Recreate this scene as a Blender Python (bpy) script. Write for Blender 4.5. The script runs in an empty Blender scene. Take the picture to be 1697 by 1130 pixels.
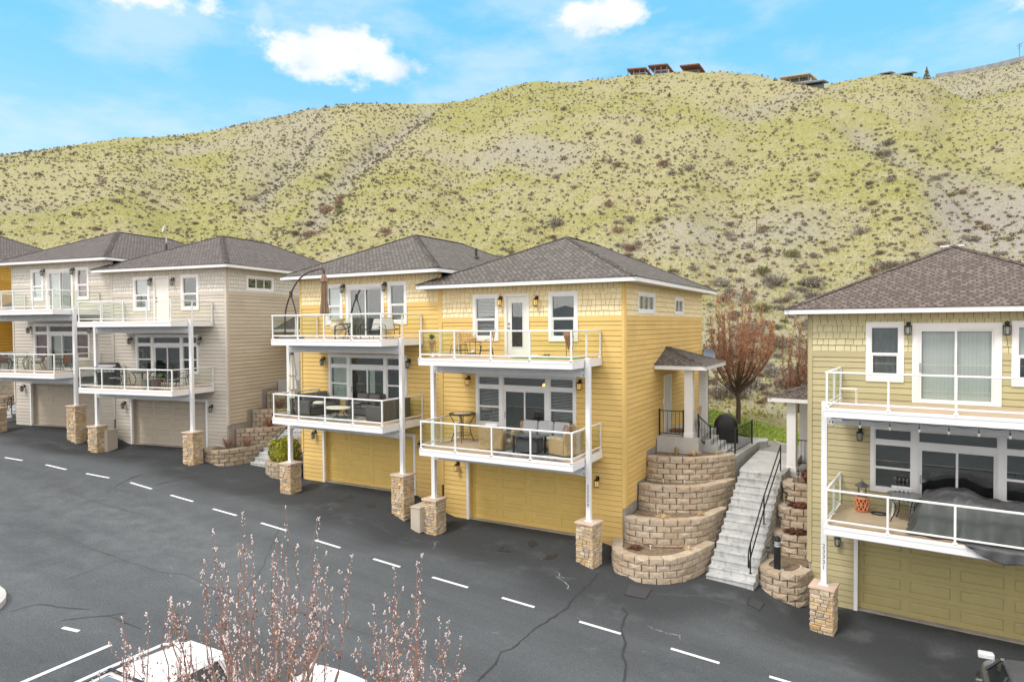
import bpy, math, random
from mathutils import Vector, Matrix, noise
import numpy as np
rnd = random.Random(7)
sc = bpy.context.scene
R = math.radians
pi = math.pi
# ------------------------------------------------------------------ camera
YAW, PITCH, ROLL = R(28.83), R(-1.361), R(-0.397)
fwd = Vector((-math.sin(YAW)*math.cos(PITCH), math.cos(YAW)*math.cos(PITCH), math.sin(PITCH)))
rgt = Vector((math.cos(YAW), math.sin(YAW), 0)); upv = rgt.cross(fwd)
r2 = rgt*math.cos(ROLL)+upv*math.sin(ROLL); u2 = r2.cross(fwd)
CAMZ = 7.31
cd = bpy.data.cameras.new("camera"); cam = bpy.data.objects.new("camera", cd); sc.collection.objects.link(cam)
cam.matrix_world = Matrix(((r2.x, u2.x, -fwd.x, 0), (r2.y, u2.y, -fwd.y, 0), (r2.z, u2.z, -fwd.z, CAMZ), (0, 0, 0, 1)))
cd.sensor_fit = 'HORIZONTAL'; cd.sensor_width = 36; cd.lens = 1100/1697*36
cd.clip_start = 0.1; cd.clip_end = 3000
sc.camera = cam
# ------------------------------------------------------------------ world and sun
SUN_EL, SUN_AZ = R(52), R(205)          # azimuth clockwise from +Y: behind the camera, a little to the left
w = bpy.data.worlds.new("World"); sc.world = w; w.use_nodes = True
def world_nodes():
    nt = w.node_tree; nt.nodes.clear(); N = nt.nodes.new; L = nt.links.new
    def math_(op, a, b=None, clamp=False):
        n = N('ShaderNodeMath'); n.operation = op; n.use_clamp = clamp
        for i, v in enumerate((a, b)):
            if v is None: continue
            if isinstance(v, (int, float)): n.inputs[i].default_value = v
            else: L(v, n.inputs[i])
        return n.outputs[0]
    def vm(op, a, b):
        n = N('ShaderNodeVectorMath'); n.operation = op
        for i, v in enumerate((a, b)):
            if isinstance(v, tuple): n.inputs[i].default_value = v
            else: L(v, n.inputs[i])
        return n
    def mix(f, a, b):
        n = N('ShaderNodeMix'); n.data_type = 'RGBA'
        for s, v in ((n.inputs[0], f), (n.inputs[6], a), (n.inputs[7], b)):
            if isinstance(v, (int, float)): s.default_value = v
            elif isinstance(v, tuple): s.default_value = v
            else: L(v, s)
        return n.outputs[2]
    def ramp(v, a, b):
        n = N('ShaderNodeMapRange'); n.interpolation_type = 'SMOOTHSTEP'
        L(v, n.inputs[0]); n.inputs[1].default_value = a; n.inputs[2].default_value = b
        return n.outputs[0]
    tc = N('ShaderNodeTexCoord'); d = tc.outputs['Generated']
    sky = N('ShaderNodeTexSky'); sky.sky_type = 'NISHITA'; sky.sun_disc = False
    sky.sun_elevation = SUN_EL; sky.sun_rotation = SUN_AZ; sky.air_density = 1.0; sky.dust_density = 0.6; sky.ozone_density = 1.0
    sep = N('ShaderNodeSeparateXYZ'); L(d, sep.inputs[0]); z = sep.outputs[2]
    # the clear part of the sky: Nishita, tinted towards cyan, paler towards the horizon
    tint = vm('MULTIPLY', sky.outputs[0], (0.80, 1.55, 1.62)).outputs[0]
    clear = mix(ramp(z, 0.05, 0.40), (4.2, 5.3, 5.75, 1), (1.35, 3.95, 6.3, 1))
    base = mix(0.82, tint, clear)
    nz = N('ShaderNodeTexNoise'); nz.inputs['Scale'].default_value = 5.5; nz.inputs['Detail'].default_value = 6; nz.inputs['Roughness'].default_value = 0.58
    mp = N('ShaderNodeMapping'); mp.inputs['Scale'].default_value = (1, 1, 2.6); L(d, mp.inputs[0]); L(mp.outputs[0], nz.inputs['Vector'])
    veil = math_('MULTIPLY', ramp(nz.outputs[0], 0.42, 0.72), 0.42)
    base = mix(veil, base, (5.4, 5.75, 5.95, 1))
    # separate cumulus clouds, each at its own place in the sky
    nb = N('ShaderNodeTexNoise'); nb.inputs['Scale'].default_value = 16; nb.inputs['Detail'].default_value = 8; nb.inputs['Roughness'].default_value = 0.62
    mb = N('ShaderNodeMapping'); mb.inputs['Scale'].default_value = (1, 1, 1.6); L(d, mb.inputs[0]); L(mb.outputs[0], nb.inputs['Vector'])
    wob = math_('SUBTRACT', nb.outputs[0], 0.5)
    total = None
    for az, tn, ha, hb, dens in ((-43.6, 0.392, 0.100, 0.030, 1.0), (-40.0, .382, .06, .022, .9), (-47.2, .388, .045, .020, .9), (-43.2, .412, .045, .026, 1.0),
                           (-20.4, 0.454, 0.066, 0.022, 1.0), (-22.8, 0.457, 0.03, 0.02, .9), (-59.0, 0.437, 0.085, 0.018, 1.0), (-48.8, 0.430, 0.012, 0.025, 0.2), (10.0, 0.42, 0.06, 0.05, .7), (-4.5, 0.50, 0.05, 0.02, .8)):
        a = R(az); c = Vector((math.sin(a), math.cos(a), tn)).normalized()
        e1 = Vector((math.cos(a), -math.sin(a), 0)); e2 = e1.cross(c)
        if e2.z < 0: e2 = -e2
        px = math_('DIVIDE', vm('DOT_PRODUCT', d, tuple(e1)).outputs['Value'], ha)
        py0 = math_('SUBTRACT', vm('DOT_PRODUCT', d, tuple(e2)).outputs['Value'], 0.0)
        py = math_('DIVIDE', py0, hb)
        rr = math_('SQRT', math_('ADD', math_('MULTIPLY', px, px), math_('MULTIPLY', py, py)))
        front = math_('GREATER_THAN', vm('DOT_PRODUCT', d, tuple(c)).outputs['Value'], 0.3)
        q = math_('ADD', rr, math_('MULTIPLY', wob, 3.0))
        m = math_('MULTIPLY', math_('MULTIPLY', math_('SUBTRACT', 1.0, ramp(q, 0.45, 1.2)), front), dens)
        total = m if total is None else math_('MAXIMUM', total, m)
    nc = N('ShaderNodeTexNoise'); nc.inputs['Scale'].default_value = 14; nc.inputs['Detail'].default_value = 4; L(d, nc.inputs['Vector'])
    ccol = mix(ramp(nc.outputs[0], 0.35, 0.62), (5.0, 5.45, 5.75, 1), (6.2, 6.3, 6.35, 1))
    base = mix(total, base, ccol)
    # high overcast overhead and behind the camera
    az0 = R(-26); side = math_('DIVIDE', vm('DOT_PRODUCT', d, (math.sin(az0), math.cos(az0), 0)).outputs['Value'], math_('SQRT', math_('SUBTRACT', 1.0001, math_('MULTIPLY', z, z))))
    over = math_('MAXIMUM', ramp(z, 0.46, 0.70), ramp(side, 0.62, 0.25))
    base = mix(over, base, (10.6, 10.2, 9.8, 1))
    below = ramp(z, 0.0, -0.06)
    base = mix(below, base, (3.0, 3.0, 2.9, 1))
    bg = N('ShaderNodeBackground'); bg.inputs[1].default_value = 0.10; L(base, bg.inputs[0])
    out = N('ShaderNodeOutputWorld'); L(bg.outputs[0], out.inputs[0])
world_nodes()
sd = bpy.data.lights.new("sun", 'SUN'); sd.energy = 1.2; sd.angle = R(12); sd.color = (1.0, 0.95, 0.88)
sun = bpy.data.objects.new("sun", sd); sc.collection.objects.link(sun)
sdir = Vector((math.sin(SUN_AZ)*math.cos(SUN_EL), math.cos(SUN_AZ)*math.cos(SUN_EL), math.sin(SUN_EL)))
sun.rotation_euler = sdir.to_track_quat('Z', 'Y').to_euler()
sc.view_settings.view_transform = 'Standard'; sc.view_settings.look = 'None'
sc.view_settings.exposure = 0.8; sc.view_settings.gamma = 1.0
try:
    sc.cycles.max_bounces = 8; sc.cycles.transparent_max_bounces = 16; sc.cycles.caustics_reflective = False; sc.cycles.caustics_refractive = False
    sc.cycles.sample_clamp_indirect = 6
except Exception: pass

# ------------------------------------------------------------------ mesh and object helpers
class MB:
    def __init__(s): s.v = []; s.f = []; s.m = []; s.uv = {}
    def add(s, vs, fs, mi=0):
        b = len(s.v); s.v.extend([tuple(p) for p in vs])
        for f in fs: s.f.append(tuple(i+b for i in f)); s.m.append(mi)
    def quad(s, a, b, c, d, mi=0, uv=None):
        n = len(s.v); s.v.extend([tuple(a), tuple(b), tuple(c), tuple(d)]); 
        if uv: s.uv[len(s.f)] = uv
        s.f.append((n, n+1, n+2, n+3)); s.m.append(mi)
    def poly(s, ps, mi=0, uv=None):
        n = len(s.v); s.v.extend([tuple(p) for p in ps])
        if uv: s.uv[len(s.f)] = uv
        s.f.append(tuple(range(n, n+len(ps)))); s.m.append(mi)
    def box(s, x0, y0, z0, x1, y1, z1, mi=0):
        s.add([(x0,y0,z0),(x1,y0,z0),(x1,y1,z0),(x0,y1,z0),(x0,y0,z1),(x1,y0,z1),(x1,y1,z1),(x0,y1,z1)],
              [(3,2,1,0),(4,5,6,7),(0,1,5,4),(1,2,6,5),(2,3,7,6),(3,0,4,7)], mi)
    def rbox(s, x0, y0, z0, x1, y1, z1, b=.02, mi=0):      # box with chamfered edges
        xs = (x0, x0+b, x1-b, x1); ys = (y0, y0+b, y1-b, y1); zs = (z0, z0+b, z1-b, z1)
        P = []
        idx = {}
        def p(x, y, z):
            k = (x, y, z)
            if k not in idx: idx[k] = len(P); P.append((xs[x], ys[y], zs[z]))
            return idx[k]
        F = [(p(1,1,0),p(1,2,0),p(2,2,0),p(2,1,0)),(p(1,1,3),p(2,1,3),p(2,2,3),p(1,2,3)),
             (p(1,0,1),p(2,0,1),p(2,0,2),p(1,0,2)),(p(1,3,1),p(1,3,2),p(2,3,2),p(2,3,1)),
             (p(0,1,1),p(0,1,2),p(0,2,2),p(0,2,1)),(p(3,1,1),p(3,2,1),p(3,2,2),p(3,1,2))]
        for a, A in ((1,0),(2,3)):
            for c, Cc in ((1,0),(2,3)):
                F += [(p(1,a,Cc),p(2,a,Cc),p(2,A,c),p(1,A,c)), (p(a,1,Cc),p(a,2,Cc),p(A,2,c),p(A,1,c)), (p(a,Cc,1),p(a,Cc,2),p(A,c,2),p(A,c,1))]
                for e, E_ in ((1,0),(2,3)):
                    F.append((p(A,c,e),p(a,Cc,e),p(a,c,E_)))
        s.add(P, F, mi)
    def obox(s, c, sz, ang=0, mi=0, tilt=0):
        b = MB(); b.box(-sz[0]/2, -sz[1]/2, -sz[2]/2, sz[0]/2, sz[1]/2, sz[2]/2)
        M = Matrix.Translation(c) @ Matrix.Rotation(ang, 4, 'Z') @ Matrix.Rotation(tilt, 4, 'X')
        s.add([M @ Vector(p) for p in b.v], b.f, mi)
    def bar(s, p, q, wd, ht, mi=0):
        p = Vector(p); q = Vector(q); d = (q-p).normalized()
        up = Vector((0,0,1)) if abs(d.z) < .99 else Vector((0,1,0))
        a = d.cross(up).normalized()*wd/2; b = a.cross(d).normalized()*ht/2
        s.add([p-a-b,p+a-b,p+a+b,p-a+b,q-a-b,q+a-b,q+a+b,q-a+b], [(0,1,2,3),(7,6,5,4),(0,4,5,1),(1,5,6,2),(2,6,7,3),(3,7,4,0)], mi)
    def tube(s, pts, r, seg=8, mi=0, cap=True, closed=False):
        pts = [Vector(p) for p in pts]; n = len(pts)
        rs = r if isinstance(r, (list, tuple)) else [r]*n
        b = len(s.v); prev = None
        for i, p in enumerate(pts):
            if closed: t = pts[(i+1) % n]-pts[i-1]
            else: t = pts[min(i+1, n-1)]-pts[max(i-1, 0)]
            if t.length < 1e-9: t = Vector((0,0,1))
            t.normalize()
            if prev is None:
                up = Vector((0,0,1)) if abs(t.z) < .9 else Vector((1,0,0))
                a = t.cross(up).normalized()
            else:
                a = (prev-t*prev.dot(t)); a = a.normalized() if a.length > 1e-6 else t.orthogonal().normalized()
            prev = a; c = t.cross(a)
            for k in range(seg):
                th = 2*pi*k/seg; s.v.append(tuple(p+(a*math.cos(th)+c*math.sin(th))*rs[i]))
        for i in range(n if closed else n-1):
            j = (i+1) % n
            for k in range(seg):
                s.f.append((b+i*seg+k, b+i*seg+(k+1) % seg, b+j*seg+(k+1) % seg, b+j*seg+k)); s.m.append(mi)
        if cap and not closed:
            s.f.append(tuple(b+k for k in range(seg))[::-1]); s.m.append(mi)
            s.f.append(tuple(b+(n-1)*seg+k for k in range(seg))); s.m.append(mi)
    def lathe(s, prof, c=(0,0,0), seg=20, mi=0, sx=1, sy=1):
        b = len(s.v)
        for r, z in prof:
            for k in range(seg):
                th = 2*pi*k/seg; s.v.append((c[0]+r*math.cos(th)*sx, c[1]+r*math.sin(th)*sy, c[2]+z))
        for i in range(len(prof)-1):
            for k in range(seg):
                s.f.append((b+i*seg+k, b+i*seg+(k+1) % seg, b+(i+1)*seg+(k+1) % seg, b+(i+1)*seg+k)); s.m.append(mi)
        s.f.append(tuple(b+k for k in range(seg))[::-1]); s.m.append(mi)
        s.f.append(tuple(b+(len(prof)-1)*seg+k for k in range(seg))); s.m.append(mi)
    def grid(s, fn, nu, nv, mi=0):
        b = len(s.v)
        for j in range(nv+1):
            for i in range(nu+1): s.v.append(tuple(fn(i/nu, j/nv)))
        for j in range(nv):
            for i in range(nu):
                a = b+j*(nu+1)+i; s.f.append((a, a+1, a+nu+2, a+nu+1)); s.m.append(mi)
    def build(s, name, mats, parent=None, smooth=False, loc=None, auto=None):
        me = bpy.data.meshes.new(name); me.from_pydata(s.v, [], s.f)
        ms = mats if isinstance(mats, (list, tuple)) else [mats]
        for m in ms: me.materials.append(m)
        if len(ms) > 1: me.polygons.foreach_set('material_index', s.m)
        if s.uv:
            ul = me.uv_layers.new(name='UVMap')
            for fi, uv in s.uv.items():
                p = me.polygons[fi]
                for k, li in enumerate(p.loop_indices): ul.data[li].uv = uv[k]
        if smooth: me.polygons.foreach_set('use_smooth', [True]*len(me.polygons))
        me.update()
        o = bpy.data.objects.new(name, me); sc.collection.objects.link(o)
        if parent: o.parent = parent
        if loc: o.location = loc
        return o
def tag(o, label=None, cat=None, group=None, kind=None):
    if label: o['label'] = label
    if cat: o['category'] = cat
    if group: o['group'] = group
    if kind: o['kind'] = kind
    return o
def thing(name, label, cat, loc=(0,0,0), rz=0, group=None):
    o = bpy.data.objects.new(name, None); sc.collection.objects.link(o); o.empty_display_size = .2
    o.location = loc; o.rotation_euler = (0,0,rz)
    return tag(o, label, cat, group)
def struct(o): o['kind'] = 'structure'; return o
def subsurf(o, l=2):
    m = o.modifiers.new('s', 'SUBSURF'); m.levels = l; m.render_levels = l; return o
def copy_tree(o, parent=None):
    c = o.copy(); sc.collection.objects.link(c)
    if parent: c.parent = parent
    for ch in o.children: copy_tree(ch, c)
    return c

# ------------------------------------------------------------------ materials
MC = {}
def nodes(name):
    m = bpy.data.materials.new(name); m.use_nodes = True; nt = m.node_tree
    b = nt.nodes['Principled BSDF']
    return m, nt, b
def mixc(nt, f, a, b, mode='MIX'):
    n = nt.nodes.new('ShaderNodeMix'); n.data_type = 'RGBA'; n.blend_type = mode
    for s, v in ((n.inputs[0], f), (n.inputs[6], a), (n.inputs[7], b)):
        if isinstance(v, (int, float)): s.default_value = v
        elif isinstance(v, tuple): s.default_value = v if len(v) == 4 else (*v, 1)
        else: nt.links.new(v, s)
    return n.outputs[2]
def noise_(nt, scale, detail=4, rough=.55, vec=None, coord='Object', stretch=None):
    n = nt.nodes.new('ShaderNodeTexNoise'); n.inputs['Scale'].default_value = scale; n.inputs['Detail'].default_value = detail; n.inputs['Roughness'].default_value = rough
    if vec is None:
        if coord == 'World':
            g = nt.nodes.new('ShaderNodeNewGeometry'); vec = g.outputs['Position']
        else:
            tc = nt.nodes.new('ShaderNodeTexCoord'); vec = tc.outputs[coord]
    if stretch:
        mp = nt.nodes.new('ShaderNodeMapping'); mp.inputs['Scale'].default_value = stretch; nt.links.new(vec, mp.inputs[0]); vec = mp.outputs[0]
    nt.links.new(vec, n.inputs['Vector'])
    return n.outputs[0]
def ramp_(nt, v, a, b, lo=0, hi=1):
    n = nt.nodes.new('ShaderNodeMapRange'); nt.links.new(v, n.inputs[0])
    for i, x in enumerate((a, b, lo, hi)): n.inputs[i+1].default_value = x
    return n.outputs[0]
def bump_(nt, b, h, strength=.3, dist=.01):
    n = nt.nodes.new('ShaderNodeBump'); n.inputs['Strength'].default_value = strength; n.inputs['Distance'].default_value = dist
    nt.links.new(h, n.inputs['Height']); nt.links.new(n.outputs[0], b.inputs['Normal'])
def mat(name, col, rough=.6, var=.10, scale=6, bump=0, bscale=60, metal=0, spec=.5, stretch=None, island=0, coord='Object'):
    if name in MC: return MC[name]
    m, nt, b = nodes(name)
    lo = tuple(c*(1-var) for c in col); hi = tuple(min(1, c*(1+var)) for c in col)
    nz = noise_(nt, scale, 5, .6, stretch=stretch, coord=coord)
    c = mixc(nt, ramp_(nt, nz, .3, .7), lo, hi)
    if island:
        g = nt.nodes.new('ShaderNodeNewGeometry')
        c = mixc(nt, 1.0, c, mixc(nt, g.outputs['Random Per Island'], (1-island,)*3, (1+island*.6,)*3), 'MULTIPLY')
    nt.links.new(c, b.inputs['Base Color'])
    b.inputs['Roughness'].default_value = rough; b.inputs['Metallic'].default_value = metal; b.inputs['Specular IOR Level'].default_value = spec
    if bump: bump_(nt, b, noise_(nt, bscale, 3, .6, stretch=stretch, coord=coord), bump, .01)
    MC[name] = m; return m
def glass(name, tint=(.85,.92,.89), refl=1.0, base=.04):
    m, nt, b = nodes(name); nt.nodes.remove(b)
    tr = nt.nodes.new('ShaderNodeBsdfTransparent'); tr.inputs[0].default_value = (*tint, 1)
    gl = nt.nodes.new('ShaderNodeBsdfGlossy'); gl.inputs['Roughness'].default_value = .01; gl.inputs[0].default_value = (.95,.98,.97,1)
    lw = nt.nodes.new('ShaderNodeLayerWeight'); lw.inputs[0].default_value = .5
    pw = nt.nodes.new('ShaderNodeMath'); pw.operation = 'POWER'; pw.inputs[1].default_value = 4.0; nt.links.new(lw.outputs['Facing'], pw.inputs[0])
    mm = nt.nodes.new('ShaderNodeMath'); mm.operation = 'MULTIPLY_ADD'; mm.inputs[1].default_value = refl; mm.inputs[2].default_value = base; mm.use_clamp = True
    nt.links.new(pw.outputs[0], mm.inputs[0])
    mx = nt.nodes.new('ShaderNodeMixShader'); nt.links.new(mm.outputs[0], mx.inputs[0]); nt.links.new(tr.outputs[0], mx.inputs[1]); nt.links.new(gl.outputs[0], mx.inputs[2])
    nt.links.new(mx.outputs[0], nt.nodes['Material Output'].inputs[0])
    return m
WHITE = mat('white_paint', (.80,.81,.82), .45, .03, 3)
TRIMW = mat('white_trim', (.80,.81,.83), .5, .03, 2)
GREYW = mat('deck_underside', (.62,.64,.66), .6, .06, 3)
DECK = mat('deck_coating', (.50,.38,.27), .75, .10, 2, .15, 90)
PANE = glass('window_glass', (.90,.92,.92), .9, .11)
RAILG = glass('railing_glass', (.955,.975,.955), .6, .02)
DARK = mat('dark_interior', (.035,.037,.04), .8, .3, 2)
BLACK = mat('black_metal', (.022,.022,.024), .4, .2, 8, metal=.3)
CONC = mat('concrete', (.46,.46,.45), .85, .16, 1.7, .25, 40)
CONCD = mat('foundation_concrete', (.36,.33,.30), .9, .15, 2.5, .2, 40)
def stairs_mat():
    m, nt, b = nodes('stair_concrete')
    n1 = noise_(nt, 1.6, 6, .65, stretch=(1,1,3)); n2 = noise_(nt, 9, 4, .6, stretch=(1,.5,.25))
    c = mixc(nt, ramp_(nt, n1, .35, .65), (.38,.39,.40), (.56,.57,.57))
    c = mixc(nt, ramp_(nt, n2, .52, .70, 0, .65), c, (.24,.23,.20))
    nt.links.new(c, b.inputs['Base Color']); b.inputs['Roughness'].default_value = .9
    bump_(nt, b, noise_(nt, 50, 3), .2, .01)
    return m
STAIR = stairs_mat()
def siding_mat(name, col, var=.07):
    if name in MC: return MC[name]
    m, nt, b = nodes(name)
    n1 = noise_(nt, .7, 5, .6); n2 = noise_(nt, 30, 3, .6, stretch=(.12,.12,1.5))
    lo = tuple(c*(1-var) for c in col); hi = tuple(c*(1+var) for c in col)
    c = mixc(nt, ramp_(nt, n1, .3, .7), lo, hi)
    c = mixc(nt, ramp_(nt, n2, .3, .7, 0, .35), c, tuple(x*.86 for x in col))
    g = nt.nodes.new('ShaderNodeNewGeometry')
    c = mixc(nt, 1.0, c, mixc(nt, g.outputs['Random Per Island'], (.925,)*3, (1.045,)*3), 'MULTIPLY')
    nt.links.new(c, b.inputs['Base Color']); b.inputs['Roughness'].default_value = .62
    bump_(nt, b, n2, .12, .004)
    MC[name] = m; return m
def roof_mat(name, c1, c2, c3):
    m, nt, b = nodes(name)
    uv = nt.nodes.new('ShaderNodeUVMap'); uv.uv_map = 'UVMap'
    def M_(op, x, y=None, z=None):
        n = nt.nodes.new('ShaderNodeMath'); n.operation = op
        for i, q in enumerate((x, y, z)):
            if q is None: continue
            if isinstance(q, (int, float)): n.inputs[i].default_value = q
            else: nt.links.new(q, n.inputs[i])
        return n.outputs[0]
    def wn(x):
        n = nt.nodes.new('ShaderNodeTexWhiteNoise'); n.noise_dimensions = '1D'; nt.links.new(x, n.inputs['W']); return n.outputs['Value']
    sv = nt.nodes.new('ShaderNodeSeparateXYZ'); nt.links.new(uv.outputs[0], sv.inputs[0])
    v = M_('DIVIDE', sv.outputs[1], .125); row = M_('FLOOR', v); fv = M_('FRACT', v)
    uu = M_('ADD', M_('DIVIDE', sv.outputs[0], .205), M_('ADD', M_('MULTIPLY', row, .5), M_('MULTIPLY', wn(row), .22)))
    cell = M_('ADD', M_('FLOOR', uu), M_('MULTIPLY', row, 57.31)); fu = M_('FRACT', uu)
    cut = M_('ADD', .56, M_('MULTIPLY', wn(cell), .20))
    tab = M_('LESS_THAN', fu, cut)                       # laminated tab (upper layer) or the gap showing the layer below
    rp = nt.nodes.new('ShaderNodeValToRGB'); nt.links.new(wn(M_('ADD', cell, 3.7)), rp.inputs[0])
    rp.color_ramp.elements[0].color = (*c1, 1); rp.color_ramp.elements[1].color = (*c3, 1)
    e = rp.color_ramp.elements.new(.5); e.color = (*c2, 1)
    sp = noise_(nt, 130, 2, .7, vec=uv.outputs[0]); big = noise_(nt, .8, 4, .6, vec=uv.outputs[0])
    c = mixc(nt, tab, tuple(x*.78 for x in c1), rp.outputs[0])
    c = mixc(nt, 1.0, c, mixc(nt, sp, (.62,)*3, (1.35,)*3), 'MULTIPLY')
    c = mixc(nt, 1.0, c, mixc(nt, big, (.88,)*3, (1.10,)*3), 'MULTIPLY')
    nt.links.new(c, b.inputs['Base Color']); b.inputs['Roughness'].default_value = .9; b.inputs['Specular IOR Level'].default_value = .25
    h = M_('SUBTRACT', M_('MULTIPLY', tab, .8), fv)
    bump_(nt, b, h, .8, .02)
    return m
ROOF_G = roof_mat('asphalt_shingles_grey', (.096,.085,.078), (.132,.119,.109), (.175,.16,.146))
ROOF_B = roof_mat('asphalt_shingles_brown', (.096,.076,.067), (.135,.109,.097), (.178,.148,.131))
ROOF_P = roof_mat('asphalt_shingles_plum', (.094,.081,.077), (.126,.11,.105), (.165,.147,.14))
def blocks_mat(name, cols, bump=.6):
    m, nt, b = nodes(name)
    g = nt.nodes.new('ShaderNodeNewGeometry')
    rp = nt.nodes.new('ShaderNodeValToRGB'); nt.links.new(g.outputs['Random Per Island'], rp.inputs[0])
    els = rp.color_ramp.elements
    els[0].color = (*cols[0], 1); els[1].color = (*cols[-1], 1)
    for i, c in enumerate(cols[1:-1]): e = els.new((i+1)/(len(cols)-1)); e.color = (*c, 1)
    n1 = noise_(nt, 9, 6, .7); n2 = noise_(nt, 45, 4, .7)
    c = mixc(nt, 1.0, rp.outputs[0], mixc(nt, ramp_(nt, n1, .3, .7), (.72,)*3, (1.18,)*3), 'MULTIPLY')
    c = mixc(nt, 1.0, c, mixc(nt, ramp_(nt, n2, .3, .7), (.8,)*3, (1.12,)*3), 'MULTIPLY')
    nt.links.new(c, b.inputs['Base Color']); b.inputs['Roughness'].default_value = .93
    bump_(nt, b, n1, bump, .03)
    return m
BLOCK = blocks_mat('split_block', [(.42,.33,.235),(.53,.425,.315),(.47,.395,.31),(.57,.475,.365),(.44,.365,.285)])
BLOCKL = blocks_mat('split_block_mossy', [(.40,.32,.23),(.47,.38,.27),(.36,.31,.25),(.50,.40,.29)])
STONE = blocks_mat('ledge_stone', [(.55,.36,.17),(.64,.48,.28),(.50,.40,.30),(.70,.60,.46),(.60,.42,.22),(.40,.34,.29),(.68,.54,.36)])
CAPST = mat('cap_stone', (.58,.45,.35), .85, .12, 5, .3, 40)
def asphalt():
    m, nt, b = nodes('asphalt')
    n0 = noise_(nt, .16, 4, .55, coord='World', stretch=(.5,1.2,1)); n1 = noise_(nt, .9, 5, .6, coord='World'); n2 = noise_(nt, 35, 3, .75, coord='World'); n3 = noise_(nt, 4.5, 5, .7, coord='World')
    at = nt.nodes.new('ShaderNodeAttribute'); at.attribute_name = 'seal'
    c = mixc(nt, ramp_(nt, n0, .3, .7), (.060,.068,.076), (.095,.106,.116))
    c = mixc(nt, 1.0, c, mixc(nt, ramp_(nt, noise_(nt, .5, 4, .6, coord='World', stretch=(.10,1.6,1)), .35, .65), (.86,)*3, (1.10,)*3), 'MULTIPLY')
    c = mixc(nt, at.outputs['Fac'], c, (.037,.041,.045))
    ap = nt.nodes.new('ShaderNodeAttribute'); ap.attribute_name = 'pale'; pm = nt.nodes.new('ShaderNodeMath'); pm.operation = 'MULTIPLY'; nt.links.new(ap.outputs['Fac'], pm.inputs[0]); nt.links.new(ramp_(nt, noise_(nt, 1.6, 6, .72, coord='World'), .40, .62), pm.inputs[1])
    c = mixc(nt, pm.outputs[0], c, (.20,.215,.225))
    c = mixc(nt, ramp_(nt, n1, .56, .78, 0, .45), c, (.135,.146,.155))
    c = mixc(nt, ramp_(nt, n3, .66, .78, 0, .35), c, (.035,.038,.042))
    c = mixc(nt, 1.0, c, mixc(nt, ramp_(nt, n2, .28, .72), (.55,)*3, (1.5,)*3), 'MULTIPLY')
    nt.links.new(c, b.inputs['Base Color']); b.inputs['Roughness'].default_value = .82; b.inputs['Specular IOR Level'].default_value = .3
    bump_(nt, b, n2, .35, .01)
    return m
ASPH = asphalt()
CRACK = mat('crack_sealant', (.030,.031,.034), .6, .2, 5)
FAINT = mat('faint_seam', (.066,.070,.076), .85, .15, 5)
PALE = mat('pale_scuff', (.24,.25,.26), .9, .2, 20)
LINE = mat('road_paint', (.72,.74,.76), .7, .14, 9)
def terrain_mat(name, hill):
    m, nt, b = nodes(name)
    a = noise_(nt, .022, 5, .6, coord='World'); a2 = noise_(nt, .13, 5, .6, coord='World'); a3 = noise_(nt, .9, 5, .65, coord='World'); a4 = noise_(nt, 5.0, 4, .7, coord='World')
    at = nt.nodes.new('ShaderNodeAttribute'); at.attribute_name = 'dirt'
    ad = nt.nodes.new('ShaderNodeMath'); ad.operation = 'ADD'; nt.links.new(ramp_(nt, a, .35, .65, -.25, .25), ad.inputs[0]); nt.links.new(a2, ad.inputs[1])
    c = mixc(nt, ramp_(nt, ad.outputs[0], .30, .62), (.235,.235,.075), (.295,.275,.155))
    c = mixc(nt, ramp_(nt, a3, .50, .68, 0, .75), c, (.34,.31,.20))
    c = mixc(nt, ramp_(nt, a3, .46, .30, 0, .6), c, (.23,.245,.07))
    a5 = noise_(nt, 2.1, 4, .7, coord='World')
    c = mixc(nt, ramp_(nt, a5, .52, .66, 0, .7), c, (.35,.32,.19)); c = mixc(nt, ramp_(nt, a5, .46, .34, 0, .6), c, (.185,.185,.06))
    c = mixc(nt, ramp_(nt, a2, .55, .75, 0, .75), c, (.29,.26,.19))
    c = mixc(nt, at.outputs['Fac'], c, (.28,.262,.235))
    c = mixc(nt, 1.0, c, mixc(nt, ramp_(nt, a4, .3, .7), (.60,)*3, (1.36,)*3), 'MULTIPLY')
    nt.links.new(c, b.inputs['Base Color']); b.inputs['Roughness'].default_value = .95; b.inputs['Specular IOR Level'].default_value = .1
    bump_(nt, b, a4, .6, .12)
    return m
HILL = terrain_mat('hill_grass', True)
MULCH = mat('mulch_soil', (.20,.15,.10), .95, .45, 7, .8, 30)
GRAVEL = mat('gravel', (.27,.26,.25), .95, .5, 38, .8, 45)
LAWNM = mat('lawn_turf', (.20,.27,.03), .9, .30, 3, .5, 40)
BLADE = mat('grass_blades', (.26,.34,.045), .8, .2, 4, island=.4)
def veg(name, cols):
    m, nt, b = nodes(name)
    g = nt.nodes.new('ShaderNodeNewGeometry'); rp = nt.nodes.new('ShaderNodeValToRGB'); nt.links.new(g.outputs['Random Per Island'], rp.inputs[0])
    els = rp.color_ramp.elements; els[0].color = (*cols[0], 1); els[1].color = (*cols[-1], 1)
    for i, c in enumerate(cols[1:-1]): e = els.new((i+1)/(len(cols)-1)); e.color = (*c, 1)
    oi = nt.nodes.new('ShaderNodeObjectInfo')
    c = mixc(nt, 1.0, rp.outputs[0], mixc(nt, oi.outputs['Random'], (.8,)*3, (1.25,)*3), 'MULTIPLY')
    nt.links.new(c, b.inputs['Base Color']); b.inputs['Roughness'].default_value = .9; b.inputs['Specular IOR Level'].default_value = .15
    return m
SAGE_A = veg('sage_grey', [(.15,.13,.11),(.28,.25,.21),(.40,.365,.32),(.22,.20,.15)])
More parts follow.
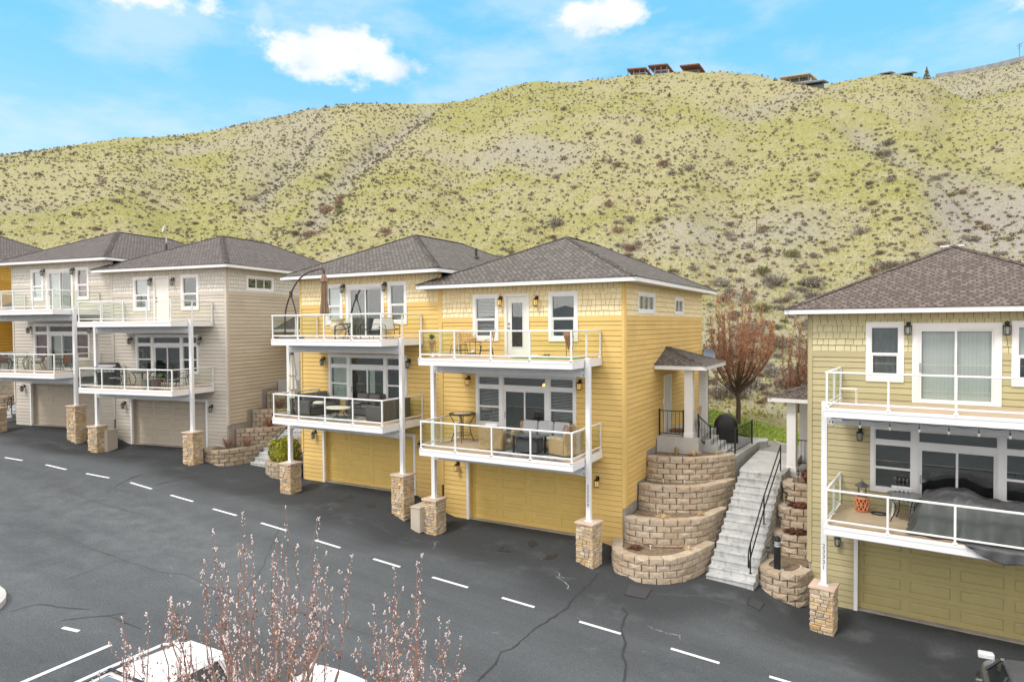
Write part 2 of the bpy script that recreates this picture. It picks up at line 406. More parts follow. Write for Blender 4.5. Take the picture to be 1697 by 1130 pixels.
SAGE_B = veg('sage_brown', [(.15,.105,.08),(.28,.20,.15),(.36,.28,.21)])
SAGE_C = veg('sage_olive', [(.13,.125,.07),(.23,.22,.12),(.33,.31,.19)])
SAGE_F = veg('sage_far', [(.145,.128,.108),(.205,.175,.14),(.27,.24,.195),(.19,.175,.12),(.36,.325,.25)])
TUFT = veg('straw_tufts', [(.50,.43,.22),(.36,.37,.10),(.58,.50,.30),(.30,.33,.08)])
RUSTL = veg('rusty_leaves', [(.20,.085,.04),(.32,.14,.065),(.38,.20,.115),(.26,.12,.06)])
BARK = mat('bark', (.11,.075,.058), .9, .3, 12, .5, 30)
BARKR = mat('twig_bark', (.33,.20,.145), .85, .3, 12)
BARKP = mat('bark_pinkish_grey', (.27,.20,.17), .8, .3, 10)
BUD = mat('white_bud', (.70,.60,.585), .6, .08, 30)
HEDGE = veg('boxwood', [(.10,.13,.02),(.25,.26,.03),(.38,.35,.05),(.16,.20,.03)])
MAROON = veg('maroon_plant', [(.08,.03,.022),(.14,.055,.04),(.11,.055,.042)])
DRY = veg('dry_grass', [(.50,.36,.20),(.60,.46,.28),(.40,.28,.16)])
def emit(name, col, st):
    m, nt, b = nodes(name); b.inputs['Base Color'].default_value = (*col, 1); b.inputs['Emission Color'].default_value = (*col, 1); b.inputs['Emission Strength'].default_value = st
    b.inputs['Roughness'].default_value = .3
    return m
AMBER = emit('amber_glass_lit', (.85,.55,.16), .15)
LAMPG = mat('lamp_glass_grey', (.30,.32,.30), .15, .1, 5)
WICK = mat('wicker', (.44,.31,.165), .7, .45, 22, 1.0, 45, stretch=(1,1,2.2))
RATTAN = mat('rattan', (.55,.33,.14), .5, .2, 14)
CUSH = mat('grey_cushion', (.52,.53,.55), .9, .06, 8, .1, 120)
CUSHD = mat('dark_cushion', (.17,.16,.155), .9, .1, 8)
GWICK = mat('dark_wicker', (.085,.083,.085), .7, .25, 30, .6, 60)
TARP = mat('tarp', (.07,.072,.077), .55, .18, 2, .2, 12)
BROWNF = mat('brown_canopy', (.25,.165,.11), .85, .12, 5)
CREAMF = mat('cream_canopy', (.72,.69,.60), .85, .06, 5)
CREAM = mat('cream_ceramic', (.70,.63,.48), .4, .08, 5)
BRONZE = mat('bronze_metal', (.075,.05,.04), .45, .2, 8, metal=.4)

# ------------------------------------------------------------------ ground
FAC = [(-60, 12.8), (-41.7, 18.78), (-34.34, 19.95), (-27.05, 21.1), (-22.1, 21.0), (-7.3, 21.0), (-4.4, 21.6), (-1.81, 21.89), (5.6, 21.2), (20, 19.8)]
PRO = [(-70, 4.2), (-47, 2.9), (-43, 2.3), (-41.7, 2.04), (-35.2, 2.04), (-33.4, 1.41), (-28.2, 1.41), (-27.2, 1.12), (-26.4, .87), (-25, .80), (-22.6, .66), (-21.9, .63), (-15.9, .63), (-14.2, .02), (-8.4, 0),
       (-7.4, -.2), (-6.4, -.52), (-4.6, -.57), (-3.3, -.62), (-2.4, -.93), (-1.5, -1.12), (4.6, -1.12), (6.5, -1.75), (30, -3.6)]
def li(t, x):
    if x <= t[0][0]: return t[0][1]
    for (a, p), (b, q) in zip(t, t[1:]):
        if x <= b: return p+(q-p)*(x-a)/(b-a)
    return t[-1][1]
def sst(a, b, x):
    t = max(0, min(1, (x-a)/(b-a))); return t*t*(3-2*t)
def plane(x): return -.088*(x+11)-.05
def ground(x, y):
    d = li(FAC, x)-y
    gap = 1 if (-27.2 < x < -22.4 or -7.0 < x < -2.0) else 0
    s = sst(1.4, 5.2, d)
    dip = 0 if gap else .17*sst(.2, 1.6, d)*(1-s)
    return li(PRO, x)*(1-s)+plane(x)*s-dip
def back(x, y):        # the lots behind and between the houses
    lvl = -.075*(x+6)+2.2
    d = y-li(FAC, x)
    return lvl-2.85*(1-sst(.2, 5.2, d))-(.35 if d < 4.6 else .35*(1-sst(4.6, 7, d)))+max(0, y-33)*.05
def sheet(name, m, xs, ys, fn, attr=None, attrname='seal'):
    mb = MB(); nx, ny = len(xs), len(ys)
    for y in ys:
        for x in xs: mb.v.append((x, y, fn(x, y)))
    for j in range(ny-1):
        for i in range(nx-1):
            a = j*nx+i; mb.f.append((a, a+1, a+nx+1, a+nx)); mb.m.append(0)
    o = mb.build(name, m, smooth=True)
    if attr:
        A = o.data.attributes.new(attrname, 'FLOAT', 'POINT'); A.data.foreach_set('value', [attr(p[0], p[1]) for p in mb.v])
    return struct(o)
def frange(a, b, s):
    n = int(round((b-a)/s)); return [a+(b-a)*i/n for i in range(n+1)]
road_x = frange(-120, -60, 6)[:-1]+frange(-60, 22, .35)+frange(22, 120, 7)[1:]
def seal(x, y):        # the driveway apron was sealed darker than the road
    d = li(FAC, x)-y
    e = 4.6+.5*math.sin(x*.7)+.3*math.sin(x*2.1)
    return max(0, min(1, (e-d)/1.4))*.85
mbx = frange(-150, -30, 20)[:-1]+frange(-30, 8, 2)[:-1]
# one sheet for the paved area, curved along the house fronts (rows follow the facade line)
def road_sheet():
    mb = MB(); ds = [-.5, 0, .3, .6, .9, 1.2, 1.5, 1.8, 2.2, 2.6, 3, 3.4, 3.8, 4.3, 4.8, 5.4, 6.5, 8, 10, 13, 17, 22, 30, 45, 70, 120]
    nx = len(road_x)
    for d in ds:
        for x in road_x:
            y = li(FAC, x)-d; mb.v.append((x, y, ground(x, y)))
    for j in range(len(ds)-1):
        for i in range(nx-1):
            a = j*nx+i; mb.f.append((a, a+nx, a+nx+1, a+1)); mb.m.append(0)
    o = mb.build('road', ASPH, smooth=True)
    A = o.data.attributes.new('seal', 'FLOAT', 'POINT'); A.data.foreach_set('value', [seal(p[0], p[1]) for p in mb.v])
    A = o.data.attributes.new('pale', 'FLOAT', 'POINT'); A.data.foreach_set('value', [.85*math.exp(-((p[0]+18.2)/2.0)**2-((p[1]-9.0-.10*(p[0]+18))/.55)**2)+.5*math.exp(-((p[0]+20)/1.6)**2-((p[1]-9.3)/1.0)**2)+.28*math.exp(-((p[1]-13.0)/2.2)**2)*math.exp(-((p[0]+22)/9)**2) for p in mb.v])
    struct(o)
road_sheet()
def strip(mb, pts, wd, lift=.004, jit=0, taper=False):
    n = len(pts); P = []
    for i, (x, y) in enumerate(pts):
        a = Vector(pts[min(i+1, n-1)])-Vector(pts[max(i-1, 0)]); a.normalize()
        nn = Vector((-a.y, a.x)); ww = wd/2*(1+jit*(rnd.random()-.5)*2)
        if taper and i in (0, n-1): ww *= .3
        for sg in (1, -1):
            q = Vector((x, y))+nn*ww*sg; P.append((q.x, q.y, ground(q.x, q.y)+lift))
    mb.add(P, [(2*i, 2*i+1, 2*i+3, 2*i+2) for i in range(n-1)])
def dense(pts, step=.3, wob=.0):
    out = []
    for a, b in zip(pts, pts[1:]):
        L_ = math.dist(a, b); k = max(1, int(L_/step))
        for i in range(k):
            t = i/k; out.append((a[0]+(b[0]-a[0])*t+rnd.uniform(-wob, wob), a[1]+(b[1]-a[1])*t+rnd.uniform(-wob, wob)))
    out.append(pts[-1]); return out
# ------------------------------------------------------------------ road markings, cracks, covers, kerb
DASH = [((-32.47,14.2),(-31.53,14.43)),((-30.27,14.71),(-29.03,14.86)),((-27.96,15.06),(-26.79,15.3)),((-25.66,15.47),(-24.37,15.51)),((-23.21,15.51),(-21.99,15.57)),((-20.81,15.51),(-19.65,15.58)),((-18.45,15.61),(-17.27,15.65)),((-15.95,15.63),(-14.89,15.66)),((-13.52,15.64),(-12.51,15.67)),((-11.34,15.68),(-10.15,15.74)),((-9.06,15.78),(-8.08,15.83)),((-6.77,15.83),(-5.65,15.88)),((-4.39,15.94),(-3.24,15.98)),((-2.14,16.09),(-1.19,16.13))]
for a, b in DASH:
    mb = MB(); strip(mb, dense([a, b], .25), .105, .006); struct(mb.build('lane_marking', LINE))
for a, b, wd in (((-14.86, 8.45), (-14.80, 2.6), .10), ((-16.40, 8.24), (-15.96, 8.36), .10), ((-12.1, 8.45), (-12.05, 2.6), .1)):
    mb = MB(); strip(mb, dense([a, b], .25), wd, .006); struct(mb.build('parking_line', LINE))
CR = {'A': [(-7.48,19.11),(-7.46,18.63),(-7.41,17.69),(-7.44,16.94),(-7.33,16.35),(-7.37,15.93),(-7.43,15.47),(-7.54,14.55),(-7.53,13.61),(-7.66,13.35),(-7.56,12.85),(-7.53,12.43),(-7.43,11.4)],
 'B': [(-6.16,17.42),(-5.91,17.04),(-5.81,16.42),(-5.64,15.96),(-5.39,15.53),(-5.26,14.94),(-5.03,14.6),(-4.88,13.85),(-4.7,12.6)],
 'D': [(-18.07,7.91),(-18.06,8.22),(-17.98,8.48),(-17.5,8.68),(-17.07,8.86),(-16.76,9.06)], 'D2': [(-15.96,9.47),(-16.15,9.14),(-16.41,8.86),(-16.76,8.38)], 'D3': [(-16.15,9.14),(-15.6,9.18),(-14.97,9.22)],
 'E': [(-36.0,16.37),(-35.26,16.41),(-34.52,16.46),(-34.27,16.91),(-34.34,17.78)], 'F': [(-25.45,14.64),(-25.88,15.21),(-26.1,15.69),(-26.46,16.43)], 'F2': [(-24.73,15.83),(-24.89,16.7),(-25.23,17.61),(-25.12,18.09)]}
FA = {'A2': [(-7.37,15.93),(-7.05,15.89),(-6.8,15.79)], 'A3': [(-7.37,15.93),(-7.73,15.83),(-8.01,15.7)], 'C': [(-22.27,10.84),(-21.71,10.98),(-20.88,10.98),(-20.14,11.09),(-19.44,11.14),(-18.62,11.19),(-17.93,11.26),(-17.32,11.33),(-16.75,11.63),(-15.68,11.5),(-14.76,11.62)], 'C2': [(-19.05,11.07),(-18.93,10.25),(-18.85,9.59)],
 'S': [(-19.18,18.06),(-17.01,18.03),(-15.18,18.03),(-13.62,17.9),(-12.18,17.91),(-10.54,17.96)], 'S2': [(-13.0,11.9),(-9.35,12.27),(-8.79,12.21),(-8.1,12.16),(-7.52,12.23),(-7.0,12.38)], 'S3': [(-24.52,10.54),(-23.19,10.95),(-21.79,11.11),(-19.44,11.14)], 'S4': [(-18.18,16.35),(-15.31,12.87),(-14.64,11.72)],
 'S5': [(-30,13.2),(-27,13.6),(-24.4,13.4),(-21.5,13.7)], 'S6': [(-6.2,20.0-1.5),(-4.5,19.3),(-2.6,19.2)]}
for k, p in CR.items():
    mb = MB(); strip(mb, dense(p, .22, .035), .05, .004, .5, True); struct(mb.build('road_crack', CRACK))
for k, p in FA.items():
    mb = MB(); strip(mb, dense(p, .3, .03), .04, .004, .5, True); struct(mb.build('road_crack', FAINT))
mb = MB()
for i in range(46):
    x = rnd.uniform(-30, 1); y = rnd.uniform(9, 19); a = rnd.uniform(0, pi); l_ = rnd.uniform(.05, .4)
    strip(mb, dense([(x, y), (x+math.cos(a)*l_*.6, y+math.sin(a)*l_*.3)], .1, .02), rnd.uniform(.015, .05), .005, .6, True)
for x, y in ((-8.6, 18.2), (-8.4, 17.9), (-13.2, 18.6), (-17.9, 18.4), (-5.2, 16.7)):
    q = (x, y)
    for i in range(5):
        nq = (q[0]+rnd.uniform(-.05, .28), q[1]+rnd.uniform(-.25, .15)); strip(mb, dense([q, nq], .08, .03), .03, .005, .6, True); q = nq
struct(mb.build('road_scuffs', PALE))
OIL = mat('oil_stain', (.026,.027,.029), .5, .3, 9)
mb = MB()
for x, y, a, b in ((-10.9, 19.3, .45, .7), (-9.2, 19.2, .4, .55), (-10.2, 19.9, .12, .2), (-18.6, 19.4, .4, .7), (-30.5, 18.4, .4, .5), (-17.0, 19.5, .35, .5)):
    for k in range(5):
        cx, cy = x+rnd.gauss(0, a*.35), y+rnd.gauss(0, b*.35); r_ = rnd.uniform(.05, .16); ph = rnd.random()*6
        ring = [(cx+r_*(1+.35*math.sin(3*t+ph))*math.cos(t), cy+r_*(1+.3*math.sin(2*t+ph))*math.sin(t)) for t in [2*pi*i/11 for i in range(11)]]
        lf = .004+.0006*k
        mb.poly([(px, py, ground(px, py)+lf) for px, py in ring])
struct(mb.build('oil_stains', OIL))
COVER = mat('cover_asphalt', (.05,.052,.056), .9, .25, 20, .3, 60)
for nm, P in (('a', [(-6.48,18.98),(-5.82,19.05),(-5.75,18.25),(-6.36,18.18)]), ('b', [(-3.18,20.12),(-2.82,20.16),(-2.86,19.57),(-3.2,19.58)])):
    mb = MB(); top = [(x, y, ground(x, y)+.014) for x, y in P]; bot = [(x, y, ground(x, y)-.05) for x, y in P]
    mb.add(top+bot, [(0,3,2,1),(0,1,5,4),(1,2,6,5),(2,3,7,6),(3,0,4,7)])
    o = mb.build('utility_cover', COVER)
    tag(o, 'large cracked square cover in asphalt before the curved block wall' if nm == 'a' else 'small square cover in asphalt at the foot of the concrete stairs', 'cover')
    mb = MB()
    for i in range(4):
        strip(mb, dense([P[i], P[(i+1) % 4]], .2, .01), .03, .016, .5)
    struct(mb.build('road_crack', CRACK))
# kerbed island at the left
def kerb():
    c = (-19.35, 7.35); pts = []
    for i in range(15):
        t = -pi/2+pi*i/14; pts.append((c[0]+1.15*math.cos(t), c[1]+.95*math.sin(t)))
    pts = [(-34, c[1]-.95)]+pts+[(-34, c[1]+.95)]
    mb = MB(); ip = []
    for i, (x, y) in enumerate(pts):
        dx, dy = (x-c[0]), (y-c[1]); l_ = math.hypot(dx, dy) or 1
        if i in (0, len(pts)-1): ip.append((x, y-math.copysign(.16, dy)))
        else: ip.append((x-dx/l_*.16, y-dy/l_*.16))
    n = len(pts)
    for i in range(n-1):
        a, b, a2, b2 = pts[i], pts[i+1], ip[i], ip[i+1]
        g = lambda p: plane(p[0])
        mb.quad((*a, g(a)-.1), (*b, g(b)-.1), (*b, g(b)+.14), (*a, g(a)+.14))
        mb.quad((*a, g(a)+.14), (*b, g(b)+.14), (*b2, g(b)+.15), (*a2, g(a)+.15))
    mb.poly([(*p, plane(p[0])+.12) for p in ip], 1)
    struct(mb.build('kerb', [CONC, MULCH]))
kerb()

# ------------------------------------------------------------------ back lots and the hill
bx = frange(-62, 24, .5); by = frange(.25, 19, .5)
def back_sheet():
    mb = MB(); nx = len(bx)
    for d in by:
        for x in bx:
            y = li(FAC, x)+d; mb.v.append((x, y, back(x, y)))
    for j in range(len(by)-1):
        for i in range(nx-1):
            a = j*nx+i; mb.f.append((a, a+1, a+nx+1, a+nx)); mb.m.append(0)
    o = mb.build('back_yard', HILL, smooth=True); struct(o)
    A = o.data.attributes.new('dirt', 'FLOAT', 'POINT'); A.data.foreach_set('value', [.75 if p[1] < 29 else .1 for p in mb.v])
back_sheet()
H1 = [(-95,.17),(-72.22,.1865),(-66.22,.2071),(-64.55,.2151),(-62.81,.2239),(-59.28,.243),(-56.51,.2524),(-52.95,.2671),(-50.75,.2811),(-48.48,.2952),(-46.15,.3101),(-43.76,.3187),(-41.82,.3255),(-38.84,.3269),(-35.04,.3304),(-32.99,.3348),(-31.19,.3423),(-28.6,.3593),(-26.02,.3639),(-23.45,.3606),(-20.91,.3629),(-18.89,.3651),(-17.15,.3662),(-14.45,.3645),(-11.35,.3585),(-8.81,.3495),(-7.05,.3386),(-5.29,.3267),(-3.79,.3153),(-2.32,.3009),(-.28,.2794),(1.68,.2583),(3.97,.2231),(6.82,.1824),(10.74,.1343),(14.81,.0993),(40,.05)]
H2 = [(-14,.20),(-10,.285),(-8.8,.3058),(-5.25,.3184),(-3.58,.322),(-2.33,.3249),(-.3,.3249),(1.27,.3198),(2.61,.3106),(4.46,.2876),(6.23,.2668),(8.69,.2418),(11.9,.2136),(40,.12)]
H3 = [(-8,.28),(-2.28,.3104),(2.23,.3111),(3.54,.3074),(5.34,.3067),(7.07,.3073),(8.65,.3093),(11.85,.3086),(14.68,.3012),(40,.29)]
RR1 = [(-95,235),(-45,215),(-20,196),(-9,188),(-5,168),(0,146),(4,126),(8,110),(15,92),(40,70)]
def r0f(az): return min(38.5/max(.25, math.cos(R(az))), 66)
GUL = []
def hill_raw(az, r):
    a = R(az); x, y = r*math.sin(a), r*math.cos(a)
    r0 = r0f(az); zb = -.075*(x+6)+2.2+.30
    R1 = li(RR1, az); z1 = CAMZ+R1*li(H1, az)
    if r <= r0: return zb
    if r < R1:
        t = (r-r0)/(R1-r0); h = zb+(z1-zb)*(.25*t*t+.75*t+.35*t*(1-t)*(1-t)*0)
        h += 2.4*t*(1-t)*4*.5*math.sin(az*.30+t*2.2)+1.3*t*(1-t)*4*.5*math.sin(az*.83+1.7-t*3)
    else: h = z1-(r-R1)*.28-min(1, (r-R1)/8)*.2
    if az > -14:
        z2 = CAMZ+245*li(H2, az); h2 = z2-(245-r)*.46 if r < 245 else z2-(r-245)*.25
        z3 = CAMZ+330*li(H3, az); h3 = z3-(330-r)*.40 if r < 330 else z3-(r-330)*.2
        if az > -8: h = max(h, h2, h3)
        else: h = max(h, h2)
    return h
def hit(az, tn):
    r = 60
    while r < 400:
        if (hill_raw(az, r)-CAMZ)/r >= tn: return r
        r += 1.0
    return 400
def gul_points(lst):
    out = []
    for az, tn in lst:
        r = hit(az, tn); out.append((r*math.sin(R(az)), r*math.cos(R(az))))
    return out
GULS = [gul_points([(-35.8,.322),(-36.84,.305),(-39.38,.2736),(-41.2,.247),(-42.62,.2244),(-44.83,.1748),(-45.6,.14)]), gul_points([(-45.0,.287),(-46.5,.25),(-48.2,.21),(-50,.17)]), gul_points([(-1.5,.262),(2.5,.20),(5.6,.155),(7.6,.12)])]
def gdist(x, y):
    best = 1e9
    for g in GULS:
        for (ax, ay), (bx_, by_) in zip(g, g[1:]):
            dx, dy = bx_-ax, by_-ay; t = max(0, min(1, ((x-ax)*dx+(y-ay)*dy)/(dx*dx+dy*dy))); best = min(best, math.hypot(x-ax-t*dx, y-ay-t*dy))
    return best
def hillz(az, r):
    h = hill_raw(az, r); a = R(az); x, y = r*math.sin(a), r*math.cos(a)
    k = min(1, max(0, (r-r0f(az))/25))
    h += k*(.55*noise.noise((x*.05, y*.05, 0))+.30*noise.noise((x*.16, y*.16, 3))+.12*noise.noise((x*.5, y*.5, 7)))
    if r < 240:
        g = gdist(x, y)
        if g < 14: h -= k*1.7*math.exp(-(g/3.2)**2)
    return h
def hill_mesh():
    azs = frange(-75, 34, .3)
    rs = [-2, -.5]; r = 36
    while r < 150: rs.append(r-36); r *= 1.0125
    while r < 270: rs.append(r-36); r += 1.9
    while r < 620: rs.append(r-36); r *= 1.03
    mb = MB(); n = len(azs); dirt = []
    for ro in rs:
        for az in azs:
            r = r0f(az)+ro; a = R(az); x, y = r*math.sin(a), r*math.cos(a)
            z = hillz(az, r)-(1.2 if r < r0f(az)-1.5 else 0)
            mb.v.append((x, y, z))
            g = gdist(x, y) if r < 240 else 99
            dv = .65*math.exp(-(g/2.6)**2)
            if az > 1.5 and r < 125: dv = max(dv, .95*sst(2.2, 5, az+.03*(r-80))*sst(120, 100, r)*sst(58, 66, r))
            if az < -58 and r < 95: dv = max(dv, .5*sst(-58, -62, az) if az > -62 else .5)
            if az < -43 and az > -53 and r > 110: dv = max(dv, .45*sst(-53, -49, az)*sst(-43, -45, az)*sst(110, 150, r))
            if az > -16 and r < 74: dv = max(dv, .5*sst(-16, -12, az)*sst(74, 50, r))
            nn = noise.noise((x*.03, y*.03, 11))
            dv = max(dv, sst(.25, .6, nn)*.7)
            if r > 246: dv = max(dv, .45)
            dirt.append(dv)
    for j in range(len(rs)-1):
        for i in range(n-1):
            q = j*n+i; mb.f.append((q, q+1, q+n+1, q+n)); mb.m.append(0)
    o = mb.build('hillside', HILL, smooth=True); struct(o)
    A = o.data.attributes.new('dirt', 'FLOAT', 'POINT'); A.data.foreach_set('value', dirt)
hill_mesh()
# low ground and a ridge on the far side of the road, behind the camera (seen only as reflections in the glass)
mb = MB()
for i in range(41):
    a = R(118+i*3.6); 
    for rr, zz in ((60, -8), (130, -6), (260, 9+5*math.sin(i*.8)+3*math.sin(i*2.1)), (420, 10)):
        mb.v.append((rr*math.sin(a), rr*math.cos(a), zz))
for i in range(40):
    for k in range(3):
        q = i*4+k; mb.f.append((q, q+1, q+5, q+4)); mb.m.append(0)
struct(mb.build('distant_hills', mat('far_hill_blue_grey', (.15,.17,.19), .95, .2, .02), smooth=True))

# ---- sagebrush: meshes of small leaf clumps
def shrub_mesh(name, m, n, rx, rz, leaf, seed, twigs=10):
    rg = random.Random(seed); mb = MB()
    lobes = [(rg.uniform(-.45, .45)*rx, rg.uniform(-.45, .45)*rx, rg.uniform(.45, .8)*rz, rg.uniform(.35, .6)) for _ in range(6)]
    for i in range(n):
        lx, ly, lz, ls = rg.choice(lobes)
        while True:
            v = Vector((rg.uniform(-1, 1), rg.uniform(-1, 1), rg.uniform(-.7, 1)))
            if .35 < v.length < 1: break
        p = Vector((lx+v.x*rx*ls, ly+v.y*rx*ls, max(.02, lz*.75+v.z*rz*ls*.8)))
        a = Vector((rg.gauss(0, 1), rg.gauss(0, 1), rg.gauss(.3, 1))).normalized(); b = a.orthogonal().normalized(); s = leaf*rg.uniform(.5, 1.25)
        up = Vector((p.x*.6, p.y*.6, rg.uniform(.4, 1.2))).normalized()
        mb.add([p-b*s*.45, p+b*s*.45, p+up*s*1.2+a*s*.3], [(0, 1, 2)])
    for i in range(twigs):
        t = rg.uniform(0, 2*pi); q = Vector((math.cos(t)*rx*rg.uniform(.4, .95), math.sin(t)*rx*rg.uniform(.4, .95), rz*rg.uniform(.6, 1.1)))
        mb.tube([(0, 0, 0), q*.5+Vector((0, 0, .05)), q], [.02*rx, .014*rx, .006*rx], 3, cap=False)
    return mb
def dens(az, r):
    a = R(az); x, y = r*math.sin(a), r*math.cos(a)
    g = gdist(x, y) if r < 230 else 99
    d = .62+.38*noise.noise((x*.035, y*.035, 5))+.25*noise.noise((x*.12, y*.12, 8))
    if g < 6: d += .35
    if az > 0: d += .15
    return d
pts = []
rg = random.Random(11)
while len(pts) < 19000:
    az = rg.uniform(-69, 13); r0 = r0f(az); r = math.sqrt(rg.uniform((r0+1)**2, (262 if az < -3 else 335)**2))
    lim = li(RR1, az)+4 if az < -9 else (262 if az < -2 else 331)
    if r > lim: continue
    if rg.random() > dens(az, r): continue
    s = rg.choice((.16, .20, .25, .30, .36, .44))*rg.uniform(.8, 1.2)
    if rg.random() < .04: s *= 1.9
    a = R(az); x, y = r*math.sin(a), r*math.cos(a)
    if gdist(x, y) < 3.5 and rg.random() < .3: s *= 1.5
    pts.append((az, r, s, x, y))
for i in range(4200):
    az = rg.uniform(-68, 12); r0 = r0f(az); r = r0+1+80*rg.random()**1.3
    if r > li(RR1, az)-5 or rg.random() > dens(az, r)+.25: continue
    a = R(az); pts.append((az, r, rg.choice((.20, .25, .30, .36))*rg.uniform(.8, 1.2), r*math.sin(a), r*math.cos(a)))
# a belt of bigger brush at the foot of the hill between the yellow and the green house
for i in range(120):
    az = rg.uniform(-16, 13); r0 = r0f(az); r = r0+rg.uniform(0.5, 26)
    a = R(az); pts.append((az, r, rg.uniform(.45, 1.05), r*math.sin(a), r*math.cos(a)))
def hidden(az, r):   # roughly behind a house from where the photo is taken
    v = (hillz(az, r)-CAMZ)/r
    if -60.5 < az < -42.5: return v < .075
    if -46.5 < az < -16: return v < .085
    if -16 < az < -12.5: return v < .06
    if az > -3.2: return v < .055
    if az < -60: return v < .06
    return v < -.2
vis = [p for p in pts if not hidden(p[0], p[1])]
vis.sort(key=lambda p: -p[2]/p[1])
near, far = vis[:290], vis[290:]
near_set = set(id(p) for p in near)
protos = []
for i, (m, n, rz, leaf) in enumerate(((SAGE_A, 420, .85, .16), (SAGE_B, 380, .75, .15), (SAGE_C, 420, .9, .15), (SAGE_A, 360, .7, .17), (SAGE_B, 340, .95, .14), (SAGE_A, 460, 1.0, .14))):
    protos.append((shrub_mesh('sagebrush', m, n, 1, rz, leaf, 100+i, 14), m))
SLAB = {0: 'grey brown sagebrush clump growing on the grassy hillside', 1: 'rusty brown sagebrush clump growing on the grassy hillside', 2: 'olive green sagebrush clump growing on the grassy hillside'}
base = {}
for j, (az, r, s, x, y) in enumerate(near):
    k = rg.choice((0, 0, 1, 1, 2, 3, 3, 4, 5))
    if k not in base:
        mb, m = protos[k]; o = mb.build('sagebrush', m); base[k] = o
    else:
        o = base[k].copy(); sc.collection.objects.link(o)
    kind = 1 if k in (1, 4) else (2 if k == 2 else 0)
    tag(o, SLAB[kind], 'shrub', ('grey', 'brown', 'olive')[kind]+' sagebrush dotted over the hillside')
    o.location = (x, y, hillz(az, r)-.06); o.rotation_euler = (0, 0, rg.uniform(0, 6.28)); f = s*rg.uniform(1.05, 1.45); o.scale = (f*1.1, f*1.1, f*rg.uniform(.75, 1.1))
# everything smaller or farther: one mass
def far_mass():
    mb = MB(); src = []
    for i in range(10):
        q = shrub_mesh('x', None, 34, 1, .95, .58, 300+i, 0); src.append((np.array(q.v), q.f))
    V = []; F = []; nb = 0
    for (az, r, s, x, y) in far:
        v, f = src[rg.randrange(10)]; t = rg.uniform(0, 6.28); c, sn = math.cos(t), math.sin(t)
        z = hillz(az, r); s2 = s*.80
        P = np.stack([(v[:, 0]*c-v[:, 1]*sn)*s2+x, (v[:, 0]*sn+v[:, 1]*c)*s2+y, v[:, 2]*s2*.9+z-.04], 1)
        V.append(P); F.extend([tuple(i+nb for i in ff) for ff in f]); nb += len(P)
    mb.v = np.concatenate(V).tolist(); mb.f = F; mb.m = [0]*len(F)
    tag(mb.build('sagebrush_cover', SAGE_F), 'small distant sagebrush speckling the whole hillside', 'brush', kind='stuff')
far_mass()
# straw and green grass tufts over the nearer hillside
def tufts():
    mb = MB(); V = []; F = []
    n = 0
    for i in range(40000):
        az = rg.uniform(-67, 12); r0 = r0f(az); r = r0-2+abs(rg.gauss(0, 55))
        if r > 170 or r < 36: continue
        a = R(az); x, y = r*math.sin(a), r*math.cos(a)
        if noise.noise((x*.2, y*.2, 2)) < rg.uniform(-.6, .3): continue
        z = hillz(az, r); h = rg.uniform(.10, .24); wd = rg.uniform(.10, .28)
        for k in range(3):
            t = rg.uniform(0, 6.28); dx, dy = math.cos(t)*wd, math.sin(t)*wd
            V += [(x-dx*.5, y-dy*.5, z-.02), (x+dx*.5, y+dy*.5, z-.02), (x+rg.uniform(-.1, .1), y+rg.uniform(-.1, .1), z+h)]
            F.append((n, n+1, n+2)); n += 3
    mb.v = V; mb.f = F; mb.m = [0]*len(F)
    tag(mb.build('hill_grass', TUFT), 'short straw and green grass tufts on the hill', 'grass', kind='stuff')
tufts()
# ------------------------------------------------------------------ townhouses
def frameT(o, ux, nn):
    o = Vector(o); ux = Vector(ux); nn = Vector(nn)
    return lambda s, z, n=0: o+ux*s+nn*n+Vector((0, 0, z))
def bands(x0, x1, z0, z1, holes, zs):
    zz = sorted(set([z for z in zs if z0 <= z <= z1]+[z0, z1]+[min(max(h[k], z0), z1) for h in holes for k in (2, 3)]))
    for a, b in zip(zz, zz[1:]):
        if b-a < 1e-4: continue
        mid = (a+b)/2; iv = [(x0, x1)]
        for h in holes:
            if h[2] < mid < h[3]:
                nv = []
                for p, q in iv:
                    if h[1] <= p or h[0] >= q: nv.append((p, q)); continue
                    if h[0] > p: nv.append((p, h[0]))
                    if h[1] < q: nv.append((h[1], q))
                iv = nv
        yield a, b, iv
def siding(mb, T, x0, x1, z0, z1, holes, e=.178, mi=0, zref=0):
    k0 = math.floor((z0-zref)/e); zs = [zref+e*k for k in range(k0, k0+int((z1-z0)/e)+3)]
    for a, b, iv in bands(x0, x1, z0, z1, holes, zs):
        k = math.floor((a-zref)/e+1e-6); f0 = (a-zref)/e-k; f1 = (b-zref)/e-k
        pr = lambda f: .012-.014*f/.88 if f <= .88 else -.002-.030*(f-.88)/.12
        cuts = [f0]+([.88] if f0 < .87 and f1 > .89 else [])+[f1]
        bds = []
        for p, q in iv:
            x = p
            while q-x > 4.2: n_ = x+rnd.uniform(1.6, 3.6); bds.append((x, n_-.004)); x = n_
            bds.append((x, q))
        for p, q in bds:
            for u0, u1 in zip(cuts, cuts[1:]):
                za, zb = zref+e*(k+u0), zref+e*(k+u1); na, nb = pr(u0), pr(u1)
                mb.quad(T(p, za, na), T(q, za, na), T(q, zb, nb), T(p, zb, nb), mi)
            if f0 < 1e-4: mb.quad(T(p, a, -.032), T(q, a, -.032), T(q, a, .012), T(p, a, .012), mi)
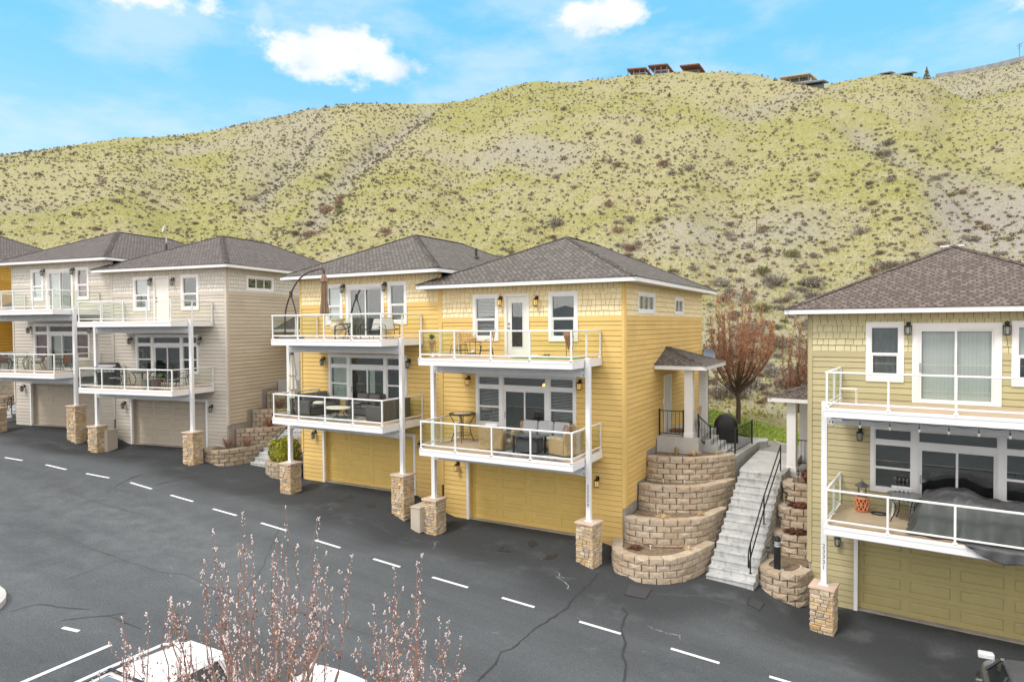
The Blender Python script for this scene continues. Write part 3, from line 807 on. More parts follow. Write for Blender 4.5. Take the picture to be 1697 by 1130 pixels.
def shakes(mb, T, x0, x1, z0, z1, holes, e=.19, mi=1, stag=.014, wmin=.13, wmax=.25):
    n = max(1, round((z1-z0)/e)); e = (z1-z0)/n
    zs = [z0+e*k for k in range(n+1)]
    for a, b, iv in bands(x0, x1, z0, z1, holes, zs):
        k = math.floor((a-z0)/e+1e-6); f0 = (a-z0)/e-k; f1 = (b-z0)/e-k
        na, nb = .002+.036*(1-f0), .002+.036*(1-f1)
        for p, q in iv:
            x = p
            mb.quad(T(p, a, -.012), T(q, a, -.012), T(q, b, -.012), T(p, b, -.012), 2)
            while x < q-1e-4:
                x2 = min(q, x+rnd.uniform(wmin, wmax))
                if q-x2 < .06: x2 = q
                g = .005; lo = a-(rnd.uniform(0, stag) if f0 < 1e-4 else 0)
                mb.quad(T(x+g, lo, na), T(x2-g, lo, na), T(x2-g, b, nb), T(x+g, b, nb), mi)
                if f0 < 1e-4: mb.quad(T(x+g, lo, -.010), T(x2-g, lo, -.010), T(x2-g, lo, na), T(x+g, lo, na), mi)
                x = x2
def tbox(mb, T, s0, s1, z0, z1, n0, n1, mi=0):
    c = [T(s, z, n) for z in (z0, z1) for n in (n0, n1) for s in (s0, s1)]
    mb.add(c, [(0,1,3,2),(4,6,7,5),(0,4,5,1),(2,3,7,6),(0,2,6,4),(1,5,7,3)], mi)
def frame_(mb, T, s0, s1, z0, z1, wd, n0, n1, mi=0, bot=None, top=None):
    bt = wd if bot is None else bot; tp = wd if top is None else top
    tbox(mb, T, s0, s0+wd, z0, z1, n0, n1, mi); tbox(mb, T, s1-wd, s1, z0, z1, n0, n1, mi)
    if bt: tbox(mb, T, s0+wd, s1-wd, z0, z0+bt, n0, n1, mi)
    if tp: tbox(mb, T, s0+wd, s1-wd, z1-tp, z1, n0, n1, mi)
def recess(name, T, s0, s1, z0, z1, parent, depth=.5, m=None):
    mb = MB()
    a, b, c, d = [T(s, z, -.012) for s, z in ((s0, z0), (s1, z0), (s1, z1), (s0, z1))]; e, f, g, h = [T(s, z, -depth) for s, z in ((s0, z0), (s1, z0), (s1, z1), (s0, z1))]
    mb.add([a, b, c, d, e, f, g, h], [(4,5,6,7),(0,1,5,4),(1,2,6,5),(2,3,7,6),(3,0,4,7)])
    return mb.build(name, m or DARK, parent)
BLINDM = mat('blind_slats', (.80,.81,.80), .7, .05, 4)
SHADEW = mat('white_shade', (.72,.76,.74), .8, .05, 3)
CURTG = mat('green_white_curtain', (.62,.72,.65), .9, .08, 3)
CURTR = mat('red_striped_curtain', (.30,.16,.15), .9, .3, 3)
CURTD = mat('dark_curtain', (.13,.14,.14), .9, .2, 3)
def blind(T, s0, s1, z0, z1, parent, n=-.07, frac=1.0, m=None, name='blind'):
    mb = MB(); z = z1-.03; zl = z1-(z1-z0)*frac
    while z > zl:
        mb.add([T(s0+.01, z, n+.012), T(s1-.01, z, n+.012), T(s1-.01, z+.012, n-.014), T(s0+.01, z+.012, n-.014), T(s0+.01, z-.003, n+.012), T(s1-.01, z-.003, n+.012), T(s1-.01, z+.009, n-.014), T(s0+.01, z+.009, n-.014)], [(0,1,2,3),(7,6,5,4),(0,4,5,1)])
        z -= .052
    return mb.build(name, m or BLINDM, parent)
def shade(T, s0, s1, z0, z1, parent, m, n=-.09, frac=1, folds=0, name='curtain'):
    mb = MB(); zb = z1-(z1-z0)*frac; k = max(2, int((s1-s0)/.02)) if folds else 1
    P = []
    for i in range(k+1):
        s = s0+(s1-s0)*i/k; dn = .022*math.sin(s*folds) if folds else 0
        P += [T(s, zb, n+dn), T(s, z1, n+dn*.8), T(s, zb, n+dn-.008), T(s, z1, n+dn*.8-.008)]
    F = []
    for i in range(k): a = 4*i; F += [(a, a+4, a+5, a+1), (a+2, a+3, a+7, a+6)]
    mb.add(P, F); return mb.build(name, m, parent, smooth=True)
def dh_window(T, s0, s1, z0, z1, H, inner=None, trim=.10, split=.46, three=0):
    """window with trim boards; double hung, or `three` sliding lights"""
    mb = MB()
    frame_(mb, T, s0, s1, z0, z1, trim, -.02, .045, bot=trim*1.15, top=trim*1.15)
    a, b, c, d = s0+trim, s1-trim, z0+trim*1.15, z1-trim*1.15
    frame_(mb, T, a, b, c, d, .035, -.05, .025)
    if three:
        for i in range(1, three):
            s = a+(b-a)*i/three; tbox(mb, T, s-.022, s+.022, c+.035, d-.035, -.045, .02)
    else:
        zm = c+(d-c)*split
        tbox(mb, T, a+.035, b-.035, zm-.03, zm+.03, -.05, .022)
        frame_(mb, T, a+.035, b-.035, c+.035, zm-.03, .028, -.045, .008)
    w_ = mb.build('window', WHITE, H)
    p = MB(); tbox(p, T, a+.035, b-.035, c+.035, d-.035, -.030, -.024); p.build('pane', PANE, w_)
    recess('window_reveal', T, a+.002, b-.002, c+.002, d-.002, w_)
    A = (a+.036, b-.036, c+.036, d-.036)
    if inner == 'blind': blind(T, *A, w_)
    elif inner == 'shade': shade(T, *A, w_, SHADEW, frac=1)
    elif inner == 'halfshade': shade(T, *A, w_, SHADEW, frac=.56)
    elif inner == 'red': shade(T, *A, w_, CURTR, folds=55)
    elif inner == 'dark': shade(T, *A, w_, CURTD, folds=40)
    return w_, (s0, s1, z0, z1)
def slider(T, s0, s1, z0, z1, H, inner=None):
    mb = MB(); tr = .12
    tbox(mb, T, s0, s0+tr, z0, z1, -.02, .045); tbox(mb, T, s1-tr, s1, z0, z1, -.02, .045); tbox(mb, T, s0+tr, s1-tr, z1-.13, z1, -.02, .045)
    a, b, c, d = s0+tr, s1-tr, z0, z1-.13
    frame_(mb, T, a, b, c, d, .045, -.07, .02, bot=.05)
    m_ = (a+b)/2
    frame_(mb, T, a+.045, m_+.03, c+.05, d-.045, .055, -.035, -.005)
    frame_(mb, T, m_-.03, b-.045, c+.05, d-.045, .055, -.068, -.040)
    dr = mb.build('sliding_door', WHITE, H)
    p = MB(); tbox(p, T, a+.10, m_-.025, c+.105, d-.10, -.022, -.016); p.build('pane', PANE, dr)
    p = MB(); tbox(p, T, m_+.025, b-.10, c+.105, d-.10, -.056, -.050); p.build('pane', PANE, dr)
    p = MB(); tbox(p, T, a+.055, a+.085, c+.85, c+1.1, -.004, .025); p.build('handle', mat('chrome', (.5,.5,.5), .3, .02, 3, metal=.8), dr)
    recess('door_reveal', T, a+.002, b-.002, c+.002, d-.002, dr, .6)
    A = (a+.10, b-.10, c+.06, d-.1)
    if inner == 'blind': blind(T, A[0], A[1], A[2], A[3], dr, n=-.11)
    elif inner == 'dark': shade(T, A[0], A[1]-(A[1]-A[0])*.45, A[2], A[3], dr, CURTD, n=-.13, folds=35)
    elif inner == 'pale':
        s_ = A[0]
        while s_ < A[1]-.02: shade(T, s_, min(A[1], s_+.088), A[2], A[3], dr, SHADEW, n=-.12-.004*(int(s_*50)%3)); s_ += .09
    elif inner == 'half': shade(T, A[0], A[0]+(A[1]-A[0])*.52, A[2], A[3], dr, SHADEW, n=-.13, folds=0); shade(T, A[0]+(A[1]-A[0])*.52, A[1], A[2], A[3], dr, CURTD, n=-.14, folds=35)
    elif inner == 'green': shade(T, A[0]+(A[1]-A[0])*.5, A[0]+(A[1]-A[0])*.72, A[2], A[3], dr, CURTG, n=-.13, folds=45); shade(T, A[1]-.12, A[1], A[2], A[3], dr, CURTG, n=-.13, folds=45)
    return dr
def assembly(T, s0, s1, z0w, zd, z1, H, c0, c1, left=None, right=None, door=None):
    """lower storey glazing: two double hung sidelights, sliding door between, transom lights above"""
    mb = MB()
    tbox(mb, T, s0, s1, z1-.12, z1, -.02, .05)
    tbox(mb, T, s0, s0+.10, z0w, z1-.12, -.02, .05); tbox(mb, T, s1-.10, s1, z0w, z1-.12, -.02, .05)
    for a, b in ((s0+.1, c0), (c1, s1-.1)): tbox(mb, T, a, b, z0w, z0w+.12, -.02, .05)
    for m_ in (c0, c1): tbox(mb, T, m_-.075, m_+.075, zd, z1-.12, -.02, .045)
    zt = z1-.50
    rects = []
    for (a, b, inn) in ((s0+.1, c0-.075, left), (c1+.075, s1-.1, right)):
        tbox(mb, T, a, b, zt-.05, zt+.05, -.05, .03)
        frame_(mb, T, a, b, zt+.05, z1-.12, .03, -.05, .015)
        frame_(mb, T, a, b, z0w+.12, zt-.05, .035, -.05, .02)
        zm = z0w+.12+(zt-.05-z0w-.12)*.46
        tbox(mb, T, a+.035, b-.035, zm-.03, zm+.03, -.045, .018)
        rects += [(a+.03, b-.03, zt+.08, z1-.15, inn), (a+.035, b-.035, z0w+.155, zt-.085, inn)]
    a, b = c0+.075, c1-.075
    tbox(mb, T, a, b, zt-.06, zt+.05, -.05, .03)
    frame_(mb, T, a, b, zt+.05, z1-.12, .03, -.05, .015)
    rects.append((a+.03, b-.03, zt+.08, z1-.15, None))
    W_ = mb.build('window_wall', WHITE, H)
    for (p0, p1, q0, q1, inn) in rects:
        p = MB(); tbox(p, T, p0, p1, q0, q1, -.03, -.024); p.build('pane', PANE, W_)
        if inn == 'blind': blind(T, p0, p1, q0, q1, W_)
        elif inn == 'green': shade(T, p0, p1, q0, q1, W_, CURTG, folds=45)
        elif inn == 'red': shade(T, p0, p1, q0, q1, W_, CURTR, folds=55)
    recess('window_reveal', T, s0+.06, c0-.02, z0w+.06, z1-.06, W_); recess('window_reveal', T, c1+.02, s1-.06, z0w+.06, z1-.06, W_); recess('window_reveal', T, a-.01, b+.01, zt+.03, z1-.06, W_)
    dr = MB(); d0, d1, e0, e1 = a, b, zd, zt-.06
    frame_(dr, T, d0, d1, e0, e1, .04, -.07, .015, bot=.05)
    m_ = (d0+d1)/2
    frame_(dr, T, d0+.04, m_+.03, e0+.05, e1-.04, .055, -.035, -.005); frame_(dr, T, m_-.03, d1-.04, e0+.05, e1-.04, .055, -.068, -.040)
    D_ = dr.build('sliding_door', WHITE, H)
    p = MB(); tbox(p, T, d0+.095, m_-.025, e0+.105, e1-.095, -.022, -.016); p.build('pane', PANE, D_)
    p = MB(); tbox(p, T, m_+.025, d1-.095, e0+.105, e1-.095, -.056, -.050); p.build('pane', PANE, D_)
    p = MB(); tbox(p, T, d0+.05, d0+.08, e0+.85, e0+1.1, -.004, .022); p.build('handle', mat('chrome', (.5,.5,.5), .3, .02, 3, metal=.8), D_)
    recess('door_reveal', T, d0+.002, d1-.002, e0+.002, e1-.002, D_, .8)
    if door == 'pendant':
        q = T(c1-.35, z1-.42, -.45); p = MB(); p.lathe([(.05, -.06), (.09, -.02), (.06, .05), (.015, .07)], q, 12); p.build('pendant_lamp', emit('pendant_warm', (1.0,.45,.10), 2.0), W_)
    if door == 'green': shade(T, m_+.03, m_+.30, e0+.1, e1-.1, D_, CURTG, n=-.13, folds=45); shade(T, d1-.14, d1-.06, e0+.1, e1-.1, D_, CURTG, n=-.13, folds=45)
    if door == 'half': shade(T, d0+.16, m_, e0+.1, e1-.1, D_, SHADEW, n=-.13); shade(T, m_, d1-.1, e0+.1, e1-.1, D_, CURTD, n=-.14, folds=35)
    return [(s0, s1, z0w, z1), (c0-.02, c1+.02, zd, z0w)]
def panel_door(T, s0, s1, z0, z1, H, solid=False):
    mb = MB()
    tbox(mb, T, s0, s0+.10, z0, z1, -.02, .045); tbox(mb, T, s1-.10, s1, z0, z1, -.02, .045); tbox(mb, T, s0+.10, s1-.10, z1-.11, z1, -.02, .045)
    F = mb.build('door_frame', mat('cream_trim', (.76,.75,.70), .5, .03, 3), H)
    a, b, c, d = s0+.10, s1-.10, z0+.02, z1-.11
    mb = MB(); ww = (b-a)
    ga, gb, gc, gd = a+ww*.22, b-ww*.22, c+.30, d-.22
    if solid: tbox(mb, T, a, b, c, d, -.06, -.015)
    else:
        tbox(mb, T, a, ga, c, d, -.06, -.015); tbox(mb, T, gb, b, c, d, -.06, -.015); tbox(mb, T, ga, gb, c, gc, -.06, -.015); tbox(mb, T, ga, gb, gd, d, -.06, -.015)
        frame_(mb, T, ga-.03, gb+.03, gc-.03, gd+.03, .04, -.015, .0)
    D_ = mb.build('door', mat('door_white', (.74,.75,.73), .45, .03, 3), H)
    if not solid:
        p = MB(); tbox(p, T, ga, gb, gc, gd, -.035, -.03); p.build('pane', PANE, D_)
        recess('door_reveal', T, ga, gb, gc, gd, D_, .5)
    p = MB()
    for zz in (.98, 1.14): 
        q = T(a+.07, c+zz, -.015); n_ = T(a+.07, c+zz, .03); p.tube([q, n_], [.028, .024], 8)
    p.build('handle', BRONZE, D_)
def garage(T, s0, s1, z1, H, col):
    m = mat('garage_'+col[0], col[1], .5, .05, 3); jm = mat('jamb_'+col[0], tuple(c*.95 for c in col[1]), .6, .05, 3)
    mb = MB(); tr = .10
    tbox(mb, T, s0, s0+tr, .0, z1, -.05, .05); tbox(mb, T, s1-tr, s1, 0, z1, -.05, .05); tbox(mb, T, s0+tr, s1-tr, z1-.12, z1, -.05, .05)
    mb.build('garage_trim', TRIMW, H)
    a, b, d = s0+tr, s1-tr, z1-.12; dp = -.22
    mb = MB()
    mb.quad(T(a, 0, -.05), T(a, 0, dp), T(a, d, dp), T(a, d, -.05)); mb.quad(T(b, 0, -.05), T(b, 0, dp), T(b, d, dp), T(b, d, -.05)); mb.quad(T(a, d, -.05), T(b, d, -.05), T(b, d, dp), T(a, d, dp))
    mb.build('garage_jamb', jm, H)
    g = MB(); rows, colsn = 4, 4; hh = (d-.03)/rows; ww = (b-a)/colsn
    for r_ in range(rows):
        z0_, z1_ = .03+r_*hh+.004, .03+(r_+1)*hh-.004
        for c_ in range(colsn):
            x0, x1 = a+c_*ww, a+(c_+1)*ww
            px0, px1, pz0, pz1 = x0+.10, x1-.10, z0_+.12, z1_-.11
            O = [T(x0, z0_, dp), T(x1, z0_, dp), T(x1, z1_, dp), T(x0, z1_, dp)]
            P1 = [T(px0, pz0, dp), T(px1, pz0, dp), T(px1, pz1, dp), T(px0, pz1, dp)]
            P2 = [T(px0+.022, pz0+.022, dp-.02), T(px1-.022, pz0+.022, dp-.02), T(px1-.022, pz1-.022, dp-.02), T(px0+.022, pz1-.022, dp-.02)]
            P3 = [T(px0+.05, pz0+.05, dp-.003), T(px1-.05, pz0+.05, dp-.003), T(px1-.05, pz1-.05, dp-.003), T(px0+.05, pz1-.05, dp-.003)]
            n = len(g.v); g.v += [tuple(p) for p in O+P1+P2+P3]
            for k in range(3):
                for i in range(4): j = (i+1) % 4; g.f.append((n+4*k+i, n+4*k+j, n+4*k+4+j, n+4*k+4+i)); g.m.append(0)
            g.f.append((n+12, n+13, n+14, n+15)); g.m.append(0)
        g.quad(T(a, z1_, dp), T(b, z1_, dp), T(b, z1_+.008, dp-.02), T(a, z1_+.008, dp-.02))
    g.build('garage_door', m, H)
    mb = MB(); tbox(mb, T, a, b, -.06, .03, dp-.02, -.02); mb.build('door_sill', CONCD, H)
    return (s0, s1, -.5, z1)
def lamp(T, s, z, H, lit):
    mb = MB()
    c = lambda n, zz: T(s, z+zz, n)
    tbox(mb, T, s-.05, s+.05, z+.02, z+.16, .02, .045)
    mb.tube([c(.04, .12), c(.10, .17), c(.16, .15), c(.17, .08)], .013, 6)
    # lantern cage: roof, base ring, four stiles
    o = T(s, z, .17)
    mb.lathe([(.02, .10), (.035, .085), (.095, .045), (.10, .03), (.085, .03)], o, 6)
    mb.lathe([(.06, -.20), (.075, -.19), (.075, -.17), (.055, -.17)], o, 6)
    for k in range(6):
        t = 2*pi*k/6; mb.tube([o+Vector((.085*math.cos(t), .085*math.sin(t), .03)), o+Vector((.07*math.cos(t), .07*math.sin(t), -.18))], .006, 4)
    L_ = mb.build('wall_lamp', BLACK, H)
    g = MB(); g.lathe([(.05, -.17), (.064, -.165), (.078, .02), (.05, .028)], o, 6); g.build('lamp_glass', AMBER if lit else LAMPG, L_)
def hip_roof(x0, x1, y0, y1, z, pitch, H, m, oh=.6, fascia=.135, name='roof', cut=None):
    hw = (x1-x0)/2; rz = z+hw*pitch; cx = (x0+x1)/2; ya, yb = y0+hw, y1-hw
    sl = math.hypot(1, pitch); L = hw*sl
    A, B, Cc, D = (x0, y0, z), (x1, y0, z), (x1, y1, z), (x0, y1, z); P, Q = (cx, ya, rz), (cx, yb, rz)
    mb = MB()
    mb.poly([A, B, P], uv=[(0, 0), (2*hw, 0), (hw, L)]); mb.poly([B, Cc, Q, P], uv=[(0, 0), (y1-y0, 0), (yb-y0, L), (ya-y0, L)])
    mb.poly([Cc, D, Q], uv=[(0, 0), (2*hw, 0), (hw, L)]); mb.poly([D, A, P, Q], uv=[(0, 0), (y1-y0, 0), (y1-ya, L), (y1-yb, L)])
    # shingle edge thickness
    e = .022
    for p, q in ((A, B), (B, Cc), (Cc, D), (D, A)):
        mb.poly([(p[0], p[1], z-e), (q[0], q[1], z-e), q, p], uv=[(0, .2), (1, .2), (1, .22), (0, .22)])
    # hip and ridge caps: short overlapping tabs
    for p, q in ((A, P), (B, P), (Cc, Q), (D, Q), (P, Q)):
        p = Vector(p); q = Vector(q); Ln = (q-p).length; k = max(1, int(Ln/.16)); dr = (q-p).normalized(); sd_ = dr.cross(Vector((0, 0, 1))).normalized()
        for i in range(k):
            a = p+dr*Ln*i/k; b = p+dr*(Ln*(i+1)/k+.03); dz = .11*pitch*(.72 if p != Vector(P) else 1)
            za, zb = .028, .014
            u0 = rnd.randrange(40)*.3+.03
            for sg in (-1, 1):
                mb.poly([a+Vector((0, 0, za)), b+Vector((0, 0, zb)), b+sd_*sg*.13+Vector((0, 0, zb-dz)), a+sd_*sg*.13+Vector((0, 0, za-dz))][::sg], uv=[(u0, .03+.145*(i % 30)), (u0, .12+.145*(i % 30)), (u0+.15, .12+.145*(i % 30)), (u0+.15, .03+.145*(i % 30))])
    R_ = mb.build(name, m, H)
    f = MB(); t = .03; zt = z-e-.002; zb = zt-fascia
    f.box(x0+.02, y0+.02, zb, x1-.02, y0+.02+t, zt); f.box(x0+.02, y1-.02-t, zb, x1-.02, y1-.02, zt)
    f.box(x0+.02, y0+.02+t, zb, x0+.02+t, y1-.02-t, zt); f.box(x1-.02-t, y0+.02+t, zb, x1-.02, y1-.02-t, zt)
    f.build('fascia', TRIMW, R_)
    s = MB(); s.box(x0+.05, y0+.05, zb+.025, x1-.05, y1-.05, zb+.035); s.build('soffit', mat('soffit_paint', (.66,.62,.52), .7, .04, 3), R_)  # white soffit; yellowish light reflected onto it is put into the colour
    return R_
def deck(H, x0, x1, proj, z0, z1, name, posts, sides=2, tint=None):
    """cantilevered deck: slab, white rim, glass railing; sub-parts are the rail frame, each post and each glass panel"""
    y = -proj
    mb = MB(); t = .045
    mb.box(x0+t, y+t, z1-.05, x1-t, 0, z1-.001, 1)
    mb.box(x0+t, y+t, z0+.04, x1-t, 0, z1-.05, 2)
    mb.box(x0, y, z0, x1, y+t, z1-.006); mb.box(x0, y+t, z0, x0+t, -.03, z1-.006); mb.box(x1-t, y+t, z0, x1, -.03, z1-.006)
    mb.box(x0-.012, y-.012, z0+.165, x1+.012, y, z1-.03)          # lip of the rim board
    D_ = mb.build(name, [TRIMW, DECK, GREYW], H)
    h = .95; o = .05; ry = y+o; rl, rr = x0+o, x1-o
    rail = MB(); top = z1+h
    rail.rbox(rl-.045, ry-.028, top-.05, rr+.045, ry+.028, top, .008); rail.rbox(rl-.02, ry-.02, z1+.10, rr+.02, ry+.02, z1+.145, .006)
    for x in (rl, rr):
        rail.rbox(x-.028, ry+.028, top-.051, x+.028, -.04, top-.001, .008); rail.rbox(x-.02, ry+.02, z1+.101, x+.02, -.04, z1+.146, .006)
    rail.build('railing', WHITE, D_)
    xs = [rl+(rr-rl)*i/(posts-1) for i in range(posts)]
    P = [(x, ry) for x in xs]+[(x, ry+(-.06-ry)*k/sides) for x in (rl, rr) for k in range(1, sides+1)]
    for x, yy in P:
        p = MB(); p.rbox(x-.026, yy-.026, z1-.01, x+.026, yy+.026, top-.049, .006)
        p.rbox(x-.055, yy-.05, z1-.10 if yy == ry else z1-.002, x+.055, yy+.035, z1+.022, .008); p.build('railing_post', WHITE, D_)
    for a, b in zip(xs, xs[1:]):
        g = MB(); g.box(a+.026, ry-.004, z1+.146, b-.026, ry+.004, top-.051); g.build('glass_panel', RAILG, D_)
    for x in (rl, rr):
        ys = [ry]+[ry+(-.06-ry)*k/sides for k in range(1, sides+1)]
        for a, b in zip(ys, ys[1:]):
            g = MB(); g.box(x-.004, a+.026, z1+.147, x+.004, b-.026, top-.052); g.build('glass_panel', RAILG, D_)
    return D_
def pier(H, x, y, zb, zt, rot, seed):
    rg_ = random.Random(seed); mb = MB(); s = .58/2
    c0 = MB(); c0.box(-s+.04, -s+.04, zb-.3, s-.04, s-.04, zt)
    M = Matrix.Translation((x, y, 0)) @ Matrix.Rotation(rot, 4, 'Z')
    mb.add([M @ Vector(p) for p in c0.v], c0.f)
    for side in range(4):
        Ms = M @ Matrix.Rotation(side*pi/2, 4, 'Z'); z = zb-.12
        while z < zt-.005:
            h = min(rg_.uniform(.055, .135), zt-z)
            if zt-z-h < .04: h = zt-z
            u = -s-.012
            while u < s-.001:
                wd = rg_.uniform(.11, .30); u1 = min(s, u+wd)
                if s-u1 < .07: u1 = s
                pr = rg_.uniform(.0, .035); g = .006; j = lambda: rg_.uniform(-.006, .006)
                y0_ = -s-pr
                b = .012
                ps = [(u+g, -s+.05, z+g), (u1-g, -s+.05, z+g), (u1-g, -s+.05, z+h-g), (u+g, -s+.05, z+h-g),
                      (u+g, y0_+b, z+g), (u1-g, y0_+b, z+g), (u1-g, y0_+b, z+h-g), (u+g, y0_+b, z+h-g),
                      (u+g+b+j(), y0_+j(), z+g+b+j()), (u1-g-b+j(), y0_+j(), z+g+b+j()), (u1-g-b+j(), y0_+j(), z+h-g-b+j()), (u+g+b+j(), y0_+j(), z+h-g-b+j())]
                mb.add([Ms @ Vector(p) for p in ps], [(0,1,5,4),(1,2,6,5),(2,3,7,6),(3,0,4,7),(4,5,9,8),(5,6,10,9),(6,7,11,10),(7,4,8,11),(8,9,10,11)])
                u = u1
            z += h
    P_ = mb.build('stone_pier', STONE, H)
    c = MB(); c.rbox(-s-.05, -s-.05, zt+.001, s+.05, s+.05, zt+.075, .012)
    q = MB(); q.add([M @ Vector(p) for p in c.v], c.f); q.build('pier_cap', CAPST, P_)
def deck_posts(H, x, y, zb, zt, ztop, rot, seed, number=None):
    pier(H, x, y, zb, zt, rot, seed)
    mb = MB(); s = .075
    mb.rbox(x-s, y-s, zt+.077, x+s, y+s, ztop, .008); mb.box(x-s-.05, y-s-.05, zt+.076, x+s+.05, y+s+.05, zt+.086)
    P_ = mb.build('deck_post', TRIMW, H)
    if number:
        for i, ch in enumerate(number):
            cu = bpy.data.curves.new('house_number', 'FONT'); cu.body = ch; cu.size = .17; cu.extrude = .003; cu.align_x = 'CENTER'
            cu.materials.append(mat('number_grey', (.16,.16,.17), .5, .05, 4)); to = bpy.data.objects.new('tmp', cu); sc.collection.objects.link(to)
            me = bpy.data.meshes.new_from_object(to.evaluated_get(bpy.context.evaluated_depsgraph_get())); bpy.data.objects.remove(to)
            o = bpy.data.objects.new('house_number', me); sc.collection.objects.link(o)
            o.parent = P_; o.location = (x, y-s-.004, zt+1.12-.15*i); o.rotation_euler = (pi/2, 0, 0)
def porch(H, xw, sgn, zs, m, slabm, dz=0, trimc=None):
    """entry porch on a side wall at x = xw, projecting in direction sgn"""
    X = lambda d: xw+sgn*d
    mb = MB(); a, b = sorted((X(0.02), X(1.58)))
    mb.box(a, 3.51, zs-2.2, b, 6.6, zs); mb.build('porch_slab', CONC, H)
    st = MB()
    for i in range(3):
        a, b = sorted((X(1.58+.28*i), X(1.58+.28*(i+1)))); st.box(a, 4.25, zs-2.2, b, 5.7, zs-.175*(i+1))
    st.build('porch_step', CONC, H)
    y0, y1, d1, ze, za = 3.17, 6.7, 1.94, 5.78, 6.43
    A, B, Cc, D, P = (X(.0), y0, ze), (X(d1), y0, ze), (X(d1), y1, ze), (X(0), y1, ze), (X(0), (y0+y1)/2, za)
    rf = MB(); hy = (y1-y0)/2
    rf.poly([A, B, P], uv=[(0, 0), (d1, 0), (0, hy*1.1)]); rf.poly([B, Cc, P], uv=[(0, 0), (y1-y0, 0), (hy, d1*1.05)]); rf.poly([Cc, D, P], uv=[(0, 0), (d1, 0), (d1, hy*1.1)])
    for p, q in ((B, P), (Cc, P)):
        p = Vector(p); q = Vector(q); dr = (q-p); k = 12; sd_ = dr.normalized().cross(Vector((0, 0, 1)))
        for i in range(k):
            a_ = p+dr*i/k; b_ = p+dr*(i+1.15)/k
            for sg in (-1, 1): rf.poly([a_+Vector((0,0,.03)), b_+Vector((0,0,.012)), b_+sd_*sg*.1+Vector((0,0,-.02)), a_+sd_*sg*.1+Vector((0,0,-.005))], uv=[(i*.3, .03), (i*.3, .12), (i*.3+.1, .12), (i*.3+.1, .03)])
    R_ = rf.build('porch_roof', m, H)
    f = MB(); t = .03
    a, b = sorted((X(0.03), X(d1-.01))); f.box(a, y0+.01, ze-.145, b, y0+.01+t, ze-.006); f.box(a, y1-.01-t, ze-.145, b, y1-.01, ze-.006)
    a, b = sorted((X(d1-.01), X(d1-.01-t))); f.box(a, y0+.04, ze-.145, b, y1-.04, ze-.006)
    f.build('fascia', TRIMW, R_)
    s = MB(); a, b = sorted((X(.03), X(d1-.05))); s.box(a, y0+.05, ze-.12, b, y1-.05, ze-.11); s.build('soffit', mat('soffit_paint', (.66,.62,.52), .7, .04, 3), R_)  # same yellowish reflected light coloured into the white porch soffit
    for yy in (3.68, 5.95):
        c = MB(); a, b = sorted((X(1.05), X(1.36))); c.rbox(a, yy-.15, zs+.002, b, yy+.16, ze-.121, .012)
        a2, b2 = a-.02, b+.02; c.rbox(a2, yy-.17, zs+.001, b2, yy+.18, zs+.18, .01); c.build('porch_column', TRIMW, H)
FLOOR2 = 2.83; D1T = 3.08; D2B = 5.95; D2T = 6.20; EAVE = 8.72; BELT = 7.61; DEPTH = 10.95
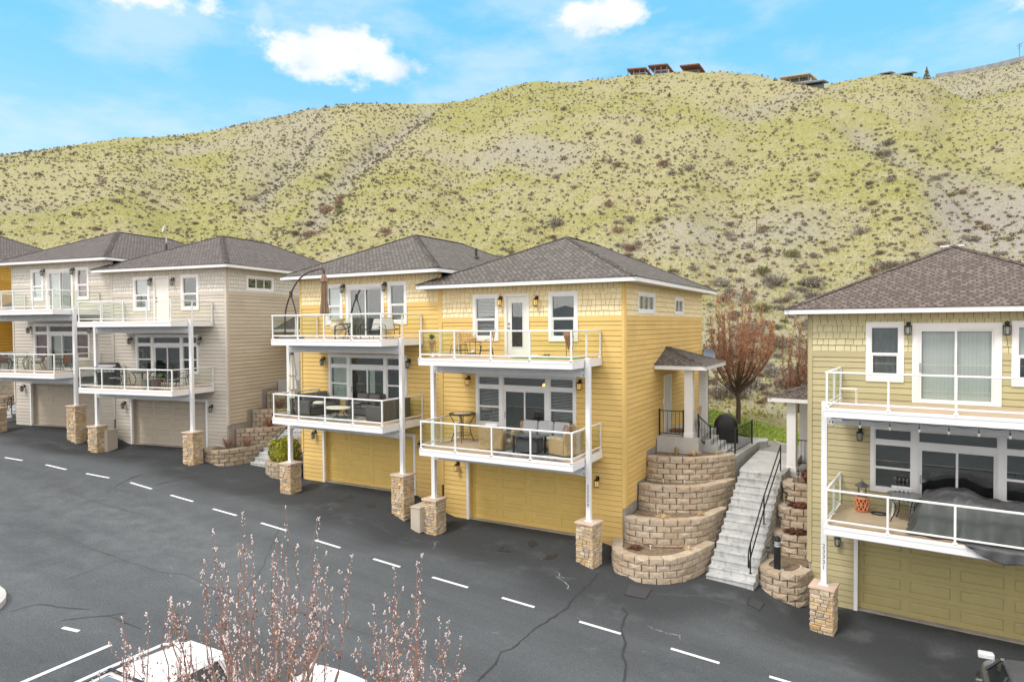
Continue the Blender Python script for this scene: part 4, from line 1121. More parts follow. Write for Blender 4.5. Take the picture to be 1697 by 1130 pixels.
def unit(H, typ, ox, w, dz, col, inner, lit, piers, number=None, sides=(True, True), porch_side=None, roofm=None, gap_side=True, dk=None):
    """one dwelling of a duplex; ox = x of its left front corner, dz = its garage floor above the parent's"""
    n0 = len(sc.objects)
    U = bpy.data.objects.new('tmp', None)
    S, G_, K, F_ = col['sid'], col['garage'], col['shake'], col['name']
    Z = lambda z: z+dz
    T = frameT((ox, 0, dz), (1, 0, 0), (0, -1, 0))
    m_ = lambda a, b: (w-b, w-a) if False else (a, b)
    holes = []
    if typ == 'B':
        g = (1.14, 6.12); d = (.80, 6.58)
        up = [(1.48, 2.58, 6.735, 8.455), (4.60, 5.71, 6.735, 8.465)]; dr = (2.83, 3.84)
        lo = (1.59, 5.63, 3.62, 5.56, 2.67, 4.55)
        lamps = [(2.70, 8.20), (4.16, 8.17), (1.29, 5.27), (5.79, 5.28), (.77, 2.0), (6.42, 2.03)]
    else:
        g = (1.25, 6.2); d = (1.0, 6.62)
        up = [(1.53, 2.48, 6.745, 8.45), (4.90, 5.85, 6.745, 8.45)]; dr = (2.68, 4.70)
        lo = (1.66, 5.82, 3.58, 5.52, 2.76, 4.72)
        lamps = [(2.58, 8.28), (4.80, 8.28), (1.40, 5.22), (5.95, 5.22), (.83, 2.05), (6.5, 2.05)]
    if dk: d = dk
    for h in up: holes.append((h[0]+.06, h[1]-.06, h[2]+.06, h[3]-.06))
    holes.append((dr[0]+.06, dr[1]-.06, D2T, 8.39)); holes.append((lo[0]+.06, lo[1]-.06, lo[2]+.05, lo[3]-.05)); holes.append((lo[4]-.05, lo[5]+.05, D1T, lo[2]+.05))
    holes.append((g[0]+.05, g[1]-.05, -.5, 2.37))
    mb = MB(); cb = .10
    siding(mb, T, cb, w-cb, -.25, BELT-.18, holes)
    tbox(mb, T, cb, up[0][0], BELT-.18, BELT, -.01, .03); tbox(mb, T, up[0][1], dr[0], BELT-.18, BELT, -.01, .03); tbox(mb, T, dr[1], up[1][0], BELT-.18, BELT, -.01, .03); tbox(mb, T, up[1][1], w-cb, BELT-.18, BELT, -.01, .03)
    shakes(mb, T, cb, w-cb, BELT, EAVE, holes)
    tbox(mb, T, 0, cb, 1.2 if not sides[0] or True and typ == 'A' and gap_side else -.25, EAVE, -.10, .034); tbox(mb, T, w-cb, w, 1.2 if typ == 'B' and gap_side else -.25, EAVE, -.10, .034)
    mb.build('front_wall', [S, K, mat('shake_gap_'+F_, tuple(c*.45 for c in col['dark']), .9, .05, 3)], H)
    # side and back walls
    for k, has in enumerate(sides):
        if not has: continue
        Ts = frameT((ox+w, 0, dz), (0, 1, 0), (1, 0, 0)) if k == 1 else frameT((ox, DEPTH, dz), (0, -1, 0), (-1, 0, 0))
        ss = (lambda a, b: (a, b)) if k == 1 else (lambda a, b: (DEPTH-b, DEPTH-a))
        hs = []
        wins = [(1.29, 3.27, 7.69, 8.45, 3), (6.05, 7.44, 7.68, 8.42, 2)]
        if k == 0: wins = [(1.4, 3.3, 7.69, 8.45, 3)]
        for a, b, c, e_, n in wins: p, q = ss(a, b); hs.append((p+.05, q-.05, c+.05, e_-.05))
        pd = None
        if porch_side == k: p, q = ss(4.50, 5.55); pd = (p, q); hs.append((p+.05, q-.05, D1T+.05, 5.28))
        mb = MB()
        # the bottom of the siding steps up with the ground
        steps = [(.10, 1.20, 1.23), (1.20, 2.30, 1.81), (2.30, 3.45, 2.73), (3.45, DEPTH, 2.95)] if gap_side else [(.10, DEPTH, 0)]
        for a, b, zb in steps:
            p, q = ss(a, b); siding(mb, Ts, p, q, zb, BELT-.18, hs)
        p, q = ss(.1, DEPTH); tbox(mb, Ts, p, q, BELT-.18, BELT, -.01, .026)
        shakes(mb, Ts, p, q, BELT, EAVE, hs, stag=0, wmin=.12, wmax=.2)
        p, q = ss(0, .1); tbox(mb, Ts, p+.001 if k else p, q if k else q-.001, 1.23 if gap_side else -.25, EAVE, -.09, .033)
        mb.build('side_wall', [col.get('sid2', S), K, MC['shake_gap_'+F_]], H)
        f = MB(); p, q = ss(.03, DEPTH); tbox(f, Ts, p, q, -1.6, 3.0, -.14, -.02); f.build('foundation', CONCD, H)
        for a, b, c, e_, n in wins:
            p, q = ss(a, b); dh_window(Ts, p, q, c, e_, H, 'dark' if n == 2 else None, trim=.11, three=n)
        if pd: panel_door(Ts, pd[0], pd[1], D1T, 5.33, H, solid=True); porch(H, ox+(w if k else 0), 1 if k else -1, dz+3.11, roofm, CONC)
    # the porch helper uses absolute eave heights: shift its pieces by dz afterwards
    bk = MB(); Tb = frameT((ox+w, DEPTH, dz), (-1, 0, 0), (0, 1, 0)); siding(bk, Tb, 0, w, 1.5, EAVE, []); bk.build('back_wall', S, H)
    pt = MB()
    if gap_side and typ == 'B': pt.box(ox+w-.20, .02, dz-.6, ox+w-.012, .16, dz+1.22)
    if gap_side and typ == 'A': pt.box(ox+.012, .02, dz-.6, ox+.20, .16, dz+1.22)
    if pt.v: pt.build('foundation', CONCD, H)
    dh_window(T, *up[0], H, inner.get('w1'), trim=.115); dh_window(T, *up[1], H, inner.get('w2'), trim=.115)
    if typ == 'B': panel_door(T, dr[0], dr[1], D2T, 8.45, H, solid=inner.get('door') == 'solid')
    else: slider(T, dr[0], dr[1], D2T, 8.41, H, inner.get('door'))
    assembly(T, lo[0], lo[1], lo[2], D1T, lo[3], H, lo[4], lo[5], inner.get('l'), inner.get('r'), inner.get('ld'))
    garage(T, g[0], g[1], 2.42, H, (F_, G_))
    for i, (s, z) in enumerate(lamps): lamp(T, s, z, H, lit and i != 6)
    U2 = []
    D_ = [deck(H, ox+d[0], ox+d[1], 2.5, Z(FLOOR2), Z(D1T), 'lower_deck', 5), deck(H, ox+d[0], ox+d[1], 2.5, Z(D2B), Z(D2T), 'upper_deck', 5)]
    py = -1.5
    for i, (xp, zb, zt, rot) in enumerate(piers):
        deck_posts(H, ox+xp, py, dz+zb, dz+zt, Z(D2T)+(.05), rot, 17+i+int(ox*10) % 97, number if i == number_side(typ) else None)
    xa, xb = ox+piers[0][0]+.075, ox+piers[1][0]-.075
    for zt in (D2B, FLOOR2):
        b = MB(); b.box(xa+.012, py-.045, Z(zt)-.30, xb-.012, py+.045, Z(zt)-.005)
        for x in (xa, xb-.20): b.box(x, py-.055, Z(zt)-.31, x+.20, py-.046, Z(zt)-.006)
        B_ = b.build('support_beam', GREYW, H); bo = MB()
        for x in (xa+.06, xb-.06):
            for dzz in (-.07, -.24): bo.tube([(x, py-.055, Z(zt)+dzz), (x, py-.072, Z(zt)+dzz)], .02, 6)
        bo.build('bolt', BLACK, B_)
    return U
def number_side(typ): return 1 if typ == 'B' else 0
def shift_porch(H, before, dz):
    for o in sc.objects:
        if o.name.split('.')[0] == 'porch_roof' and o.parent == H and o.name not in before: o.location.z += dz
        if o.name.split('.')[0] == 'porch_column' and o.parent == H and o.name not in before and dz:
            for v in o.data.vertices:
                if v.co.z > dz+4.5: v.co.z += dz
def names(): return set(o.name for o in sc.objects)
YEL = dict(name='yellow', sid=siding_mat('yellow_siding', (.75,.525,.18)), sid2=siding_mat('yellow_siding_side', (.75,.52,.185)), shake=mat('yellow_shakes', (.83,.70,.43), .65, .06, 5, island=.07), garage=(.70,.50,.155), dark=(.45,.32,.12))
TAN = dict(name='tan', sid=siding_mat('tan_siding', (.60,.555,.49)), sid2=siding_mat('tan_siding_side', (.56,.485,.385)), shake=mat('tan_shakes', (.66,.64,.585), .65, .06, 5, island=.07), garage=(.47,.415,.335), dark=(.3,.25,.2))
GRN = dict(name='green', sid=siding_mat('green_siding', (.495,.435,.25)), sid2=siding_mat('green_siding_side', (.495,.435,.25)), shake=mat('green_shakes', (.58,.53,.32), .65, .06, 5, island=.07), garage=(.44,.38,.175), dark=(.3,.26,.12))
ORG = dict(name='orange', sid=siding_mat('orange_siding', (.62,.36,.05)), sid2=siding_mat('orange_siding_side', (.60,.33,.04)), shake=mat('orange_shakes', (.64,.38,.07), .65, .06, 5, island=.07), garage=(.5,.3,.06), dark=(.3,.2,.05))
def roofs(H, m, A=True, B=True):
    if A: hip_roof(-8.04, .33, -.6, DEPTH+.65, .63+8.855, .475, H, m)
    if B: hip_roof(-.73, 7.98, -.6, DEPTH+.65, 8.855, .465, H, m)
VENT = mat('vent_black', (.03,.03,.032), .5, .1, 8)
# --- the yellow duplex in the middle
YH = thing('duplex_house', 'yellow two unit house in the middle with four glass railed decks', 'house', (-14.68, 21.0, 0))
bf = names()
unit(YH, 'A', -7.44, 7.44, .63, YEL, dict(w1='shade', door='dark', w2=None, l='green', ld='green', r=None), False, [(.90, -.2, 1.02, 0), (6.72, -.5, 1.14, R(-5))], None, (True, False), 0, ROOF_G)
shift_porch(YH, bf, .63); bf = names()
unit(YH, 'B', 0, 7.38, 0, YEL, dict(w1='blind', w2=None, l='blind', r='blind', ld='pendant'), True, [(.70, -.3, 1.04, R(-3)), (6.69, -.4, 1.02, R(-9))], '23329', (False, True), 1, ROOF_G)
roofs(YH, ROOF_G)
def vent(H, x, y, z, h=.35):
    mb = MB(); mb.tube([(x, y, z-.3), (x, y, z+h)], .06, 10); mb.lathe([(.16, -.03), (.10, .06), (.06, .07)], (x, y, z), 10); mb.build('vent_pipe', VENT, H)
vent(YH, -1.6, 5.2, 10.45, .42)
mb = MB(); mb.obox((-1.05, 5.6, 10.22), (.42, .34, .12), R(25)); mb.build('roof_vent', VENT, YH)
mb = MB(); mb.box(.30, 2.0, 9.345, .40, 5.2, 9.43)
mb.build('valley_flashing', mat('flashing', (.55,.55,.54), .4, .05, 4, metal=.3), YH)
# --- the tan duplex on the left
TH = thing('duplex_house', 'tan two unit house on the left with plum grey roofs', 'house', (-34.34, 19.95, 1.41), R(9))
bf = names()
unit(TH, 'A', -7.44, 7.44, .63, TAN, dict(w1='shade', door='half', w2='red', l='red', r='red', ld='half'), False, [(.90, -.3, 1.05, 0), (6.72, -.3, 1.39, 0)], None, (True, False), 0, ROOF_P)
shift_porch(TH, bf, .63); bf = names()
unit(TH, 'B', 0, 7.38, 0, TAN, dict(w1='halfshade', w2=None, door='solid', l=None, r=None), False, [(.70, -.2, 1.07, 0), (6.69, -.3, 1.07, 0)], None, (False, True), 1, ROOF_P)
roofs(TH, ROOF_P)
vent(TH, -1.7, 5.0, 10.4, .4)
mb = MB()      # small satellite dish on the ridge of the left unit
mb.tube([(-3.0, 6.2, 11.1), (-3.0, 6.2, 11.55), (-2.8, 6.1, 11.75)], .03, 6)
Md = Matrix.Translation((-2.95, 6.0, 11.95)) @ Matrix.Rotation(R(70), 4, 'X') @ Matrix.Rotation(R(-30), 4, 'Y')
q = MB(); q.lathe([(.02, -.06), (.14, -.04), (.25, .03), (.26, .035), (.15, -.02), (.02, -.04)], (0, 0, 0), 14); mb.add([Md @ Vector(p) for p in q.v], q.f)
mb.build('satellite_dish', mat('dish_grey', (.6,.6,.6), .5, .05, 4), TH)
# --- the green house on the right (its left dwelling only; the rest is beyond the picture)
GH = thing('duplex_house', 'olive green house on the right with string lights under its deck', 'house', (5.6, 21.2, -1.75), R(-5.34))
bf = names()
unit(GH, 'A', -7.44, 7.44, .63, GRN, dict(w1='dark', door='pale', w2='halfshade', l=None, r=None), False, [(.68, -.25, 1.05, R(-3)), (6.72, -.4, 1.05, 0)], '23331', (True, True), 0, ROOF_B, dk=(.83, 6.62))
shift_porch(GH, bf, .63)
hip_roof(-8.04, .33, -.6, DEPTH+.65, .63+8.855, .475, GH, ROOF_B)
mb = MB(); mb.obox((-3.9, 4.75, 11.42), (.55, .35, .22), 0); mb.obox((-3.9, 4.75, 11.55), (.66, .45, .05), 0); mb.build('roof_vent', mat('vent_white', (.75,.75,.74), .5, .04, 4), GH)
# --- the orange house beyond the tan one
OH = thing('duplex_house', 'orange house at the left edge beyond the tan house', 'house', (-54.07, 15.3, 2.75), R(18))
bf = names()
unit(OH, 'B', 0, 7.38, 0, ORG, dict(w1='shade', w2=None, l=None, r=None), False, [(.70, -.3, .8, 0), (6.69, -.3, .8, 0)], None, (True, True), 1, ROOF_P, gap_side=True)
hip_roof(-.73, 7.98, -.6, DEPTH+.65, 8.855, .465, OH, ROOF_P)
# ------------------------------------------------------------------ terraces, stairs and rails in the gaps
def resample(pts, step):
    P = [Vector(p) for p in pts]; d = [0]
    for a, b in zip(P, P[1:]): d.append(d[-1]+(b-a).length)
    def at(s):
        s = max(0, min(d[-1], s))
        for i in range(len(P)-1):
            if s <= d[i+1]: return P[i]+(P[i+1]-P[i])*((s-d[i])/max(1e-9, d[i+1]-d[i]))
        return P[-1]
    return at, d[-1]
def smooth_line(pts, it=2):
    P = [Vector(p) for p in pts]
    for _ in range(it):
        Q = [P[0]]
        for a, b in zip(P, P[1:]): Q += [a*.75+b*.25, a*.25+b*.75]
        Q.append(P[-1]); P = Q
    return [tuple(p) for p in P]
def terrace(label, pts, zt, zb, m=BLOCK, group='curved block retaining walls', inner=None, soil=True, seed=1, bed=None):
    rg_ = random.Random(seed); pts = smooth_line(pts); at, L = resample(pts, .1)
    H = thing('retaining_wall', label, 'wall', (0, 0, 0), 0, group)
    def nrm(s):
        t = (at(s+.03)-at(s-.03)).normalized(); return Vector((t.y, -t.x))
    def course(mb, z0, z1, off, depth, cap):
        k = max(2, round(L/.43)); bl = L/k; s = -off*bl
        while s < L-1e-3:
            a, b = max(0, s), min(L, s+bl)
            if b-a > .06:
                g = rg_.uniform(.006, .013); a += g; b -= g
                out = (.028 if cap else 0)+rg_.uniform(-.016, .018)+(zt-z1)*.06
                P = []
                for (n0, sh) in ((-depth, 0), (0, 0), (.030, .016)):
                    for (ss, zz) in ((a+sh, z0+.004+sh*.6), (b-sh, z0+.004+sh*.6), (b-sh, z1-.004-sh*.6*(0 if cap else 1)), (a+sh, z1-.004-sh*.6*(0 if cap else 1))):
                        q = at(ss); n_ = nrm(ss); jx = rg_.uniform(-.006, .006) if sh else 0
                        P.append((q.x+n_.x*(n0+out+jx), q.y+n_.y*(n0+out+jx), zz+jx))
                # rough split face: a jittered centre vertex
                q = at((a+b)/2); n_ = nrm((a+b)/2); o_ = .030+out+rg_.uniform(-.004, .026)
                P.append((q.x+n_.x*o_, q.y+n_.y*o_, (z0+z1)/2+rg_.uniform(-.05, .05)))
                mb.add(P, [(0,3,2,1),(0,1,5,4),(1,2,6,5),(2,3,7,6),(3,0,4,7),(4,5,9,8),(5,6,10,9),(6,7,11,10),(7,4,8,11),(8,9,12),(9,10,12),(10,11,12),(11,8,12)])
            s += bl
    mb = MB(); z1 = zt-.2; k = 0
    while z1 > zb+.02:
        course(mb, z1-.2, z1, .5 if k % 2 == 0 else 0, .24, False); z1 -= .2; k += 1
    mb.build('wall_course', m, H)
    mb = MB(); course(mb, zt-.2, zt, 0, .30, True); mb.build('cap_course', m, H)
    if soil:
        ps = [tuple(at(L*i/24)-nrm(L*i/24)*.2) for i in range(25)]+(bed or [])
        mb = MB(); mb.poly([(x, y, zt-.07) for x, y in ps]); o = mb.build('planting_bed', MULCH); struct(o)
    return H
# centre-right gap: four tiers stepping up beside the yellow house
T1 = [(-7.62,20.95),(-7.50,20.45),(-7.37,20.0),(-7.2,19.72),(-6.9,19.5),(-6.5,19.38),(-6.08,19.39),(-5.7,19.6),(-5.33,19.9),(-5.08,20.32),(-4.83,21.08),(-4.63,21.95)]
T2 = [(-7.28,20.95),(-7.02,20.80),(-6.61,20.82),(-6.2,20.95),(-5.76,21.14),(-5.38,21.39),(-5.05,21.72),(-4.83,22.25),(-4.56,23.56)]
T3 = [(-7.26,22.34),(-7.01,22.2),(-6.54,22.16),(-6.12,22.3),(-5.73,22.49),(-5.34,22.72),(-5.01,23.1),(-4.78,23.59),(-4.46,24.5)]
T4 = [(-7.26,23.32),(-7.01,23.14),(-6.59,23.2),(-6.19,23.34),(-5.75,23.49),(-5.39,23.75),(-5.05,24.1),(-4.76,24.45),(-4.52,24.95)]
terrace('lowest curved tan block wall bulging onto the asphalt beside yellow house', T1, .22, -.62, seed=1, bed=[(-4.75,22.2),(-7.25,22.2),(-7.25,21.1)])
terrace('second tier up of curved block wall beside the concrete stairs', T2, .98, .12, seed=2, bed=[(-4.6,23.9),(-7.28,23.9)])
terrace('third tier up of curved block wall beside the concrete stairs', T3, 1.78, .9, seed=3, bed=[(-4.5,24.7),(-7.28,24.7)])
terrace('top tier of curved block wall below the porch of the yellow house', T4, 2.58, 1.7, seed=4, bed=[(-4.55,25.3),(-7.28,25.3)])
# right planters between the stairs and the green house
terrace('lowest round block planter holding the black bollard light', [(-2.95,22.6),(-3.2,21.8),(-3.15,21.35),(-2.78,20.97),(-2.31,20.92),(-1.95,21.1),(-1.72,21.75)], -.1, -1.1, m=BLOCK, group='round block planters by the green house', seed=5, bed=[(-1.8,22.3),(-1.9,23.3),(-2.95,23.2)])
terrace('second round block planter up with a maroon plant', [(-3.03,23.64),(-3.05,23.2),(-2.7,22.84),(-2.29,22.78),(-1.75,22.95)], .52, -.2, group='round block planters by the green house', seed=6, bed=[(-1.7,23.9),(-2.95,24.0)])
terrace('third round block planter up beside the handrail', [(-2.92,24.3),(-2.9,23.65),(-2.5,23.3),(-2.05,23.38),(-1.7,23.5)], 1.23, .45, group='round block planters by the green house', seed=7, bed=[(-1.7,24.6),(-2.85,24.6)])
terrace('topmost round block planter below the green house porch', [(-2.84,24.95),(-2.78,24.3),(-2.6,23.98),(-2.2,24.0),(-1.65,24.2)], 1.9, 1.15, group='round block planters by the green house', seed=8, bed=[(-1.6,26),(-2.75,26)])
# left gap
terrace('lowest curved block wall beside the tan house garage', [(-27.75,21.25),(-27.85,20.7),(-27.7,20.25),(-27.26,20.0),(-26.6,20.1),(-26.3,20.73),(-26.12,21.66),(-25.82,22.7)], 1.62, .6, m=BLOCKL, group='block walls beside the tan house', seed=9, bed=[(-25.9,23.2),(-27.25,22.4)])
terrace('second block wall up beside the tan house', [(-27.0,21.45),(-26.8,21.7),(-26.4,22.1),(-26.0,22.5),(-25.75,23.0),(-25.75,23.9)], 2.40, 1.5, m=BLOCKL, group='block walls beside the tan house', seed=10, bed=[(-25.9,24.6),(-27.5,24.2)])
terrace('third block wall up beside the tan house', [(-27.2,22.6),(-26.9,22.75),(-26.3,23.1),(-25.9,23.5),(-25.75,24.3)], 3.20, 2.3, m=BLOCKL, group='block walls beside the tan house', seed=11, bed=[(-25.9,25.4),(-27.7,25.2)])
terrace('topmost block wall beside the tan house below its porch', [(-27.4,23.7),(-27.1,23.8),(-26.4,24.1),(-26.0,24.6),(-25.9,25.3)], 4.0, 3.1, m=BLOCKL, group='block walls beside the tan house', seed=12, bed=[(-26,26.4),(-27.8,26.4)])
terrace('short block planter behind stone pier holding a round clipped shrub', [(-24.3,22.3),(-24.35,21.2),(-24.0,20.6),(-23.4,20.35),(-22.7,20.4),(-22.25,20.85)], 1.32, .5, m=BLOCKL, group='block walls by the yellow house left side', seed=13, bed=[(-22.25,22.3)])
terrace('tall block wall behind the clipped shrub beside the yellow house', [(-24.2,23.4),(-24.1,22.6),(-23.5,22.2),(-22.3,22.2)], 2.2, 1.2, m=BLOCKL, group='block walls by the yellow house left side', seed=14, bed=[(-22.3,24),(-24.1,24)])
terrace('block wall at the far left below the orange house', [(-46.1,19.2),(-45.6,18.1),(-44.6,17.9),(-43.7,18.6),(-43.3,19.7)], 3.5, 2.3, m=BLOCKL, group='block walls at the left edge', seed=15, bed=[(-43.6,20.6),(-46,20.6)])
terrace('upper block wall at the far left below the orange house', [(-46.3,21.0),(-45.8,20.4),(-44.6,20.3),(-43.7,20.9),(-43.3,22)], 4.5, 3.3, m=BLOCKL, group='block walls at the left edge', seed=16, bed=[(-43.6,23),(-46.2,23)])
# stairs
def stairs(label, x0, x1, y0, zb, n, rise, run, loc, rz, walk=4.0, wz=None):
    H = thing('concrete_stairs', label, 'stairs', loc, rz)
    mb = MB()
    for i in range(n):
        a, z1 = y0+run*i, zb+rise*(i+1); e = y0+run*n+.3
        mb.box(x0, a, zb-.5+rise*i*.0, x1, e-.002*i, z1-.05) if i == 0 else mb.box(x0+.0005*i, a, z1-rise-.01, x1-.0005*i, e-.002*i, z1-.05)
        mb.rbox(x0-.006+.0005*i, a-.022, z1-.052, x1+.006-.0005*i, min(e, a+run+.05)-.002*i, z1, .008)
    mb.build('step', STAIR, H)
    return H
stairs('long pale concrete stairs between the yellow and green houses', -1.42, 0, 0, -.62, 15, .1813, .266, (-3.20, 20.62, 0), R(-5.34))
stairs('concrete stairs half hidden beside the tan house', -1.35, 0, 0, .78, 15, .1813, .27, (-24.45, 21.35, 0), R(3))
stairs('concrete stairs at the far left below the orange house', -1.35, 0, 0, 2.2, 12, .18, .27, (-42.2, 18.6, 0), R(13))
def slab(name, label, cat, pts, z0, z1, m):
    mb = MB(); n = len(pts)
    mb.poly([(x, y, z1(x, y) if callable(z1) else z1) for x, y in pts]); 
    for i in range(n):
        a, b = pts[i], pts[(i+1) % n]; za = z1(*a) if callable(z1) else z1; zb2 = z1(*b) if callable(z1) else z1
        mb.quad((*a, z0), (*b, z0), (*b, zb2), (*a, za))
    o = mb.build(name, m); tag(o, label, cat) if cat else struct(o); return o
wk = lambda x, y: 2.1+max(0, y-24.7)*.055
slab('path', None, None, [(-4.30,24.70),(-2.80,24.62),(-2.50,27.6),(-4.12,27.75)], 1.2, wk, CONC)
slab('landing_wall', 'smooth grey concrete retaining wall with landing slab beside the walkway', 'wall', [(-5.76,25.35),(-4.50,25.02),(-4.22,28.6),(-3.95,28.9),(-4.0,29.6),(-5.76,29.6)], 1.0, 2.47, CONC)
# metal railings
def railing(name_label, segs, group=None, mesh=None, post=.05):
    H = thing('metal_railing', name_label, 'railing', (0, 0, 0), 0, group); done = []
    for (p, q, h) in segs:
        p = Vector(p); q = Vector(q); up = Vector((0, 0, h))
        for e in (p, q):
            if all((e-d).length > .05 for d in done):
                done.append(e.copy()); mb = MB(); mb.box(e.x-post/2, e.y-post/2, e.z, e.x+post/2, e.y+post/2, e.z+h+.03); mb.build('railing_post', BLACK, H)
        mb = MB(); d = (q-p).normalized()
        a, b = p+d*post/2, q-d*post/2
        mb.bar(a+up*.97, b+up*.97, .035, .03); mb.bar(a+up*.10, b+up*.10, .03, .03)
        n = max(2, int((q-p).length/.13))
        for i in range(1, n):
            x = p+(q-p)*i/n; mb.tube([x+up*.10, x+up*.96], .009, 4, cap=False)
        mb.build('railing_panel', BLACK, H)
        if mesh and mesh == (tuple(p), tuple(q)):
            g = MB(); s_ = .012; nn = int((q-p).length/.035)
            for i in range(1, nn):
                x = p+(q-p)*i/nn; g.tube([x+up*.12, x+up*.94], .006, 3, cap=False)
            for i in range(1, 26): g.tube([p+up*(.12+.82*i/26), q+up*(.12+.82*i/26)], .005, 3, cap=False)
            g.build('mesh_screen', BLACK, H)
    return H
railing('black metal railing along the front of the yellow house porch', [((-7.2,24.62,3.11),(-6.30,24.62,3.11),.98)])
railing('black metal railing from the yellow porch column down around the grill', [((-5.78,24.75,3.0),(-5.55,25.70,2.47),.95), ((-5.55,25.70,2.47),(-4.62,25.55,2.47),.95), ((-4.62,25.55,2.47),(-4.40,28.0,2.47),.95)], mesh=((-4.62,25.55,2.47),(-4.40,28.0,2.47)))
railing('black metal railing by the porch of the green house', [((-2.80,26.1,2.15),(-1.6,25.95,2.15),.95)])
railing('black metal railing by the tan house porch seen in the gap', [((-26.9,24.75,4.55),(-25.95,24.9,4.55),.95)])
def handrail(label, loc, rz, x, pts, h, group=None):
    H = thing('handrail', label, 'handrail', loc, rz, group)
    mb = MB(); up = Vector((0, 0, h)); P = [Vector((x, y, z)) for y, z in pts]
    d0 = (P[0]-P[1]).normalized()
    lo = P[0]+up*.42+d0*.12; hi = P[0]+up+d0*.12
    mb.tube([P[-1]+up]+[p+up for p in P[::-1][1:]]+[hi+d0*.05-Vector((0,0,.03)), hi+d0*.16-Vector((0, 0, .12)), lo+d0*.16+Vector((0, 0, .05)), lo+d0*.10-Vector((0,0,.04)), lo]+[p+up*.52 for p in P], .022, 8)
    mb.build('rail', BLACK, H)
    for p in P:
        m2 = MB(); m2.tube([p, p+up], .022, 8); m2.lathe([(.05, 0), (.05, .012)], p, 8); m2.build('rail_post', BLACK, H)
st = lambda y: (y, -.62+.1813*(int(y/.266)+1))
handrail('black pipe handrail running up the pale concrete stairs', (-3.20, 20.62, 0), R(-5.34), -.16, [st(.30), st(1.95), (4.3, 2.1)], .92)
handrail('black pipe handrail on the half hidden stairs beside the tan house', (-24.45, 21.35, 0), R(3), -.10, [(.35, 1.14), (2.2, 2.4), (4.2, 3.5)], .92)
handrail('black pipe handrail at the far left edge below the orange house', (-42.2, 18.6, 0), R(13), -.10, [(.35, 2.56), (3.3, 4.36)], .92)
# bollard light, path lights
B_ = thing('bollard_light', 'black round topped bollard light in the lowest planter by stairs', 'bollard', (-2.62, 21.33, -.17))
mb = MB(); mb.lathe([(.19, 0), (.19, .04), (.17, .05)], (0, 0, 0), 18); mb.build('base', CONC, B_)
mb = MB(); mb.lathe([(.10, .05), (.10, .74)], (0, 0, 0), 18); mb.lathe([(.105, .90), (.10, .96), (.08, 1.02), (.04, 1.05), (.01, 1.055)], (0, 0, 0), 18); mb.build('post', BLACK, B_, smooth=False)
mb = MB(); mb.lathe([(.085, .741), (.085, .899)], (0, 0, 0), 18); mb.build('lens', mat('frosted_lens', (.62,.66,.66), .25, .1, 20), B_)
mb = MB(); mb.lathe([(.098, .79), (.098, .80)], (0, 0, 0), 18); mb.lathe([(.098, .84), (.098, .85)], (0, 0, 0), 18); mb.build('louvre', BLACK, B_)
PL = thing('path_light', 'small black path light beside the bollard in the lowest planter', 'path light', (-2.98, 22.05, -.17), 0, 'small path lights in the planters')
mb = MB(); mb.tube([(0, 0, 0), (0, 0, .3)], .012, 6); mb.build('stake', BLACK, PL)
mb = MB(); mb.lathe([(.04, .28), (.045, .29), (.045, .30)], (0, 0, 0), 10); mb.lathe([(.05, .42), (.05, .44), (.02, .46)], (0, 0, 0), 10); 
for k in range(4): mb.tube([(.04*math.cos(k*pi/2), .04*math.sin(k*pi/2), .30), (.04*math.cos(k*pi/2), .04*math.sin(k*pi/2), .42)], .005, 4)
mb.build('cap', BLACK, PL)
mb = MB(); mb.lathe([(.028, .30), (.028, .42)], (0, 0, 0), 10); mb.build('lens', LAMPG, PL)
for loc, lab in (((-2.80, 23.45, .45), 'small black path light on the second planter up'), ((-2.68, 24.0, 1.16), 'small black path light on the third planter up'), ((-2.35, 24.5, 1.83), 'small black path light on the topmost planter by green house')):
    c = copy_tree(PL); c.location = loc; c['label'] = lab
# plants in the beds
def tuft(name, label, cat, m, loc, r, h, n, seed, group=None, leaf=.03, droop=.5):
    rg_ = random.Random(seed); mb = MB()
    for i in range(n):
        t = rg_.uniform(0, 2*pi); rr = r*rg_.uniform(.2, 1); b = Vector((math.cos(t)*r*.25*rg_.random(), math.sin(t)*r*.25*rg_.random(), 0)); hh = h*rg_.uniform(.5, 1)
        m1 = b+Vector((math.cos(t)*rr*.5, math.sin(t)*rr*.5, hh)); e = b+Vector((math.cos(t)*rr, math.sin(t)*rr, hh*(1-droop*rg_.random())))
        sd_ = Vector((-math.sin(t), math.cos(t), 0))*leaf*rg_.uniform(.5, 1)
        mb.add([b-sd_, b+sd_, m1+sd_, m1-sd_, e], [(0, 1, 2, 3), (3, 2, 4)])
    o = mb.build(name, m); o.location = loc; tag(o, label, cat, group); return o
tuft('grass_clump', 'dry straw coloured grass clump in the bed behind the lowest wall, left one', 'plant', DRY, (-6.15, 21.35, .9), .28, .16, 90, 1, leaf=.02)
bpy.data.objects['grass_clump']['label'] = 'dry grass clump on the second tier bed nearer the yellow house'
tuft('grass_clump', 'dry grass clump on the second tier bed nearer the stairs', 'plant', DRY, (-5.15, 22.2, .9), .26, .16, 80, 2, leaf=.02)
tuft('grass_clump', 'dry grass clump on the lowest bed near its right end', 'plant', DRY, (-5.2, 20.9, .15), .2, .14, 70, 3, leaf=.02)
tuft('grass_clump', 'flat brown plant on the lowest bed near the house corner', 'plant', MAROON, (-6.75, 20.35, .15), .3, .06, 90, 4, leaf=.03)
tuft('grass_clump', 'dry grass clump below the porch slab, left one of three', 'plant', DRY, (-6.45, 24.2, 2.5), .16, .32, 60, 5, leaf=.012)
tuft('grass_clump', 'broad dry grass clump below the porch slab, middle of three', 'plant', DRY, (-5.85, 24.25, 2.5), .3, .2, 90, 6, leaf=.02)
